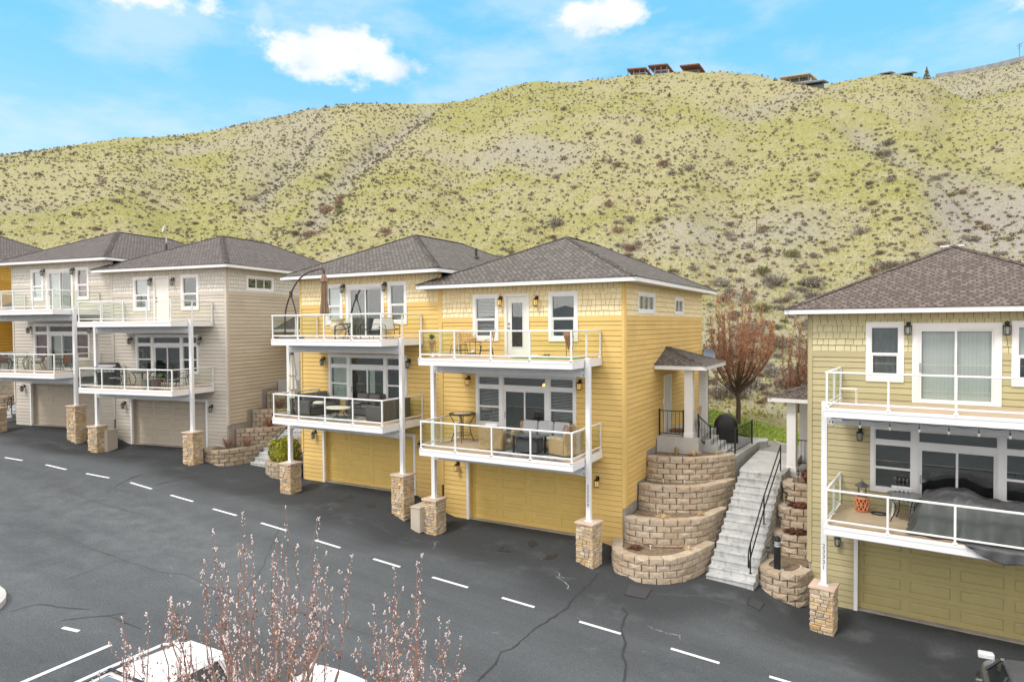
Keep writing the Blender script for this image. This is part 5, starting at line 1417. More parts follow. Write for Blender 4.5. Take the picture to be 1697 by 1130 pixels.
tuft('grass_clump', 'dry grass clump near the landing wall, right one of three', 'plant', DRY, (-5.1, 24.6, 2.5), .22, .16, 60, 7, leaf=.02)
tuft('maroon_plant', 'low maroon leafed plant on the second planter up by green house', 'plant', MAROON, (-2.3, 23.15, .45), .42, .20, 220, 8, leaf=.04)
tuft('maroon_plant', 'low maroon leafed plant on the third planter up by green house', 'plant', MAROON, (-2.25, 23.75, 1.16), .42, .20, 200, 9, leaf=.04)
tuft('maroon_plant', 'round maroon shrub on the topmost planter by green house', 'shrub', MAROON, (-2.0, 24.55, 1.83), .40, .48, 300, 10, leaf=.035)
for i, (x, y, z, lab) in enumerate(((-26.9, 20.9, 1.55, 'bare twiggy shrub in the lowest bed beside tan house, left one'), (-26.3, 21.5, 1.55, 'bare twiggy shrub in the lowest bed beside tan house, right one'), (-26.4, 22.9, 2.33, 'reddish twiggy shrub on the second bed beside tan house'), (-26.6, 23.7, 3.13, 'reddish twiggy shrub on the third bed beside tan house'))):
    mb = MB(); rg_ = random.Random(40+i)
    for k in range(70):
        t = rg_.uniform(0, 2*pi); e = Vector((math.cos(t)*rg_.uniform(.1, .5), math.sin(t)*rg_.uniform(.1, .5), rg_.uniform(.25, .65))); mb.tube([(0, 0, 0), e*.5+Vector((0, 0, .06)), e], [.012, .008, .004], 3, cap=False)
    o = mb.build('bare_shrub', BARKR if i < 2 else RUSTL); o.location = (x, y, z); tag(o, lab, 'shrub', 'shrubs in the tan house beds')
for i, (x, y, z) in enumerate(((-6.3, 20.5, .15), (-6.5, 22.0, .91), (-5.9, 23.2, 1.71), (-6.6, 23.0, 1.71), (-2.0, 21.7, -.17))):
    mb = MB(); mb.tube([(0, 0, -.03), (0, 0, .10)], .014, 6); mb.tube([(0, 0, .10), (0, 0, .13)], .024, 6)
    o = mb.build('sprinkler_head', WHITE); o.location = (x, y, z); tag(o, ('white sprinkler head in the lowest bed beside yellow house', 'white sprinkler head on the second tier bed', 'white sprinkler head on the third tier bed nearer the stairs', 'white sprinkler head on the third tier bed nearer the house', 'white sprinkler head in the planter behind the bollard')[i], 'sprinkler', 'sprinkler heads')
HOSE = mat('brown_hose', (.22,.11,.06), .6, .1, 8)
for pts, z, lab in (([(-7.0,20.9),(-6.4,20.72),(-5.7,20.85),(-5.1,21.3)], .17, 'thin brown drip hose lying on the lowest bed'), ([(-7.0,21.6),(-6.2,21.5),(-5.5,21.6),(-4.95,22.3)], .93, 'thin brown drip hose lying on the second bed')):
    mb = MB(); mb.tube([(x, y, z) for x, y in smooth_line(pts)], .014, 5); tag(mb.build('drip_hose', HOSE), lab, 'hose')
# clipped round shrubs in the left gap
for i, (x, y, z, r, h, lab) in enumerate(((-23.35, 21.1, 1.25, .62, 1.05, 'clipped yellow green shrub behind the stone pier left of the yellow garage'), (-22.9, 22.9, 2.15, .45, .55, 'smaller clipped shrub on the wall above the round yellow green one'))):
    rg_ = random.Random(60+i); mb = MB()
    for k in range(2600 if i == 0 else 1200):
        v = Vector((rg_.gauss(0, 1), rg_.gauss(0, 1), rg_.gauss(0, 1))).normalized(); q = .86+.16*rg_.random()
        vx = math.copysign(abs(v.x)**.7, v.x); vy = math.copysign(abs(v.y)**.7, v.y); vz = math.copysign(abs(v.z)**.6, v.z)
        p = Vector((vx*r*q, vy*r*q, h/2+vz*h/2*q)); p += Vector((noise.noise(p*3), noise.noise(p*3+Vector((5,5,5))), 0))*.06
        a = Vector((rg_.gauss(0, 1), rg_.gauss(0, 1), rg_.gauss(0, 1))).normalized(); b = a.orthogonal().normalized(); s = rg_.uniform(.03, .055)
        mb.add([p-a*s, p+b*s*.6, p+a*s, p-b*s*.6], [(0, 1, 2, 3)])
    mb.lathe([(r*.3, 0), (r*.7, h*.2), (r*.8, h*.5), (r*.7, h*.8), (r*.3, h*.92)], (0, 0, 0), 14)
    o = mb.build('clipped_shrub', HEDGE); o.location = (x, y, z); tag(o, lab, 'shrub')
# utility boxes by the piers
BOXM = mat('utility_beige', (.50,.45,.37), .6, .06, 4)
def ubox(label, x, y, z, w_, d_, h_, rz):
    H = thing('utility_box', label, 'utility box', (x, y, z), rz)
    mb = MB(); mb.rbox(-w_/2, -d_/2, -.2, w_/2, d_/2, h_-.05, .015); mb.build('cabinet', BOXM, H)
    mb = MB(); mb.rbox(-w_/2-.02, -d_/2-.02, h_-.049, w_/2+.02, d_/2+.02, h_, .015); mb.build('lid', BOXM, H)
ubox('beige utility box between the two stone piers of the yellow house', -14.45, 19.35, .12, .42, .75, .72, 0)
ubox('large beige utility box behind the middle stone pier of the tan house', -33.62, 18.95, 1.35, 1.25, .60, .95, R(9))

# ------------------------------------------------------------------ lawn, gravel and back trees
lw = smooth_line([(-9,33.6),(-5.7,31.9),(-4.0,30.95),(-1,30.4),(3,29.5),(8,28.5)]); lf = smooth_line([(8,32.2),(0,33.0),(-3.4,33.6),(-5.7,35.2),(-9,37.5)])
def lz(x, y): return back(x, y)+.04
mb = MB()
pa, pb = lw, lf[::-1]; n = 24
aa, La = resample(pa, 1); bb, Lb = resample(pb, 1)
for i in range(n+1):
    for k in range(5):
        q = aa(La*i/n).lerp(bb(Lb*i/n), k/4); mb.v.append((q.x, q.y, lz(q.x, q.y)+.02+.12*k/4))
for i in range(n):
    for k in range(4): a = i*5+k; mb.f.append((a, a+1, a+6, a+5)); mb.m.append(0)
struct(mb.build('lawn', LAWNM, smooth=True))
mb = MB(); rg_ = random.Random(3)
V = []; F = []
for i in range(9000):
    u, v = rg_.random(), rg_.random(); q = aa(La*u).lerp(bb(Lb*u), v); z = lz(q.x, q.y)+.02+.12*v; t = rg_.uniform(0, 6.28); h = rg_.uniform(.04, .10); k = len(V)
    V += [(q.x-.02*math.cos(t), q.y-.02*math.sin(t), z), (q.x+.02*math.cos(t), q.y+.02*math.sin(t), z), (q.x+rg_.uniform(-.03, .03), q.y+rg_.uniform(-.03, .03), z+h)]; F.append((k, k+1, k+2))
mb.v = V; mb.f = F; mb.m = [0]*len(F); tag(mb.build('lawn_grass', BLADE), 'short bright green lawn grass behind the walkway', 'grass', kind='stuff')
gv = smooth_line([(-4.1,27.8),(-3.3,27.7),(-2.4,27.6),(1,27.0)])
mb = MB(); ga, Lg = resample(gv, 1)
for i in range(13):
    for k in range(4):
        q = ga(Lg*i/12).lerp(aa(La*(.27+.40*i/12)), k/3); mb.v.append((q.x, q.y, back(q.x, q.y)+.22-.05*k))
for i in range(12):
    for k in range(3): a = i*4+k; mb.f.append((a, a+1, a+5, a+4)); mb.m.append(0)
struct(mb.build('gravel_bed', GRAVEL, smooth=True))
mb = MB(); mb.tube([(x, y, back(x, y)+.20) for x, y in smooth_line([(-3.9,30.9),(-3.8,30.3),(-3.3,30.0),(-2.9,29.7),(-3.2,29.5)])], .02, 6); tag(mb.build('garden_hose', mat('pale_hose', (.6,.55,.52), .5, .05, 4)), 'pale garden hose lying across the gravel bed', 'hose')
def bare_tree(label, loc, h, spread, nl, seed, group, leafn, base=.22, sway=.25):
    rg_ = random.Random(seed); H = thing('bare_tree', label, 'tree', loc, 0, group)
    tr = MB(); cr = MB(); lf_ = MB()
    tr.tube([(0, 0, -.2), (.02, .01, h*.1), (0, .02, h*base), (.02, 0, h*.45)], [.13, .11, .095, .05], 8)
    for i in range(nl):
        t = 2*pi*(i*.618)+rg_.uniform(-.3, .3); ro = spread*math.sqrt((i+.6)/nl); z0 = h*(base-.06)+h*.16*rg_.random()*(1-ro/spread*.5)
        top = h*(1-.22*(ro/spread)**2)*rg_.uniform(.70, 1.04)
        c, s = math.cos(t), math.sin(t)
        k1 = Vector((c*ro*.55, s*ro*.55, z0+h*.06+ro*.18)); k2 = Vector((c*ro*.9, s*ro*.9, z0+h*.14+ro*.35)); k3 = Vector((c*ro+rg_.uniform(-.1, .1), s*ro+rg_.uniform(-.1, .1), (z0+top)*.55)); k4 = Vector((c*ro*1.02+rg_.uniform(-.12, .12), s*ro*1.02+rg_.uniform(-.12, .12), top))
        tr.tube([(0, 0, z0), k1, k2], ([.06, .045, .03] if i % 4 == 0 else [.026, .02, .016]), 6, cap=False); cr.tube([k2, k3, k4], [.02, .012, .003], 4, cap=False)
        for j in range(42):
            u = rg_.uniform(-.28, .98); b = k1.lerp(k2, 1+u/.28) if u < 0 else (k2.lerp(k3, u*2) if u < .5 else k3.lerp(k4, u*2-1))
            a = rg_.uniform(0, 2*pi); ln = rg_.uniform(.18, .55)*(1-.5*max(0, u)); e = b+Vector((math.cos(a)*ln*.35, math.sin(a)*ln*.35, ln))
            cr.tube([b, b.lerp(e, .5)+Vector((math.cos(a)*.04, math.sin(a)*.04, 0)), e], [.010, .007, .003], 3, cap=False)
            for q in range(leafn):
                p = b.lerp(e, rg_.random())+Vector((rg_.gauss(0, .05), rg_.gauss(0, .05), rg_.gauss(0, .05))); x = Vector((rg_.gauss(0, 1), rg_.gauss(0, 1), rg_.gauss(0, 1))).normalized(); y = x.orthogonal(); sz = rg_.uniform(.015, .036)
                lf_.add([p-x*sz, p+y*sz*.6, p+x*sz, p-y*sz*.6], [(0, 1, 2, 3)])
    tr.build('trunk', BARK, H); cr.build('twigs', BARKR, H)
    if leafn: o = lf_.build('crown', RUSTL, H)
    return H
bare_tree('bare rusty brown tree standing on the lawn behind the yellow house porch', (-6.0, 34.0, 2.5), 6.6, 1.75, 34, 5, 'bare trees behind the houses', 12)
bare_tree('slender bare brown tree just left of the green house roof edge', (-3.6, 37.0, 2.9), 5.3, .75, 12, 6, 'bare trees behind the houses', 7, base=.12)
bare_tree('bare brown tree half hidden behind the green house corner', (-2.1, 36.3, 2.9), 5.0, 1.0, 18, 7, 'bare trees behind the houses', 7, base=.16)
# ------------------------------------------------------------------ furniture on the decks
ZU, ZL = 6.20, 3.08                       # deck surfaces of the lower yellow dwelling (upper, lower deck)
def rattan_chair(label, loc, rz, group='rattan chairs on the upper yellow deck'):
    H = thing('rattan_chair', label, 'chair', loc, rz, group); s = MB()
    for i in range(9):                  # woven shell: seat front to back, up to the curled back
        x = -.24+.06*i; k = 1-(x/.30)**2*.25
        P = [(x, -.27*k, .43), (x, -.05, .40), (x, .18, .42), (x*1.1, .26, .60), (x*1.15, .30*k+.01, .90-.10*(x/.25)**2)]
        s.tube(smooth_line_3(P), .011, 5, cap=False)
    rim = [(-.27,-.22,.46),(-.32,0,.60),(-.33,.17,.64),(-.32,.27,.80),(-.22,.32,.93),(0,.33,.97),(.22,.32,.93),(.32,.27,.80),(.33,.17,.64),(.32,0,.60),(.27,-.22,.46),(.18,-.29,.43),(-.18,-.29,.43)]
    s.tube(rim, .017, 6, closed=True)
    for zz in (.70, .82): s.tube([(-.29,.24,zz),(0,.30,zz+.01),(.29,.24,zz)], .012, 5)
    s.grid(lambda u, v: (-.25+.5*u, -.26+.44*v, .425-.03*math.sin(pi*u)*math.sin(pi*v)), 6, 6)
    s.build('seat_shell', RATTAN, H)
    for a, b in ((-1, -1), (1, -1), (-1, 1), (1, 1)):
        l = MB(); l.tube([(a*.20, b*.18, .41), (a*.25, b*.25, 0)], .011, 6); l.build('leg', BLACK, H)
    f = MB(); f.tube([(-.22,-.22,.22),(.22,-.22,.22),(.22,.22,.22),(-.22,.22,.22)], .008, 5, closed=True); f.build('leg_frame', BLACK, H)
    return H
def smooth_line_3(pts, it=2):
    P = [Vector(p) for p in pts]
    for _ in range(it):
        Q = [P[0]]
        for a, b in zip(P, P[1:]): Q += [a*.75+b*.25, a*.25+b*.75]
        Q.append(P[-1]); P = Q
    return [tuple(p) for p in P]
rattan_chair('rattan chair with high back facing the road on upper yellow deck', (-13.22, 20.05, ZU), 0)
rattan_chair('rattan chair turned sideways beside the white door on upper yellow deck', (-12.10, 20.1, ZU), R(-62))
H = thing('side_table', 'small black framed side table between the two rattan chairs', 'table', (-12.70, 20.15, ZU))
mb = MB()
for x in (-.22, .22):
    for y in (-.16, .16): mb.tube([(x, y, 0), (x, y, .52)], .009, 5)
for z in (.10, .52): mb.tube([(-.22,-.16,z),(.22,-.16,z),(.22,.16,z),(-.22,.16,z)], .009, 5, closed=True)
mb.build('frame', BLACK, H); mb = MB(); mb.box(-.21, -.15, .095, .21, .15, .105); mb.build('shelf', BLACK, H); mb = MB(); mb.box(-.21, -.15, .515, .21, .15, .527); mb.build('table_top', RATTAN, H)
mb = MB(); mb.lathe([(.03, 0), (.07, .03), (.08, .08), (.05, .12), (.02, .13)], (0, 0, 0), 12); o = mb.build('white_pot', WHITE, smooth=True); o.location = (-12.68, 20.15, ZU+.106); tag(o, 'small round white pot on the shelf of the black side table', 'pot')
mb = MB(); mb.lathe([(.12, 0), (.15, .10), (.145, .14)], (0, 0, 0), 14)
for k in range(12): mb.tube([(.15*math.cos(k*.524), .15*math.sin(k*.524), .1), (.07*math.cos(k*.524+.3), .07*math.sin(k*.524+.3), .22)], .006, 4)
mb.tube([(.13,0,.12),(.11,0,.26),(0,0,.33),(-.11,0,.26),(-.13,0,.12)], .01, 5); o = mb.build('woven_basket', RATTAN); o.location = (-12.70, 20.15, ZU+.528); tag(o, 'small rattan basket with handle on the black side table', 'basket')
def plant_stand(label, loc, h, r, m, plant):
    H = thing('plant_stand', label, 'plant stand', loc)
    b = MB(); b.lathe([(.02, h*.32), (r*.55, h*.62), (r, h*.88), (r*.96, h), (r*.86, h)], (0, 0, 0), 16); b.build('cone_pot', m, H)
    for k in range(3):
        t = k*2*pi/3+.4; l = MB(); l.tube([(r*math.cos(t), r*math.sin(t), h*.86), (r*.75*math.cos(t), r*.75*math.sin(t), 0)], .012, 6); l.build('leg', m, H)
    if plant:
        rg_ = random.Random(5); p = MB()
        for i in range(60):
            t = rg_.uniform(0, 6.28); e = Vector((math.cos(t)*rg_.uniform(.05, .22), math.sin(t)*rg_.uniform(.05, .22), rg_.uniform(.02, .22))); s = Vector((-math.sin(t), math.cos(t), 0))*.018
            p.add([Vector((0, 0, h))-s*.4, Vector((0, 0, h))+s*.4, Vector((0, 0, h))+e*.6+Vector((0, 0, .05))+s, Vector((0, 0, h))+e*.6+Vector((0, 0, .05))-s, Vector((0, 0, h))+e], [(0, 1, 2, 3), (3, 2, 4)])
        p.build('foliage', mat('leaf_green', (.09,.19,.05), .7, .2, 6), H)
plant_stand('tan plant stand with leafy green plant at the left rail of upper yellow deck', (-13.62, 18.95, ZU), .62, .13, mat('tan_wood', (.45,.28,.14), .6, .15, 8), True)
plant_stand('tall copper cone planter near the right end of upper yellow deck', (-9.05, 20.35, ZU), .86, .17, mat('copper_brown', (.33,.15,.09), .5, .1, 6), False)
mb = MB(); mb.grid(lambda u, v: (-10.85+2.3*u, 19.55+1.15*v, ZU+.014+.004*math.sin(u*30)), 24, 6)
mb.box(-10.85, 19.55, ZU+.001, -8.55, 20.7, ZU+.009)
tag(mb.build('putting_mat', mat('green_turf', (.055,.26,.03), .9, .15, 20)), 'bright green putting mat laid on the upper yellow deck', 'mat')
for i, (x, y, m, lab) in enumerate(((-10.55, 20.75, WHITE, 'pair of white shoes by the green mat on upper yellow deck'), (-10.15, 20.78, BLACK, 'pair of black shoes by the green mat on upper yellow deck'))):
    mb = MB()
    for dx in (0, .13): mb.grid(lambda u, v: (x+dx+.05*math.cos(v*2*pi)*(1-.5*abs(u-.4)), y-.14+.28*u, ZU+.01+max(0, .05*math.sin(v*2*pi))*(1.4 if u > .55 else 1)*(1 if .02 < u < .98 else 0)+.01), 8, 10)
    o = mb.build('shoes', m, smooth=True); tag(o, lab, 'shoes')
# lower deck of the yellow right dwelling
H = thing('bar_table', 'tall round bronze bar table at the left of lower yellow deck', 'table', (-13.30, 20.35, ZL))
mb = MB(); mb.lathe([(.47, .98), (.50, .99), (.50, 1.02), (.48, 1.03), (.33, 1.03)], (0, 0, 0), 28); mb.build('table_rim', BRONZE, H)
mb = MB(); mb.lathe([(.33, 1.02), (.33, 1.035), (.04, 1.035), (.03, 1.05), (.0, 1.05)], (0, 0, 0), 28); mb.build('table_top', CREAM, H)
for k in range(4):
    t = k*pi/2+.5; c, s = math.cos(t), math.sin(t); mb = MB(); mb.tube(smooth_line_3([(c*.46, s*.46, .98), (c*.36, s*.36, .78), (c*.27, s*.27, .62), (c*.30, s*.30, .30), (c*.42, s*.42, 0)]), .017, 6); mb.build('leg', BRONZE, H)
mb = MB()
for rr, zz in ((.28, .62), (.335, .26)): mb.tube([(rr*math.cos(a*pi/12), rr*math.sin(a*pi/12), zz) for a in range(24)], .013, 5, closed=True)
mb.build('ring', BRONZE, H)
def wicker_chair(label, loc, rz, pillow):
    H = thing('wicker_armchair', label, 'armchair', loc, rz, 'wicker armchairs on the lower yellow deck'); mb = MB()
    mb.grid(lambda u, v: ((-.40+.80*u)*(1+.05*v), .36+.10*v-.05*math.sin(pi*u)*-1, .04+.76*v), 10, 8)      # curved back, outer
    mb.rbox(-.40, -.36, .04, .40, .36, .34, .04)
    mb.rbox(-.41, -.38, .04, -.29, .40, .60, .04); mb.rbox(.29, -.38, .04, .41, .40, .60, .04)
    mb.rbox(-.41, .28, .04, .41, .44, .80, .05)
    mb.build('wicker_frame', WICK, H)
    mb = MB(); mb.rbox(-.28, -.37, .345, .28, .27, .47, .05); mb.build('seat_cushion', CUSH, H)
    if pillow:
        b = MB(); b.rbox(-.24, .12, .50, .24, .27, .92, .06); b.build('back_cushion', CUSH, H)
    return H
wicker_chair('wicker armchair with grey cushion seen from behind at middle of lower yellow deck', (-11.48, 19.45, ZL), R(200), True)
wicker_chair('wicker armchair at the right end of lower yellow deck', (-8.86, 19.62, ZL), R(-112), False)
H = thing('side_table', 'small dark framed side table between wicker chair and sofa', 'table', (-11.36, 20.25, ZL))
mb = MB()
for k in range(4): t = k*pi/2+.6; mb.tube([(.18*math.cos(t), .18*math.sin(t), 0), (.18*math.cos(t), .18*math.sin(t), .46)], .009, 5)
mb.tube([(.18*math.cos(a*pi/8), .18*math.sin(a*pi/8), .04) for a in range(16)], .009, 5, closed=True); mb.build('frame', BLACK, H)
mb = MB(); mb.lathe([(.19, .46), (.20, .475), (.19, .485)], (0, 0, 0), 20); mb.build('table_top', mat('grey_top', (.22,.23,.23), .3, .1, 6), H)
H = thing('fire_table', 'dark glass topped fire table in front of the wicker sofa', 'table', (-10.02, 19.35, ZL))
mb = MB(); mb.rbox(-.55, -.38, .58, .55, .38, .61, .008); mb.build('table_top', mat('black_glass', (.03,.033,.036), .06, .1, 4), H)
for x in (-.44, .44):
    for y in (-.28, .28): mb = MB(); mb.box(x-.03, y-.03, 0, x+.03, y+.03, .58); mb.build('leg', BLACK, H)
mb = MB(); mb.rbox(-.40, -.25, .08, .40, .25, .52, .02); mb.build('burner_box', mat('dark_panel', (.07,.075,.085), .3, .1, 4), H)
H = thing('wicker_sofa', 'three seat wicker sofa with pale grey cushions on lower yellow deck', 'sofa', (-10.05, 20.42, ZL))
mb = MB(); mb.rbox(-1.05, -.36, .05, 1.05, .38, .32, .03); mb.rbox(-1.05, .24, .05, 1.05, .40, .84, .05)
for x in (-1.0, 1.0): mb.rbox(x-.08, -.40, .05, x+.08, .38, .60, .04)
mb.build('wicker_frame', WICK, H)
for k in range(3):
    x = -.90+.60*k; mb = MB(); mb.rbox(x+.01, -.38, .325, x+.59, .22, .46, .05); mb.build('seat_cushion', CUSH, H)
    mb = MB(); b = MB(); b.rbox(-.285, -.07, 0, .285, .07, .46, .05); Mm = Matrix.Translation((x+.30, .17, .45)) @ Matrix.Rotation(R(-12), 4, 'X'); mb.add([Mm @ Vector(p) for p in b.v], b.f); mb.build('back_cushion', CUSH, H)
mb = MB(); b = MB(); b.rbox(-.20, -.06, 0, .20, .06, .38, .05); Mm = Matrix.Translation((.80, -.02, .47)) @ Matrix.Rotation(R(-55), 4, 'Z') @ Matrix.Rotation(R(-15), 4, 'X'); mb.add([Mm @ Vector(p) for p in b.v], b.f)
o = mb.build('throw_pillow', mat('tan_pillow', (.42,.30,.25), .9, .2, 12)); o.location = (-10.05, 20.42, ZL); tag(o, 'mottled tan throw pillow at the right end of the wicker sofa', 'pillow')
def rug(label, x0, y0, x1, y1, z, c1, c2, rz=0, loc=None):
    m, nt, b = nodes('rug_pattern'); n1 = noise_(nt, 3.2, 6, .75); c = mixc(nt, ramp_(nt, n1, .42, .58), c1, c2); nt.links.new(c, b.inputs['Base Color']); b.inputs['Roughness'].default_value = .95
    mb = MB(); mb.grid(lambda u, v: (x0+(x1-x0)*u, y0+(y1-y0)*v, .012+.003*math.sin(u*9)), 8, 6); mb.box(x0, y0, .001, x1, y1, .008)
    o = mb.build('outdoor_rug', m); o.location = loc or (0, 0, z); o.rotation_euler = (0, 0, rz); return tag(o, label, 'rug')
rug('mottled grey outdoor rug under the fire table', -11.15, 18.62, -8.45, 20.35, ZL, (.16,.165,.18), (.42,.42,.43))
# upper deck of the yellow left dwelling
ZU2, ZL2 = ZU+.63, ZL+.63
H = thing('cantilever_parasol', 'brown cantilever parasol hanging folded from a curved arm on the upper left yellow deck', 'parasol', (-20.62, 19.1, ZU2))
mb = MB(); mb.lathe([(.52, .0), (.52, .05), (.42, .12), (.12, .15)], (.0, 0, 0), 24, sy=.9); mb.build('base', mat('parasol_base', (.18,.17,.17), .7, .1, 6), H)
mb = MB()
mb.tube(smooth_line_3([(-.36, 0, .12), (-.38, 0, .6), (-.32, 0, 1.2), (-.06, 0, 1.72), (.10, 0, 1.98), (.35, 0, 2.28), (.75, 0, 2.55), (1.25, 0, 2.68), (1.72, 0, 2.73)]), .032, 8)
mb.tube(smooth_line_3([(.34, 0, .12), (.33, 0, .7), (.20, 0, 1.25), (-.02, 0, 1.78)]), .028, 8)
mb.rbox(-.07, -.05, 1.66, .05, .05, 1.92, .02); mb.build('arm', BRONZE, H)
mb = MB(); mb.tube([(1.72, 0, 2.75), (1.80, 0, 2.60), (1.80, 0, 2.50)], [.045, .05, .03], 8); mb.build('crank_head', BRONZE, H)
mb = MB()
def fold(u, v, r0, r1, z0, z1, k, dp): 
    r = r0+(r1-r0)*v**.6; t = u*2*pi; return ((r*(1-dp*.5+dp*.5*math.cos(k*t)))*math.cos(t), (r*(1-dp*.5+dp*.5*math.cos(k*t+.4)))*math.sin(t), z0+(z1-z0)*v+.02*math.cos(k*t)*v)
mb.grid(lambda u, v: Vector((1.80, 0, 0))+Vector(fold(u, v, .03, .17, 2.52, 2.20, 7, .3)), 56, 6)
mb.grid(lambda u, v: Vector((1.80, 0, 0))+Vector(fold(u, v, .10, .16+.02*math.sin(v*9), 2.30, .90, 8, .45)), 64, 12); mb.build('canopy', BROWNF, H, smooth=True)
H = thing('urn_planter', 'round cream urn planter with flared rim beside the left door on upper deck', 'planter', (-19.45, 20.45, ZU2))
mb = MB(); mb.lathe([(.16, 0), (.18, .03), (.09, .10), (.10, .16), (.28, .34), (.31, .50), (.24, .66), (.22, .70), (.34, .76), (.34, .80), (.28, .80)], (0, 0, 0), 24); mb.build('urn', CREAM, H, smooth=True)
mb = MB(); mb.lathe([(.27, .77), (.27, .785)], (0, 0, 0), 20); mb.build('soil', MULCH, H)
def sling_chair(label, loc, rz, m, seatm, group, arms=True):
    H = thing('patio_chair', label, 'chair', loc, rz, group)
    mb = MB(); mb.grid(lambda u, v: (-.24+.48*u, -.25+.48*v, .42-.03*math.sin(pi*v)), 4, 6); mb.grid(lambda u, v: (-.24+.48*u, .23+.14*v, .42+.50*v), 4, 6)
    mb.grid(lambda u, v: (-.24+.48*u, -.25+.48*v, .405-.03*math.sin(pi*v)), 4, 6); mb.grid(lambda u, v: (-.24+.48*u, .245+.14*v, .42+.50*v), 4, 6); mb.build('sling_seat', seatm, H, smooth=True)
    mb = MB()
    for x in (-.26, .26):
        mb.tube(smooth_line_3([(x, -.28, 0), (x, -.30, .3), (x, -.26, .44), (x, .22, .42), (x, .38, .95)]), .013, 6)
        mb.tube(smooth_line_3([(x, .36, 0), (x, .22, .25), (x, .20, .42)]), .013, 6)
        if arms: mb.tube(smooth_line_3([(x, -.29, .40), (x*1.1, -.28, .62), (x*1.12, 0, .66), (x, .30, .66)]), .013, 6)
    mb.tube([(-.26, .38, .95), (.26, .38, .95)], .013, 6); mb.tube([(-.26, -.28, .42), (.26, -.28, .42)], .013, 6); mb.build('frame', m, H); return H
IRON = mat('wrought_iron', (.030,.030,.033), .5, .2, 8, metal=.3)
for i, (x, y, rz, lab) in enumerate(((-17.75, 18.95, -50, 'patio chair nearest the cream urn on the upper left yellow deck'), (-17.55, 20.3, -10, 'patio chair against the sliding door on the upper left yellow deck'), (-16.25, 19.9, 60, 'patio chair at the right of the table on the upper left yellow deck'))):
    _c = sling_chair(lab, (x, y, ZU2), R(rz), IRON, mat('pale_sling', (.50,.50,.49), .8, .06, 6), 'patio chairs on the upper left yellow deck'); _c.scale = (1, 1, .84)
H = thing('patio_table', 'low dark patio table among chairs on the upper left yellow deck', 'table', (-17.75, 19.45, ZU2))
mb = MB(); mb.lathe([(.48, .56), (.50, .58), (.48, .60)], (0, 0, 0), 24); mb.build('table_top', mat('dark_mesh_top', (.10,.10,.105), .5, .2, 30), H)
for k in range(4): t = k*pi/2+.3; mb = MB(); mb.tube(smooth_line_3([(.40*math.cos(t), .40*math.sin(t), .56), (.20*math.cos(t), .20*math.sin(t), .3), (.38*math.cos(t), .38*math.sin(t), 0)]), .013, 6); mb.build('leg', IRON, H)
# lower deck of the yellow left dwelling
H = thing('market_parasol', 'closed cream parasol at the left end of the lower left yellow deck', 'parasol', (-20.72, 19.2, ZL2))
mb = MB(); mb.tube([(0, 0, .05), (0, 0, 2.45)], .024, 8); mb.tube([(.0, 0, 2.45), (.0, 0, 2.55)], .035, 8); mb.build('pole', BLACK, H)
mb = MB(); mb.lathe([(.28, 0), (.28, .05), (.10, .10), (.05, .3)], (0, 0, 0), 20); mb.build('base', BLACK, H)
mb = MB(); mb.grid(lambda u, v: fold(u, v, .03, .17, 2.48, 1.62, 8, .3), 64, 10); mb.grid(lambda u, v: fold(u, v, .11, .23, 1.64, 1.08, 8, .5), 64, 8); mb.grid(lambda u, v: fold(u, v, .10, .13, 1.15, .72, 5, .6), 64, 6); mb.build('canopy', CREAMF, H, smooth=True)
mb = MB(); mb.tube([(.125*math.cos(a*pi/10), .125*math.sin(a*pi/10), 1.64) for a in range(20)], .012, 5, closed=True); mb.build('tie', BLACK, H)
def wicker_couch(label, loc, rz, w_, pillows):
    H = thing('dark_wicker_sofa', label, 'sofa', loc, rz, 'dark wicker sofas on the lower left yellow deck'); mb = MB()
    mb.rbox(-w_/2, -.40, .05, w_/2, .40, .30, .03); mb.rbox(-w_/2, .26, .05, w_/2, .42, .86, .04)
    for s in (-1, 1): mb.rbox(s*(w_/2-.05)-.08, -.40, .05, s*(w_/2-.05)+.08, .40, .62, .04)
    mb.build('wicker_frame', GWICK, H); n = 2
    for k in range(n):
        a = -w_/2+.15+(w_-.3)*k/n; b = a+(w_-.3)/n
        mb = MB(); mb.rbox(a+.01, -.39, .305, b-.01, .24, .44, .05); mb.build('seat_cushion', CUSHD, H)
        mb = MB(); mb.rbox(a+.02, .10, .45, b-.02, .255, .84, .05); mb.build('back_cushion', CUSHD, H)
    return H
wicker_couch('dark wicker sofa beside the cream parasol on the lower left yellow deck', (-20.25, 20.1, ZL2), R(90), 1.7, True)
wicker_couch('dark wicker sofa at the right end of the lower left yellow deck', (-16.45, 20.0, ZL2), R(-90), 1.7, False)
wicker_couch('dark wicker sofa against the sliding door of the lower left yellow deck', (-18.1, 20.62, ZL2), 0, 1.5, False)
for loc, rz, m, lab in (((-19.78, 19.7, ZL2+.45), .5, CREAMF, 'cream throw pillow on the left dark wicker sofa'), ((-18.35, 20.3, ZL2+.45), .2, CUSHD, 'dark throw pillow on the middle dark wicker sofa')):
    mb = MB(); mb.grid(lambda u, v: (.24*math.copysign(abs(math.cos(2*pi*u))**.7, math.cos(2*pi*u))*math.cos(pi*(v-.5))**.6, .17*math.copysign(abs(math.sin(2*pi*u))**.7, math.sin(2*pi*u))*math.cos(pi*(v-.5))**.6, .07+.07*math.sin(pi*(v-.5))), 20, 10)
    o = mb.build('throw_pillow', m, smooth=True); o.location = loc; o.rotation_euler = (0, 0, rz); tag(o, lab, 'pillow')
H = thing('coffee_table', 'oval cream topped coffee table between the dark wicker sofas', 'table', (-18.55, 19.45, ZL2))
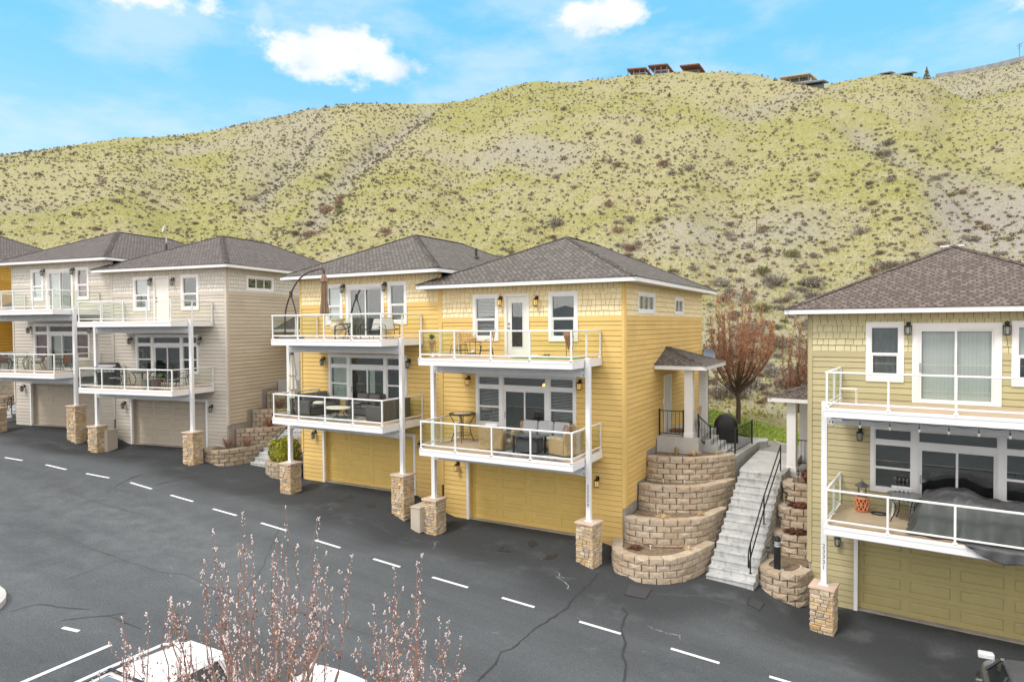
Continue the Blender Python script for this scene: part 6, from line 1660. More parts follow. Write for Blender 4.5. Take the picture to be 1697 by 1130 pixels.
mb = MB(); mb.lathe([(.50, .38), (.54, .40), (.54, .43), (.50, .45)], (0, 0, 0), 28, sx=1.1, sy=.72); mb.build('table_top', CREAMF, H)
for k in range(4): t = k*pi/2+.7; mb = MB(); mb.tube([(.42*math.cos(t), .28*math.sin(t), .38), (.25*math.cos(t), .18*math.sin(t), .18), (.40*math.cos(t), .28*math.sin(t), 0)], .016, 6); mb.build('leg', IRON, H)
rug('grey outdoor rug under the oval coffee table', -19.6, 18.75, -17.4, 20.15, ZL2, (.16,.17,.18), (.34,.35,.36))
# ---- green house decks (positions in the house's own frame)
def inframe(P, rz, x, y, z=0):
    c, s = math.cos(rz), math.sin(rz); return (P[0]+c*x-s*y, P[1]+s*x+c*y, z)
GP, GR = (5.6, 21.2), R(-5.34); gl = lambda x, y, z: inframe(GP, GR, x, y, z)
ZG1, ZG2 = -1.12+D1T, -1.12+D2T
H = thing('garden_stool', 'orange pierced ceramic stool by the wall of the lower green house deck', 'stool', gl(-5.93, -.55, ZG1), GR)
mb = MB(); OR = mat('orange_ceramic', (.66,.24,.11), .35, .08, 6)
mb.lathe([(.13, 0), (.17, .02), (.18, .06), (.175, .06)], (0, 0, 0), 20); mb.lathe([(.175, .36), (.18, .38), (.165, .42), (.05, .43)], (0, 0, 0), 20)
for k in range(10):
    for sg in (1, -1): mb.tube([(.175*math.cos(k*pi/5+sg*u*.63), .175*math.sin(k*pi/5+sg*u*.63), .06+.30*u) for u in [i/6 for i in range(7)]], .017, 5, cap=False)
mb.tube([(.176*math.cos(k*pi/8), .176*math.sin(k*pi/8), .21) for k in range(16)], .014, 5, closed=True); mb.build('ceramic_body', OR, H)
mb = MB(); mb.lathe([(.13, .05), (.13, .37)], (0, 0, 0), 16); mb.build('inner_wall', mat('dark_orange', (.20,.055,.02), .7, .1, 5), H)
H = thing('lantern', 'grey metal lantern standing on the orange stool', 'lantern', gl(-5.93, -.55, ZG1+.432), GR)
LG = mat('lantern_grey', (.13,.13,.14), .5, .15, 8, metal=.3)
mb = MB(); mb.rbox(-.11, -.11, 0, .11, .11, .03, .008); mb.lathe([(.20, .28), (.12, .36), (.05, .40), (.02, .43)], (0, 0, 0), 4)
for a in (-.09, .09):
    for b in (-.09, .09): mb.box(a-.012, b-.012, .03, a+.012, b+.012, .285)
mb.tube([(.03*math.cos(k*pi/6), 0, .45+.03*math.sin(k*pi/6)) for k in range(12)], .006, 4, closed=True); mb.build('cage', LG, H)
mb = MB(); mb.lathe([(.045, .03), (.045, .20), (.01, .205)], (0, 0, 0), 12); mb.build('candle', CREAM, H)
mb = MB()
for q in range(3): mb.tube([((.17+.015*q)*math.cos(k*pi/10), (.13+.012*q)*math.sin(k*pi/10), .015+.012*q) for k in range(20)], .010, 4, closed=True)
o = mb.build('cable_coil', BLACK); o.location = gl(-5.50, -.65, ZG1); tag(o, 'black coiled cable on the deck beside the orange stool', 'cable')
H = thing('patio_table', 'round dark patio table beside the grey tarp on lower green house deck', 'table', gl(-4.85, -1.0, ZG1), GR)
mb = MB(); mb.lathe([(.42, .70), (.45, .715), (.42, .73)], (0, 0, 0), 28); mb.build('table_top', mat('smoked_top', (.10,.105,.11), .25, .1, 8), H)
for k in range(4): t = k*pi/2+.6; mb = MB(); mb.tube(smooth_line_3([(.40*math.cos(t), .40*math.sin(t), .70), (.24*math.cos(t), .24*math.sin(t), .42), (.26*math.cos(t), .26*math.sin(t), .25), (.40*math.cos(t), .40*math.sin(t), 0)]), .014, 6); mb.build('leg', IRON, H)
mb = MB(); mb.tube([(.25*math.cos(k*pi/10), .25*math.sin(k*pi/10), .36) for k in range(20)], .010, 5, closed=True); mb.build('ring', IRON, H)
H = thing('plastic_chair', 'white plastic chair tucked behind the round table on the green house deck', 'chair', gl(-4.95, -.42, ZG1), GR+R(180))
mb = MB(); mb.grid(lambda u, v: (-.22+.44*u, -.22+.42*v, .43), 4, 4); mb.rbox(-.22, -.22, .40, .22, .20, .43, .01); mb.build('seat', WHITE, H)
mb = MB()
for x in (-.2, -.1, 0, .1, .2): mb.bar((x, .20, .43), (x, .27, .84), .05, .02)
mb.bar((-.24, .27, .84), (.24, .27, .84), .05, .06); mb.build('backrest', WHITE, H)
for a in (-.2, .2):
    for b in (-.2, .2): mb = MB(); mb.bar((a, b, .40), (a*1.15, b*1.15, 0), .04, .04); mb.build('leg', WHITE, H)
# the furniture under the dark grey tarp, and the tarp's loose skirt over the deck edge
def tarp():
    mb = MB(); x0, x1, y0, y1 = -4.62, -1.0, -2.30, -.45
    def top(x, y):
        h = .80+.10*noise.noise((x*.8, y*.8, 1))+.16*sst(-4.3, -3.9, x)*sst(-3.1, -3.5, x)*(1 if y > -1.4 else .6)
        e = min(x-x0, x1+3-x, y-y0+.0, y1-y); return h
    N1, N2 = 110, 80
    def f(u, v):
        x = x0-.1+(x1-x0+.2)*u; y = y0+(y1-y0)*v
        ex = sst(x0-.1, x0+.28, x); ey = sst(y0, y0+.42+.14*math.sin(x*3), y)*sst(y1+.02, y1-.14, y); k = ex*ey
        rd = lambda q: 1-abs(noise.noise(q))*2.2
        fold_ = .09*math.sin(x*13+y*5+2*noise.noise((x*2, y*2, 0)))*(1-k)+.20*rd((x*1.5+y*.9, y*1.1-x*.5, 4))*(.35+.65*(1-k))+.08*rd((x*3.4-y*2, y*2.2, 9))
        z = ZG1+.03+(top(x, y)-.03)*max(0, k)**.75+fold_*.6*(.25+k*.75)
        return Vector(gl(x+.05*math.sin(y*17)*(1-ex), y+.05*math.sin(x*11)*(1-ey)*(1 if y < -1 else 0), max(ZG1+.012, z)))
    mb.grid(f, N1, N2)
    def skirt(u, v):
        x = -3.52+2.6*u; hang = .34*math.sin(pi*min(1, u*1.0))**.8*(1+.25*math.sin(u*9))
        y = -2.30-.28*min(1, v*2.2)-.03-.035*math.sin(u*38+v*3)*v; z = ZG1+.045-max(0, v-.4)/.6*hang
        return Vector(gl(x, y, z))
    mb.grid(skirt, 60, 14)
    o = mb.build('tarp_cover', TARP, smooth=True); m = o.modifiers.new('t', 'SOLIDIFY'); m.thickness = .004
    tag(o, 'dark grey tarp draped over furniture and spilling under the green house railing', 'tarp')
tarp()
H = thing('white_stand', 'small white metal stand at the left rail of the upper green house deck', 'stand', gl(-6.20, -1.25, ZG2), GR)
mb = MB(); mb.rbox(-.22, -.15, .40, .22, .15, .42, .006); mb.build('top', WHITE, H)
for x in (-.2, .2):
    for y in (-.13, .13): mb = MB(); mb.tube([(x, y, 0), (x, y, .40)], .012, 6); mb.build('leg', WHITE, H)
H = thing('string_lights', 'string of pale round bulbs hanging under the green house upper deck', 'string lights', (0, 0, 0)); zc = -1.12+D2B-.03
px_ = [-6.45, -5.80, -5.12, -4.48, -3.86, -3.26, -2.66, -2.06]; wire = MB(); wp = []
for i, x in enumerate(px_):
    if i: wp.append(gl((x+px_[i-1])/2, -2.25, zc-.05))
    wp.append(gl(x, -2.25, zc))
wire.tube(wp, .007, 4); wire.build('wire', BLACK, H)
BULB = mat('pale_bulb', (.75,.72,.62), .2, .05, 8)
for x in px_:
    q = Vector(gl(x, -2.25, zc)); s = MB(); s.tube([q, q-Vector((0, 0, .10))], .006, 4); s.tube([q-Vector((0, 0, .10)), q-Vector((0, 0, .15))], .018, 6); so = s.build('socket', BLACK, H)
    b = MB(); b.lathe([(.012, -.15), (.034, -.185), (.036, -.21), (.02, -.24), (.004, -.245)], tuple(q), 10); b.build('bulb', BULB, so, smooth=True)
mb = MB(); mb.rbox(-.14, -.05, -.07, .14, .05, 0, .01); o = mb.build('control_box', WHITE); o.location = gl(-6.35, -2.28, zc-.01); o.rotation_euler = (0, 0, GR); tag(o, 'small white box at the left end of the string lights', 'box')
# ---- tan house decks
TP, TR = (-34.34, 19.95), R(9); tl = lambda x, y, z: inframe(TP, TR, x, y, z)
ZT1 = 1.41+D1T; ZT1A = ZT1+.63
def grill(label, loc, rz):
    H = thing('gas_grill', label, 'grill', loc, rz); SS = mat('grill_steel', (.35,.36,.37), .35, .1, 6, metal=.6)
    mb = MB(); mb.rbox(-.40, -.27, .06, .40, .27, .78, .02); mb.build('cabinet', BLACK, H)
    mb = MB(); mb.grid(lambda u, v: (-.42+.84*u, -.28*math.cos(pi*v), .80+.34*math.sin(pi*v)), 2, 12)
    for x in (-.42, .42): mb.poly([(x, -.28*math.cos(pi*k/12), .80+.34*math.sin(pi*k/12)) for k in range(13)])
    mb.build('lid', mat('grill_lid', (.05,.05,.052), .3, .1, 6), H); mb = MB(); mb.tube([(-.34, -.31, .95), (.34, -.31, .95)], .015, 6); mb.build('lid_handle', SS, H)
    for s in (-1, 1): mb = MB(); mb.rbox(s*.60-.17, -.24, .77, s*.60+.17, .24, .80, .01); mb.build('side_shelf', SS, H)
    mb = MB(); mb.rbox(-.40, -.315, .68, .40, -.275, .78, .01); mb.build('control_panel', SS, H)
    for k in range(4): mb = MB(); mb.tube([(-.27+.18*k, -.315, .73), (-.27+.18*k, -.345, .73)], .022, 8); mb.build('knob', BLACK, H)
    for x in (-.34, .34):
        for y in (-.2, .2): mb = MB(); mb.tube([(x-.015, y, .03), (x+.015, y, .03)], .03, 8); mb.build('wheel', BLACK, H)
grill('black gas grill with steel shelves on the lower tan deck', tl(1.35, -1.35, ZT1), TR+R(25))
def iron_chair(label, loc, rz, group='wrought iron chairs on the lower tan deck'):
    H = thing('iron_chair', label, 'chair', loc, rz, group)
    mb = MB(); mb.tube(smooth_line_3([(-.22, .20, .42), (-.24, .27, .75), (-.16, .30, .95), (0, .31, 1.0), (.16, .30, .95), (.24, .27, .75), (.22, .20, .42)]), .014, 6)
    for a in (-.12, 0, .12): mb.tube([(a, .21, .42), (-a*.6, .27, .70), (a, .30, .96)], .009, 5)
    for zz in (.58, .80): mb.tube([(.07*math.cos(k*pi/6), .26, zz+.07*math.sin(k*pi/6)) for k in range(12)], .008, 4, closed=True)
    mb.build('backrest', IRON, H); mb = MB(); mb.lathe([(.25, .41), (.26, .42), (.25, .44)], (0, 0, 0), 18); mb.build('seat', mat('chair_pad_grey', (.24,.25,.24), .8, .1, 8), H)
    for a in (-1, 1):
        mb = MB(); mb.tube(smooth_line_3([(a*.20, -.18, .42), (a*.23, -.22, .2), (a*.24, -.24, 0)]), .012, 5); mb.build('leg', IRON, H)
        mb = MB(); mb.tube(smooth_line_3([(a*.20, .18, .42), (a*.22, .22, .2), (a*.24, .28, 0)]), .012, 5); mb.build('leg', IRON, H)
        mb = MB(); mb.tube(smooth_line_3([(a*.23, .24, .66), (a*.30, .05, .68), (a*.29, -.18, .62), (a*.22, -.2, .43)]), .011, 5); mb.build('armrest', IRON, H)
for x, y, rz, lab in ((2.05, -1.6, 30, 'iron chair nearest the black grill on the lower tan deck'), (2.75, -1.75, 165, 'iron chair at the front rail near the table on the lower tan deck'), (3.45, -.62, -10, 'iron chair behind the table on the lower tan deck'), (5.35, -.75, -60, 'iron chair at the right end of the lower tan deck'), (5.75, -1.7, -120, 'iron chair near the right corner post of the lower tan deck')):
    iron_chair(lab, tl(x, y, ZT1), TR+R(rz))
H = thing('iron_table', 'oval dark iron table on the lower tan deck', 'table', tl(3.5, -1.35, ZT1), TR)
mb = MB(); mb.lathe([(.50, .69), (.52, .70), (.50, .72)], (0, 0, 0), 28, sx=1.25, sy=.85); mb.build('table_top', IRON, H)
for k in range(4): t = k*pi/2+.75; mb = MB(); mb.tube(smooth_line_3([(.48*math.cos(t), .34*math.sin(t), .69), (.25*math.cos(t), .2*math.sin(t), .4), (.45*math.cos(t), .32*math.sin(t), 0)]), .018, 6); mb.build('leg', IRON, H)
for x, y, r, h, m, lab in ((4.45, -1.95, .22, .42, mat('green_grey_pot', (.16,.19,.18), .5, .1, 5), 'grey green planter pot at the front rail of the lower tan deck'), (5.10, -2.0, .21, .46, mat('maroon_pot', (.12,.075,.085), .5, .1, 5), 'dark maroon planter pot near the right of the lower tan deck')):
    H = thing('planter_pot', lab, 'pot', tl(x, y, ZT1), 0, 'pots on the lower tan deck')
    mb = MB(); mb.lathe([(r*.7, 0), (r*.8, .05), (r, h*.9), (r*1.08, h*.92), (r*1.08, h), (r*.92, h)], (0, 0, 0), 20); mb.build('pot', m, H); mb = MB(); mb.lathe([(r*.91, h*.9), (r*.91, h*.91)], (0, 0, 0), 18); mb.build('soil', MULCH, H)
    if x > 5: continue
    rg_ = random.Random(9); p = MB()
tuft('potted_plant', 'small green plant in a wooden stand beside the pots on the lower tan deck', 'plant', mat('leaf_green', (.09,.19,.05), .7, .2, 6), tl(4.82, -1.55, ZT1+.45), .18, .22, 60, 31, leaf=.03)
H = thing('plant_stool', 'little wooden stool under the green plant on the lower tan deck', 'stool', tl(4.82, -1.55, ZT1), TR)
mb = MB(); mb.rbox(-.16, -.16, .40, .16, .16, .445, .01); mb.build('seat', mat('tan_wood', (.45,.28,.14), .6, .15, 8), H)
for a in (-.12, .12):
    for b in (-.12, .12): mb = MB(); mb.bar((a, b, .40), (a*1.2, b*1.2, 0), .03, .03); mb.build('leg', MC['tan_wood'], H)
SLB = mat('brown_sling', (.30,.17,.11), .8, .1, 8)
for x, y, rz, lab in ((-6.05, -1.2, 100, 'patio chair at the left end of the lower far tan deck'), (-4.55, -.75, -20, 'patio chair behind the dark table of the lower far tan deck'), (-2.15, -1.15, -75, 'brown sling chair at the right end of the lower far tan deck')):
    sling_chair(lab, tl(x, y, ZT1A), TR+R(rz), IRON, SLB, 'sling chairs on the lower far tan deck')
H = thing('patio_table', 'dark patio table on the lower far tan deck', 'table', tl(-5.1, -1.35, ZT1A), TR)
mb = MB(); mb.lathe([(.58, .70), (.60, .71), (.58, .73)], (0, 0, 0), 26); mb.build('table_top', MC['dark_mesh_top'], H)
for k in range(4): t = k*pi/2+.3; mb = MB(); mb.tube(smooth_line_3([(.5*math.cos(t), .5*math.sin(t), .70), (.28*math.cos(t), .28*math.sin(t), .4), (.48*math.cos(t), .48*math.sin(t), 0)]), .015, 6); mb.build('leg', IRON, H)
rug('rust coloured rug before the glass door of the lower far tan deck', -.7, -.5, .7, .5, 0, (.34,.16,.08), (.26,.12,.07), TR, tl(-3.75, -.8, ZT1A))
# ---- yellow porch
H = thing('slat_chair', 'metal backed chair with white cushion on the yellow house porch', 'chair', (-6.35, 26.2, 3.11), R(-95))
mb = MB()
for x in (-.22, -.11, 0, .11, .22): mb.tube([(x, .22, .42), (x*1.05, .30, .98)], .010, 5)
mb.tube([(-.24, .30, .98), (.24, .30, .98)], .013, 5); mb.build('backrest', RATTAN, H); mb = MB(); mb.rbox(-.22, -.22, .40, .22, .20, .46, .02); mb.build('seat', CUSH, H)
mb = MB(); mb.rbox(-.18, .14, .46, .18, .24, .80, .04); mb.build('cushion', WHITE, H)
for a in (-.2, .2):
    for b in (-.2, .2): mb = MB(); mb.tube([(a, b, .40), (a*1.1, b*1.15, 0)], .012, 5); mb.build('leg', BRONZE, H)
mb = MB(); mb.rbox(-7.1, 25.55, 3.112, -6.35, 26.15, 3.19, .02); tag(mb.build('door_mat', mat('brown_mat', (.20,.09,.04), .9, .25, 12)), 'thick brown door mat on the yellow house porch', 'mat')
mb = MB(); mb.rbox(-7.27, 25.28, 4.20, -7.24, 25.36, 4.42, .006); tag(mb.build('door_bell', WHITE), 'small white box on the yellow wall beside the porch door', 'door bell')
def cov(u, v):
    t = u*2*pi; k = math.cos(pi/2*max(0, (v-.62)/.38))**.55 if v > .62 else 1
    c, s = math.cos(t), math.sin(t); x = .46*math.copysign(abs(c)**.55, c)*(k if v > .62 else 1+.05*(1-v)); y = .30*math.copysign(abs(s)**.55, s)*(k if v > .62 else 1+.06*(1-v))
    return (x+.012*math.sin(t*9)*(1-v), y+.012*math.sin(t*7)*(1-v), 1.18*v)
mb = MB(); mb.grid(cov, 48, 22); o = mb.build('covered_grill', mat('black_cover', (.018,.018,.02), .5, .15, 3, .2, 10), smooth=True); o.location = (-5.42, 28.0, 2.47); o.rotation_euler = (0, 0, R(12)); tag(o, 'grill under a black cover behind the metal railing', 'grill')
DISH = mat('dish_grey', (.6,.6,.6), .5, .05, 4)
H = thing('satellite_dish', 'grey satellite dish on a pole beside the rusty bare tree', 'satellite dish', (-7.0, 31.9, 2.6))
mb = MB(); mb.tube([(0, 0, -.3), (0, 0, 2.9), (.1, -.1, 3.1)], .03, 6); mb.build('pole', BLACK, H)
mb = MB(); q = MB(); q.lathe([(.02, -.08), (.18, -.05), (.30, .03), (.31, .04), (.18, -.03), (.02, -.06)], (0, 0, 0), 18); Md = Matrix.Translation((.1, -.25, 3.25)) @ Matrix.Rotation(R(65), 4, 'X') @ Matrix.Rotation(R(40), 4, 'Y'); mb.add([Md @ Vector(p) for p in q.v], q.f); mb.build('dish', mat('dish_blue_grey', (.25,.30,.42), .4, .1, 4), H)
# ------------------------------------------------------------------ cars
CARW = mat('car_white', (.78,.79,.80), .18, .02, 2); CARD = mat('car_dark', (.16,.165,.175), .22, .05, 2, metal=.5)
CGL = mat('car_glass', (.02,.024,.027), .04, .1, 2); TYRE = mat('tyre', (.02,.02,.021), .85, .1, 12); RIM = mat('wheel_rim', (.45,.46,.47), .3, .05, 5, metal=.7); REDL = mat('red_lamp', (.55,.02,.02), .15, .1, 8); CLEAR = mat('clear_lamp', (.7,.72,.74), .1, .05, 8)
def car(label, loc, rz, paint, L, W_, h, roofr, suv=True, rack=True):
    """built nose towards -y; origin on the ground at the middle"""
    H = thing('parked_car', label, 'car', loc, rz, 'cars parked along the road'); hw = W_/2; y0 = -L/2; belt = h*.60
    # lower body: stations nose to tail; each a half profile (x, z)
    st = [(0, .62, .42, .74), (.04, .86, .30, .80), (.16, .97, .24, .88), (.30, 1.0, .22, .92), (.55, 1.0, .22, .96), (.80, 1.0, .24, 1.0), (.93, .98, .28, 1.02), (.985, .92, .36, 1.0), (1, .80, .44, .90)]
    mb = MB(); n = 12
    for t, wf, zb, zt in st:
        y = y0+L*t; wx = hw*wf; zt2 = belt*zt
        pr = [(0, zb), (wx*.80, zb), (wx*.96, zb+.10), (wx, zb+.28), (wx*.985, (zb+zt2)/2+.10), (wx*.95, zt2-.05), (wx*.86, zt2), (0, zt2+.025)]
        ring = pr+[(-x, z) for x, z in pr[-2:0:-1]]
        mb.v += [(x, y, z) for x, z in ring]
    k = 14
    for i in range(len(st)-1):
        for j in range(k): a = i*k+j; b = i*k+(j+1) % k; mb.f.append((a, b, b+k, a+k)); mb.m.append(0)
    mb.f.append(tuple(range(k))); mb.m.append(0); mb.f.append(tuple(range((len(st)-1)*k, len(st)*k))[::-1]); mb.m.append(0)
    subsurf(mb.build('body', paint, H, smooth=True), 2)
    # greenhouse: glass shell with a painted roof and pillars over it
    ys, yf, yr, ye = y0+L*.27, y0+L*.40, y0+L*(.93 if suv else .80), y0+L*(.985 if suv else .92); rx = roofr/2; zt = h-.03
    def gh(sc_, dz=0):
        b = []
        for (y, x, z) in ((ys, hw*.86, belt+.0), (yf, rx*1.02, zt-.06), ((yf+yr)/2, rx*1.03, zt), (yr, rx*.98, zt-.05), (ye, hw*.84, belt+.02)):
            b.append((y, x*sc_, z+dz))
        return b
    mb = MB(); G_ = gh(1)
    for (y, x, z) in G_: mb.v += [(-x, y, z), (x, y, z)]
    for (y, x, z) in G_[1:4]: mb.v += [(-hw*.88, y if y != G_[3][0] else y+.05, belt), (hw*.88, y if y != G_[3][0] else y+.05, belt)]
    mb.f = [(0, 1, 3, 2), (6, 7, 9, 8), (0, 2, 10), (1, 11, 3), (2, 4, 12, 10), (3, 11, 13, 5), (4, 6, 14, 12), (5, 13, 15, 7), (6, 8, 14), (7, 15, 9)]; mb.m = [0]*10
    mb.build('glazing', CGL, H)
    def zr(x, y):      # roof height
        t = (y-yf)/(yr-yf); return zt-.055+.05*math.sin(pi*max(0, min(1, t)))+.035*(1-(x/rx)**2)
    mb = MB(); mb.grid(lambda u, v: ((-1+2*u)*rx*(1.0+.02*math.sin(pi*v)), yf-.02+(yr-yf+.10)*v, zr((-1+2*u)*rx, yf+(yr-yf)*v)+.012-(.05 if abs(u-.5) > .49 else 0)), 16, 14); ro = mb.build('roof', paint, H, smooth=True)
    def pil(*a):
        m_ = MB(); m_.bar(*a); m_.build('pillar', paint, H)
    for s in (-1, 1):
        pil((s*hw*.86, ys, belt), (s*rx*1.0, yf, zt-.05), .07, .05); pil((s*rx*1.0, yr, zt-.04), (s*hw*.86, ye, belt), .12, .10)
        ym = (yf+yr)/2; pil((s*rx*1.03, ym, zt-.03), (s*hw*.90, ym+.05, belt-.02), .03, .09)
        if suv: pil((s*rx*1.02, yr-.75, zt-.03), (s*hw*.90, yr-.62, belt-.02), .03, .12)
    if suv and rack:
        mb = MB(); mb.grid(lambda u, v: (-.40+.80*u, yf+.22+.95*v, zr(-.40+.80*u, yf+.22+.95*v)+.019), 8, 8); mb.build('sunroof', mat('sunroof_glass', (.14,.145,.155), .05, .05, 3), ro)
        mb = MB(); P = [(-.43, yf+.19), (.43, yf+.19), (.43, yf+1.2), (-.43, yf+1.2)]; 
        mb.tube([(x, y, zr(x, y)+.014) for x, y in P], .012, 5, closed=True); mb.build('sunroof_seal', BLACK, ro)
        for s in (-1, 1):
            mb = MB(); mb.tube([(s*(rx-.05), yf+.10, zr(rx-.05, yf+.1)+.02), (s*(rx-.05), yf+.25, zt+.075), (s*(rx-.05), (yf+yr)/2, zt+.085), (s*(rx-.05), yr-.25, zt+.06), (s*(rx-.05), yr-.10, zt-.01)], .022, 6); mb.build('roof_rail', paint, ro)
            mb = MB(); mb.tube([(s*(rx-.12), yf+.05, zr(rx-.12, yf)+.016), (s*(rx-.12), yr, zr(rx-.12, yr)+.016)], .012, 4); mb.build('roof_gutter', BLACK, ro)
        for yy in (yf+.12, yf+1.28, yr-.30): mb = MB(); mb.tube([(-rx+.12, yy, zr(rx-.1, yy)+.016), (rx-.12, yy, zr(rx-.1, yy)+.016)], .010, 4) if yy == yr-.3 else mb.bar((-rx+.05, yy, zt+.07), (rx-.05, yy, zt+.07), .05, .02); mb.build('crossbar', BLACK, ro)
        mb = MB(); mb.rbox(-rx*.82, yr+.02, zt-.085, rx*.82, yr+.22, zt-.05, .012); mb.build('spoiler', paint, ro)
    for s in (-1, 1):
        mb = MB(); mb.rbox(s*hw*.93-.05, L/2-.18, belt-.22, s*hw*.93+.055, L/2-.0, belt+.16, .03); mb.build('tail_light', REDL, H)
        mb = MB(); mb.rbox(s*hw*.74-.16, y0+.02, belt-.22, s*hw*.74+.16, y0+.20, belt-.07, .03); mb.build('headlight', CLEAR, H)
        mb = MB(); mb.rbox(s*(hw+.09)-.07, ys+.66, belt-.06, s*(hw+.09)+.07, ys+.75, belt+.07, .025); mb.bar((s*(hw-.06), ys+.70, belt-.03), (s*(hw+.05), ys+.70, belt), .05, .04); mb.build('wing_mirror', paint, H)
        for yy in (y0+L*.19, y0+L*.80):
            w_ = MB(); w_.tube([(s*(hw-.22), yy, .33), (s*(hw-.20), yy, .33), (s*(hw-.02), yy, .33), (s*(hw), yy, .33)], [.30, .335, .335, .30], 24); wo = w_.build('wheel', TYRE, H)
            w_ = MB(); w_.tube([(s*(hw-.03), yy, .33), (s*(hw+.004), yy, .33)], [.22, .20], 18); w_.build('rim', RIM, wo)
    return H
car('white estate car with grey sunroof and roof rails parked at the lower left', (-10.6, 5.5, plane(-10.6)), 0, CARW, 4.75, 1.88, 1.70, 1.24)
car('white car with plain roof half hidden by budding branches', (-8.35, 6.75, plane(-8.35)), 0, CARW, 4.5, 1.82, 1.50, 1.22, rack=False)
car('dark grey car cut off at the lower right corner', (2.98, 16.85, ground(3.0, 16.4)-.05), R(180), CARD, 4.5, 1.85, 1.52, 1.2, suv=False)
# ------------------------------------------------------------------ budding trees in the foreground
def bud_tree(label, loc, h, spread, nl, seed, hvis):
    rg_ = random.Random(seed); H = thing('budding_tree', label, 'tree', loc, 0, 'budding trees in the foreground')
    tr = MB(); tw = MB(); bd = MB(); ru = MB()
    tr.tube([(0, 0, -.2), (0, .02, h*.15), (.02, 0, h*.35), (0, 0, h*.55)], [.10, .085, .07, .045], 8)
    def bud(p, s):
        s *= rg_.uniform(.7, 1.3); a = rg_.uniform(0, 6.28); t = Vector((.25*math.cos(a), .25*math.sin(a), 1)).normalized(); x = t.orthogonal().normalized(); y = t.cross(x)
        b = []
        for z, r in ((-1, .25), (-.3, .8), (.35, .75), (1.1, .1)):
            for k in range(5): th = k*2*pi/5; b.append(p+t*z*s*1.1+(x*math.cos(th)+y*math.sin(th))*r*s)
        F = [(i*5+k, i*5+(k+1) % 5, (i+1)*5+(k+1) % 5, (i+1)*5+k) for i in range(3) for k in range(5)]+[tuple(range(15, 20))]
        bd.add(b, F)
    def shoot(a, b, r0, r1, buds, k=5):
        P = [a]; 
        for i in range(1, k+1): P.append(a.lerp(b, i/k)+Vector((rg_.gauss(0, .024), rg_.gauss(0, .024), 0))*(1 if i < k else 0))
        tw.tube(P, [r0+(r1-r0)*i/k for i in range(k+1)], 4, cap=False)
        L_ = (b-a).length
        for i in range(int(L_*buds)):
            u = rg_.random()**.8; q = a.lerp(b, u); t = rg_.uniform(0, 6.28); bud(q+Vector((math.cos(t), math.sin(t), .4))*rg_.uniform(.010, .028), .0088)
        for i in range(3): bud(b+Vector((rg_.gauss(0, .008), rg_.gauss(0, .008), -.018*i)), .0125)
        return P
    for i in range(nl):
        t = 2*pi*i*.618+rg_.uniform(-.4, .4); ro = spread*math.sqrt((i+.5)/nl); c, s = math.cos(t), math.sin(t)
        z0 = h*(.22+.22*rg_.random()); top = h*(1-.25*(ro/spread)**1.5)*rg_.uniform(.86, 1.0)
        k1 = Vector((c*ro*.5, s*ro*.5, z0+.3)); k2 = Vector((c*ro*.85, s*ro*.85, z0+(top-z0)*.45)); k3 = Vector((c*ro+rg_.gauss(0, .05), s*ro+rg_.gauss(0, .05), top))
        tr.tube([(0, 0, z0-.1), k1, k2], [.036, .028, .019], 6, cap=False)
        shoot(k2, k3, .012, .004, 16)
        for j in range(10):
            u = rg_.uniform(.0, .88); b = k1.lerp(k2, u*2) if u < .5 else k2.lerp(k3, u*2-1); a = rg_.uniform(0, 6.28); ln = rg_.uniform(.25, .75)*(1.05-.6*u)
            e = b+Vector((math.cos(a)*ln*.42, math.sin(a)*ln*.42, ln*rg_.uniform(.6, 1))); shoot(b, e, .006, .0025, 13, 3)
            for q in range(4):
                p = b+Vector((rg_.gauss(0, .05), rg_.gauss(0, .05), rg_.gauss(.03, .06))); x = Vector((rg_.gauss(0, 1), rg_.gauss(0, 1), rg_.gauss(0, 1))).normalized(); y = x.orthogonal(); z_ = rg_.uniform(.012, .026); ru.add([p-x*z_, p+y*z_*.5, p+x*z_, p-y*z_*.5], [(0, 1, 2, 3)])
    tr.build('trunk', BARKP, H); tw.build('twigs', mat('twig_pink', (.26,.155,.135), .8, .25, 14), H); bd.build('buds', BUD, H, smooth=True); ru.build('old_leaves', RUSTL, H)
dirv = lambda az, d: (d*math.sin(R(az)), d*math.cos(R(az)))
for az, d, top, sp, nl, seed, lab in ((-58.2, 9.3, 4.15, .85, 15, 21, 'leftmost of three budding trees, over the white estate car'), (-49.3, 9.4, 5.25, 1.35, 26, 22, 'tallest and widest budding tree in the middle of the three'), (-38.0, 9.2, 4.35, .75, 14, 23, 'rightmost and slimmest of three budding trees')):
    x, y = dirv(az, d); g = plane(x); bud_tree(lab, (x, y, g), top-g, sp, nl, seed, 2)
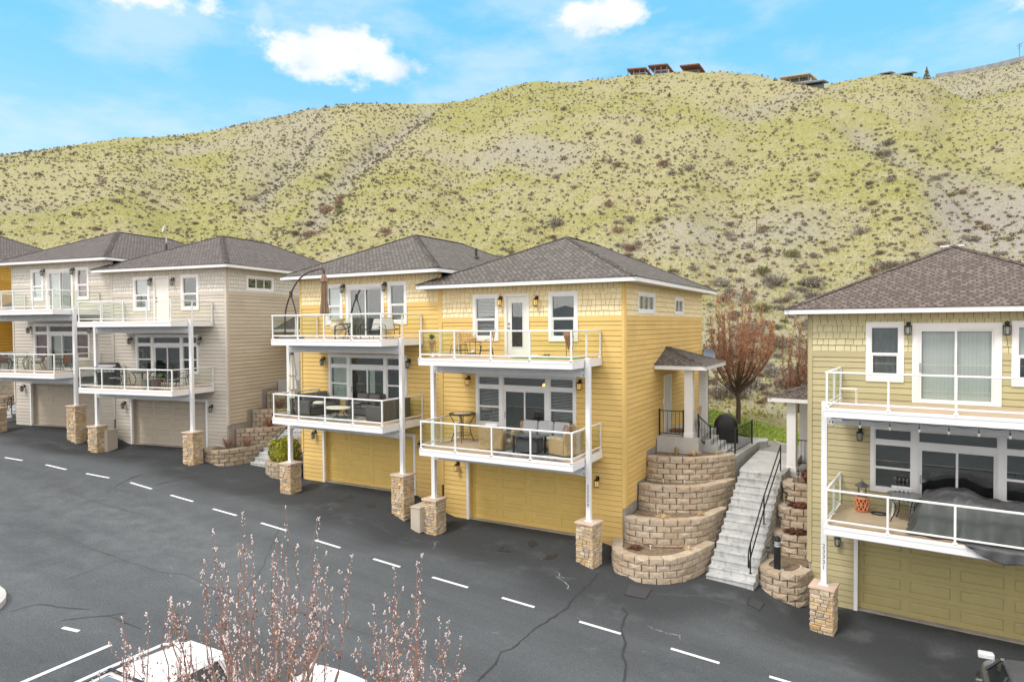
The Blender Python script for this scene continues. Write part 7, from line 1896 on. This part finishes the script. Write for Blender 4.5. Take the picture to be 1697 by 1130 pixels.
# ------------------------------------------------------------------ on the hilltop
def at_hill(az, tn, d): return Vector((d*math.sin(R(az)), d*math.cos(R(az)), CAMZ+d*tn))
RUST = mat('rust_roof', (.20,.085,.065), .7, .2, 1.5); SLATE = mat('slate_roof', (.15,.15,.16), .7, .2, 1.5); BEIG = mat('beige_roof', (.42,.35,.26), .7, .1, 1.5); PALEW = mat('pale_wall', (.62,.64,.66), .7, .05, 1)
def hilltop(label, az, tn, wd, dp, h0, h1, m, wallm, wall_h, d=200, rz=None, posts=True):
    P = at_hill(az, tn, d); H = thing('hilltop_house', label, 'house', P, R(-az) if rz is None else rz, 'modern flat roofed houses along the hilltop')
    mb = MB(); x = wd/2
    lo = [(-x-dp*.22, -dp/2, h0), (x-dp*.22, -dp/2, h0), (x+dp*.22, dp/2, h1), (-x+dp*.22, dp/2, h1)]
    mb.add(lo+[(a, b, c+.35) for a, b, c in lo], [(3,2,1,0),(4,5,6,7),(0,1,5,4),(1,2,6,5),(2,3,7,6),(3,0,4,7)]); mb.build('roof', m, H)
    mb = MB(); mb.box(-x+.6, -dp*.1, -3.5, x-.6, dp*.45, wall_h); mb.build('wall', wallm, H)
    if posts:
        for u in (-.9, -.3, .3, .9): mb = MB(); mb.box(x*u-.12-dp*.2, -dp*.42, -3.5, x*u+.12-dp*.2, -dp*.42+.24, h0+.02); mb.build('roof_post', SLATE, H)
    mb = MB(); mb.box(-x+1.0, -dp*.1-.05, -.4, x-1.0, -dp*.1-.003, max(.3, wall_h-.5)); mb.build('window', CGL, H)
hilltop('hilltop house with tilted rusty roof, leftmost of the ridge houses', -17.85, .3642, 5.4, 5, 1.0, .0, RUST, PALEW, .7, 199)
hilltop('hilltop house with higher rusty roof and pale wall, second on the ridge', -16.1, .3660, 5.6, 5, 1.2, .1, RUST, PALEW, .6, 203)
hilltop('hilltop house with greenish slate roof, third on the ridge', -13.6, .3635, 5.4, 4, 1.0, -.1, RUST, RUST, .1, 200, posts=False)
hilltop('hilltop house with beige slanted roof in the dip of the ridge', -5.55, .3318, 8.2, 5, .8, .3, BEIG, PALEW, .35, 215)
hilltop('low dark flat roof beside the beige hilltop house', -4.55, .3240, 7.2, 3, .15, .3, SLATE, SLATE, .1, 207, posts=False)
hilltop('small dark roof behind the right knoll, left of two', .55, .3222, 3.6, 3, .1, .4, SLATE, SLATE, .1, 268, posts=False)
hilltop('small green roof behind the right knoll, right of two', 1.8, .3172, 5.0, 3, .15, .6, mat('green_roof', (.12,.17,.14), .7, .1, 1), SLATE, .1, 268, posts=False)
# low grey wall along the far right ridge
mb = MB(); P = []
for i in range(22):
    az = 3.6+i*.36; q = Vector((330*math.sin(R(az)), 330*math.cos(R(az)), 0)); q.z = CAMZ+330*li(H3, az); P.append(q)
for a, b in zip(P, P[1:]):
    dn = Vector((0, 0, -4)); u_ = Vector((0, 0, 1.7)); t_ = (b-a).cross(Vector((0, 0, 1))).normalized()*.4
    mb.add([a+dn, b+dn, b+u_, a+u_, a+dn-t_, b+dn-t_, b+u_-t_, a+u_-t_], [(0,1,2,3),(7,6,5,4),(3,2,6,7),(0,4,5,1)])
tag(mb.build('ridge_wall', mat('ridge_wall_grey', (.26,.27,.28), .9, .3, .5)), 'long low grey wall along the far right ridge', 'wall')
H = thing('ridge_tree', 'dark pointed tree by the grey wall on the far right ridge', 'tree', at_hill(3.05, .3085, 325))
mb = MB(); mb.tube([(0, 0, -2), (0, 0, 3)], .2, 5); mb.build('trunk', BARK, H)
mb = MB(); rg_ = random.Random(77)
for i in range(420):
    z = rg_.uniform(0, 1)**1.2; r = (1-z)*1.7*math.sqrt(rg_.random()); t = rg_.uniform(0, 6.28); p = Vector((r*math.cos(t), r*math.sin(t), z*5.0-.3)); a = Vector((rg_.gauss(0, 1), rg_.gauss(0, 1), rg_.gauss(0, 1))).normalized()*.28; b = a.orthogonal()*.6; mb.add([p-a, p+b, p+a, p-b], [(0, 1, 2, 3)])
mb.build('crown', SAGE_C, H)
H = thing('wind_mast', 'thin mast with small vane at the far right end of the ridge', 'mast', at_hill(8.4, .309, 332)); mb = MB(); mb.tube([(0, 0, -2), (0, 0, 7)], .12, 5); mb.tube([(-1, 0, 6), (1.2, 0, 7)], .1, 4); mb.tube([(-.6, 0, 5), (.8, 0, 6)], .1, 4); mb.build('mast_pole', SLATE, H)
# thin post standing in the brush on the slope
az_ = -8.6; r_ = hit(az_, .1236); P = Vector((r_*math.sin(R(az_)), r_*math.cos(R(az_)), hillz(az_, r_)))
H = thing('marker_post', 'thin dark post with small crosspiece alone on the slope', 'post', P); mb = MB(); mb.tube([(0, 0, -.3), (0, 0, 1.9)], .05, 6); mb.build('post_shaft', BARK, H); mb = MB(); mb.box(-.32, -.03, 1.66, .32, .03, 1.74); mb.build('crosspiece', BARK, H)
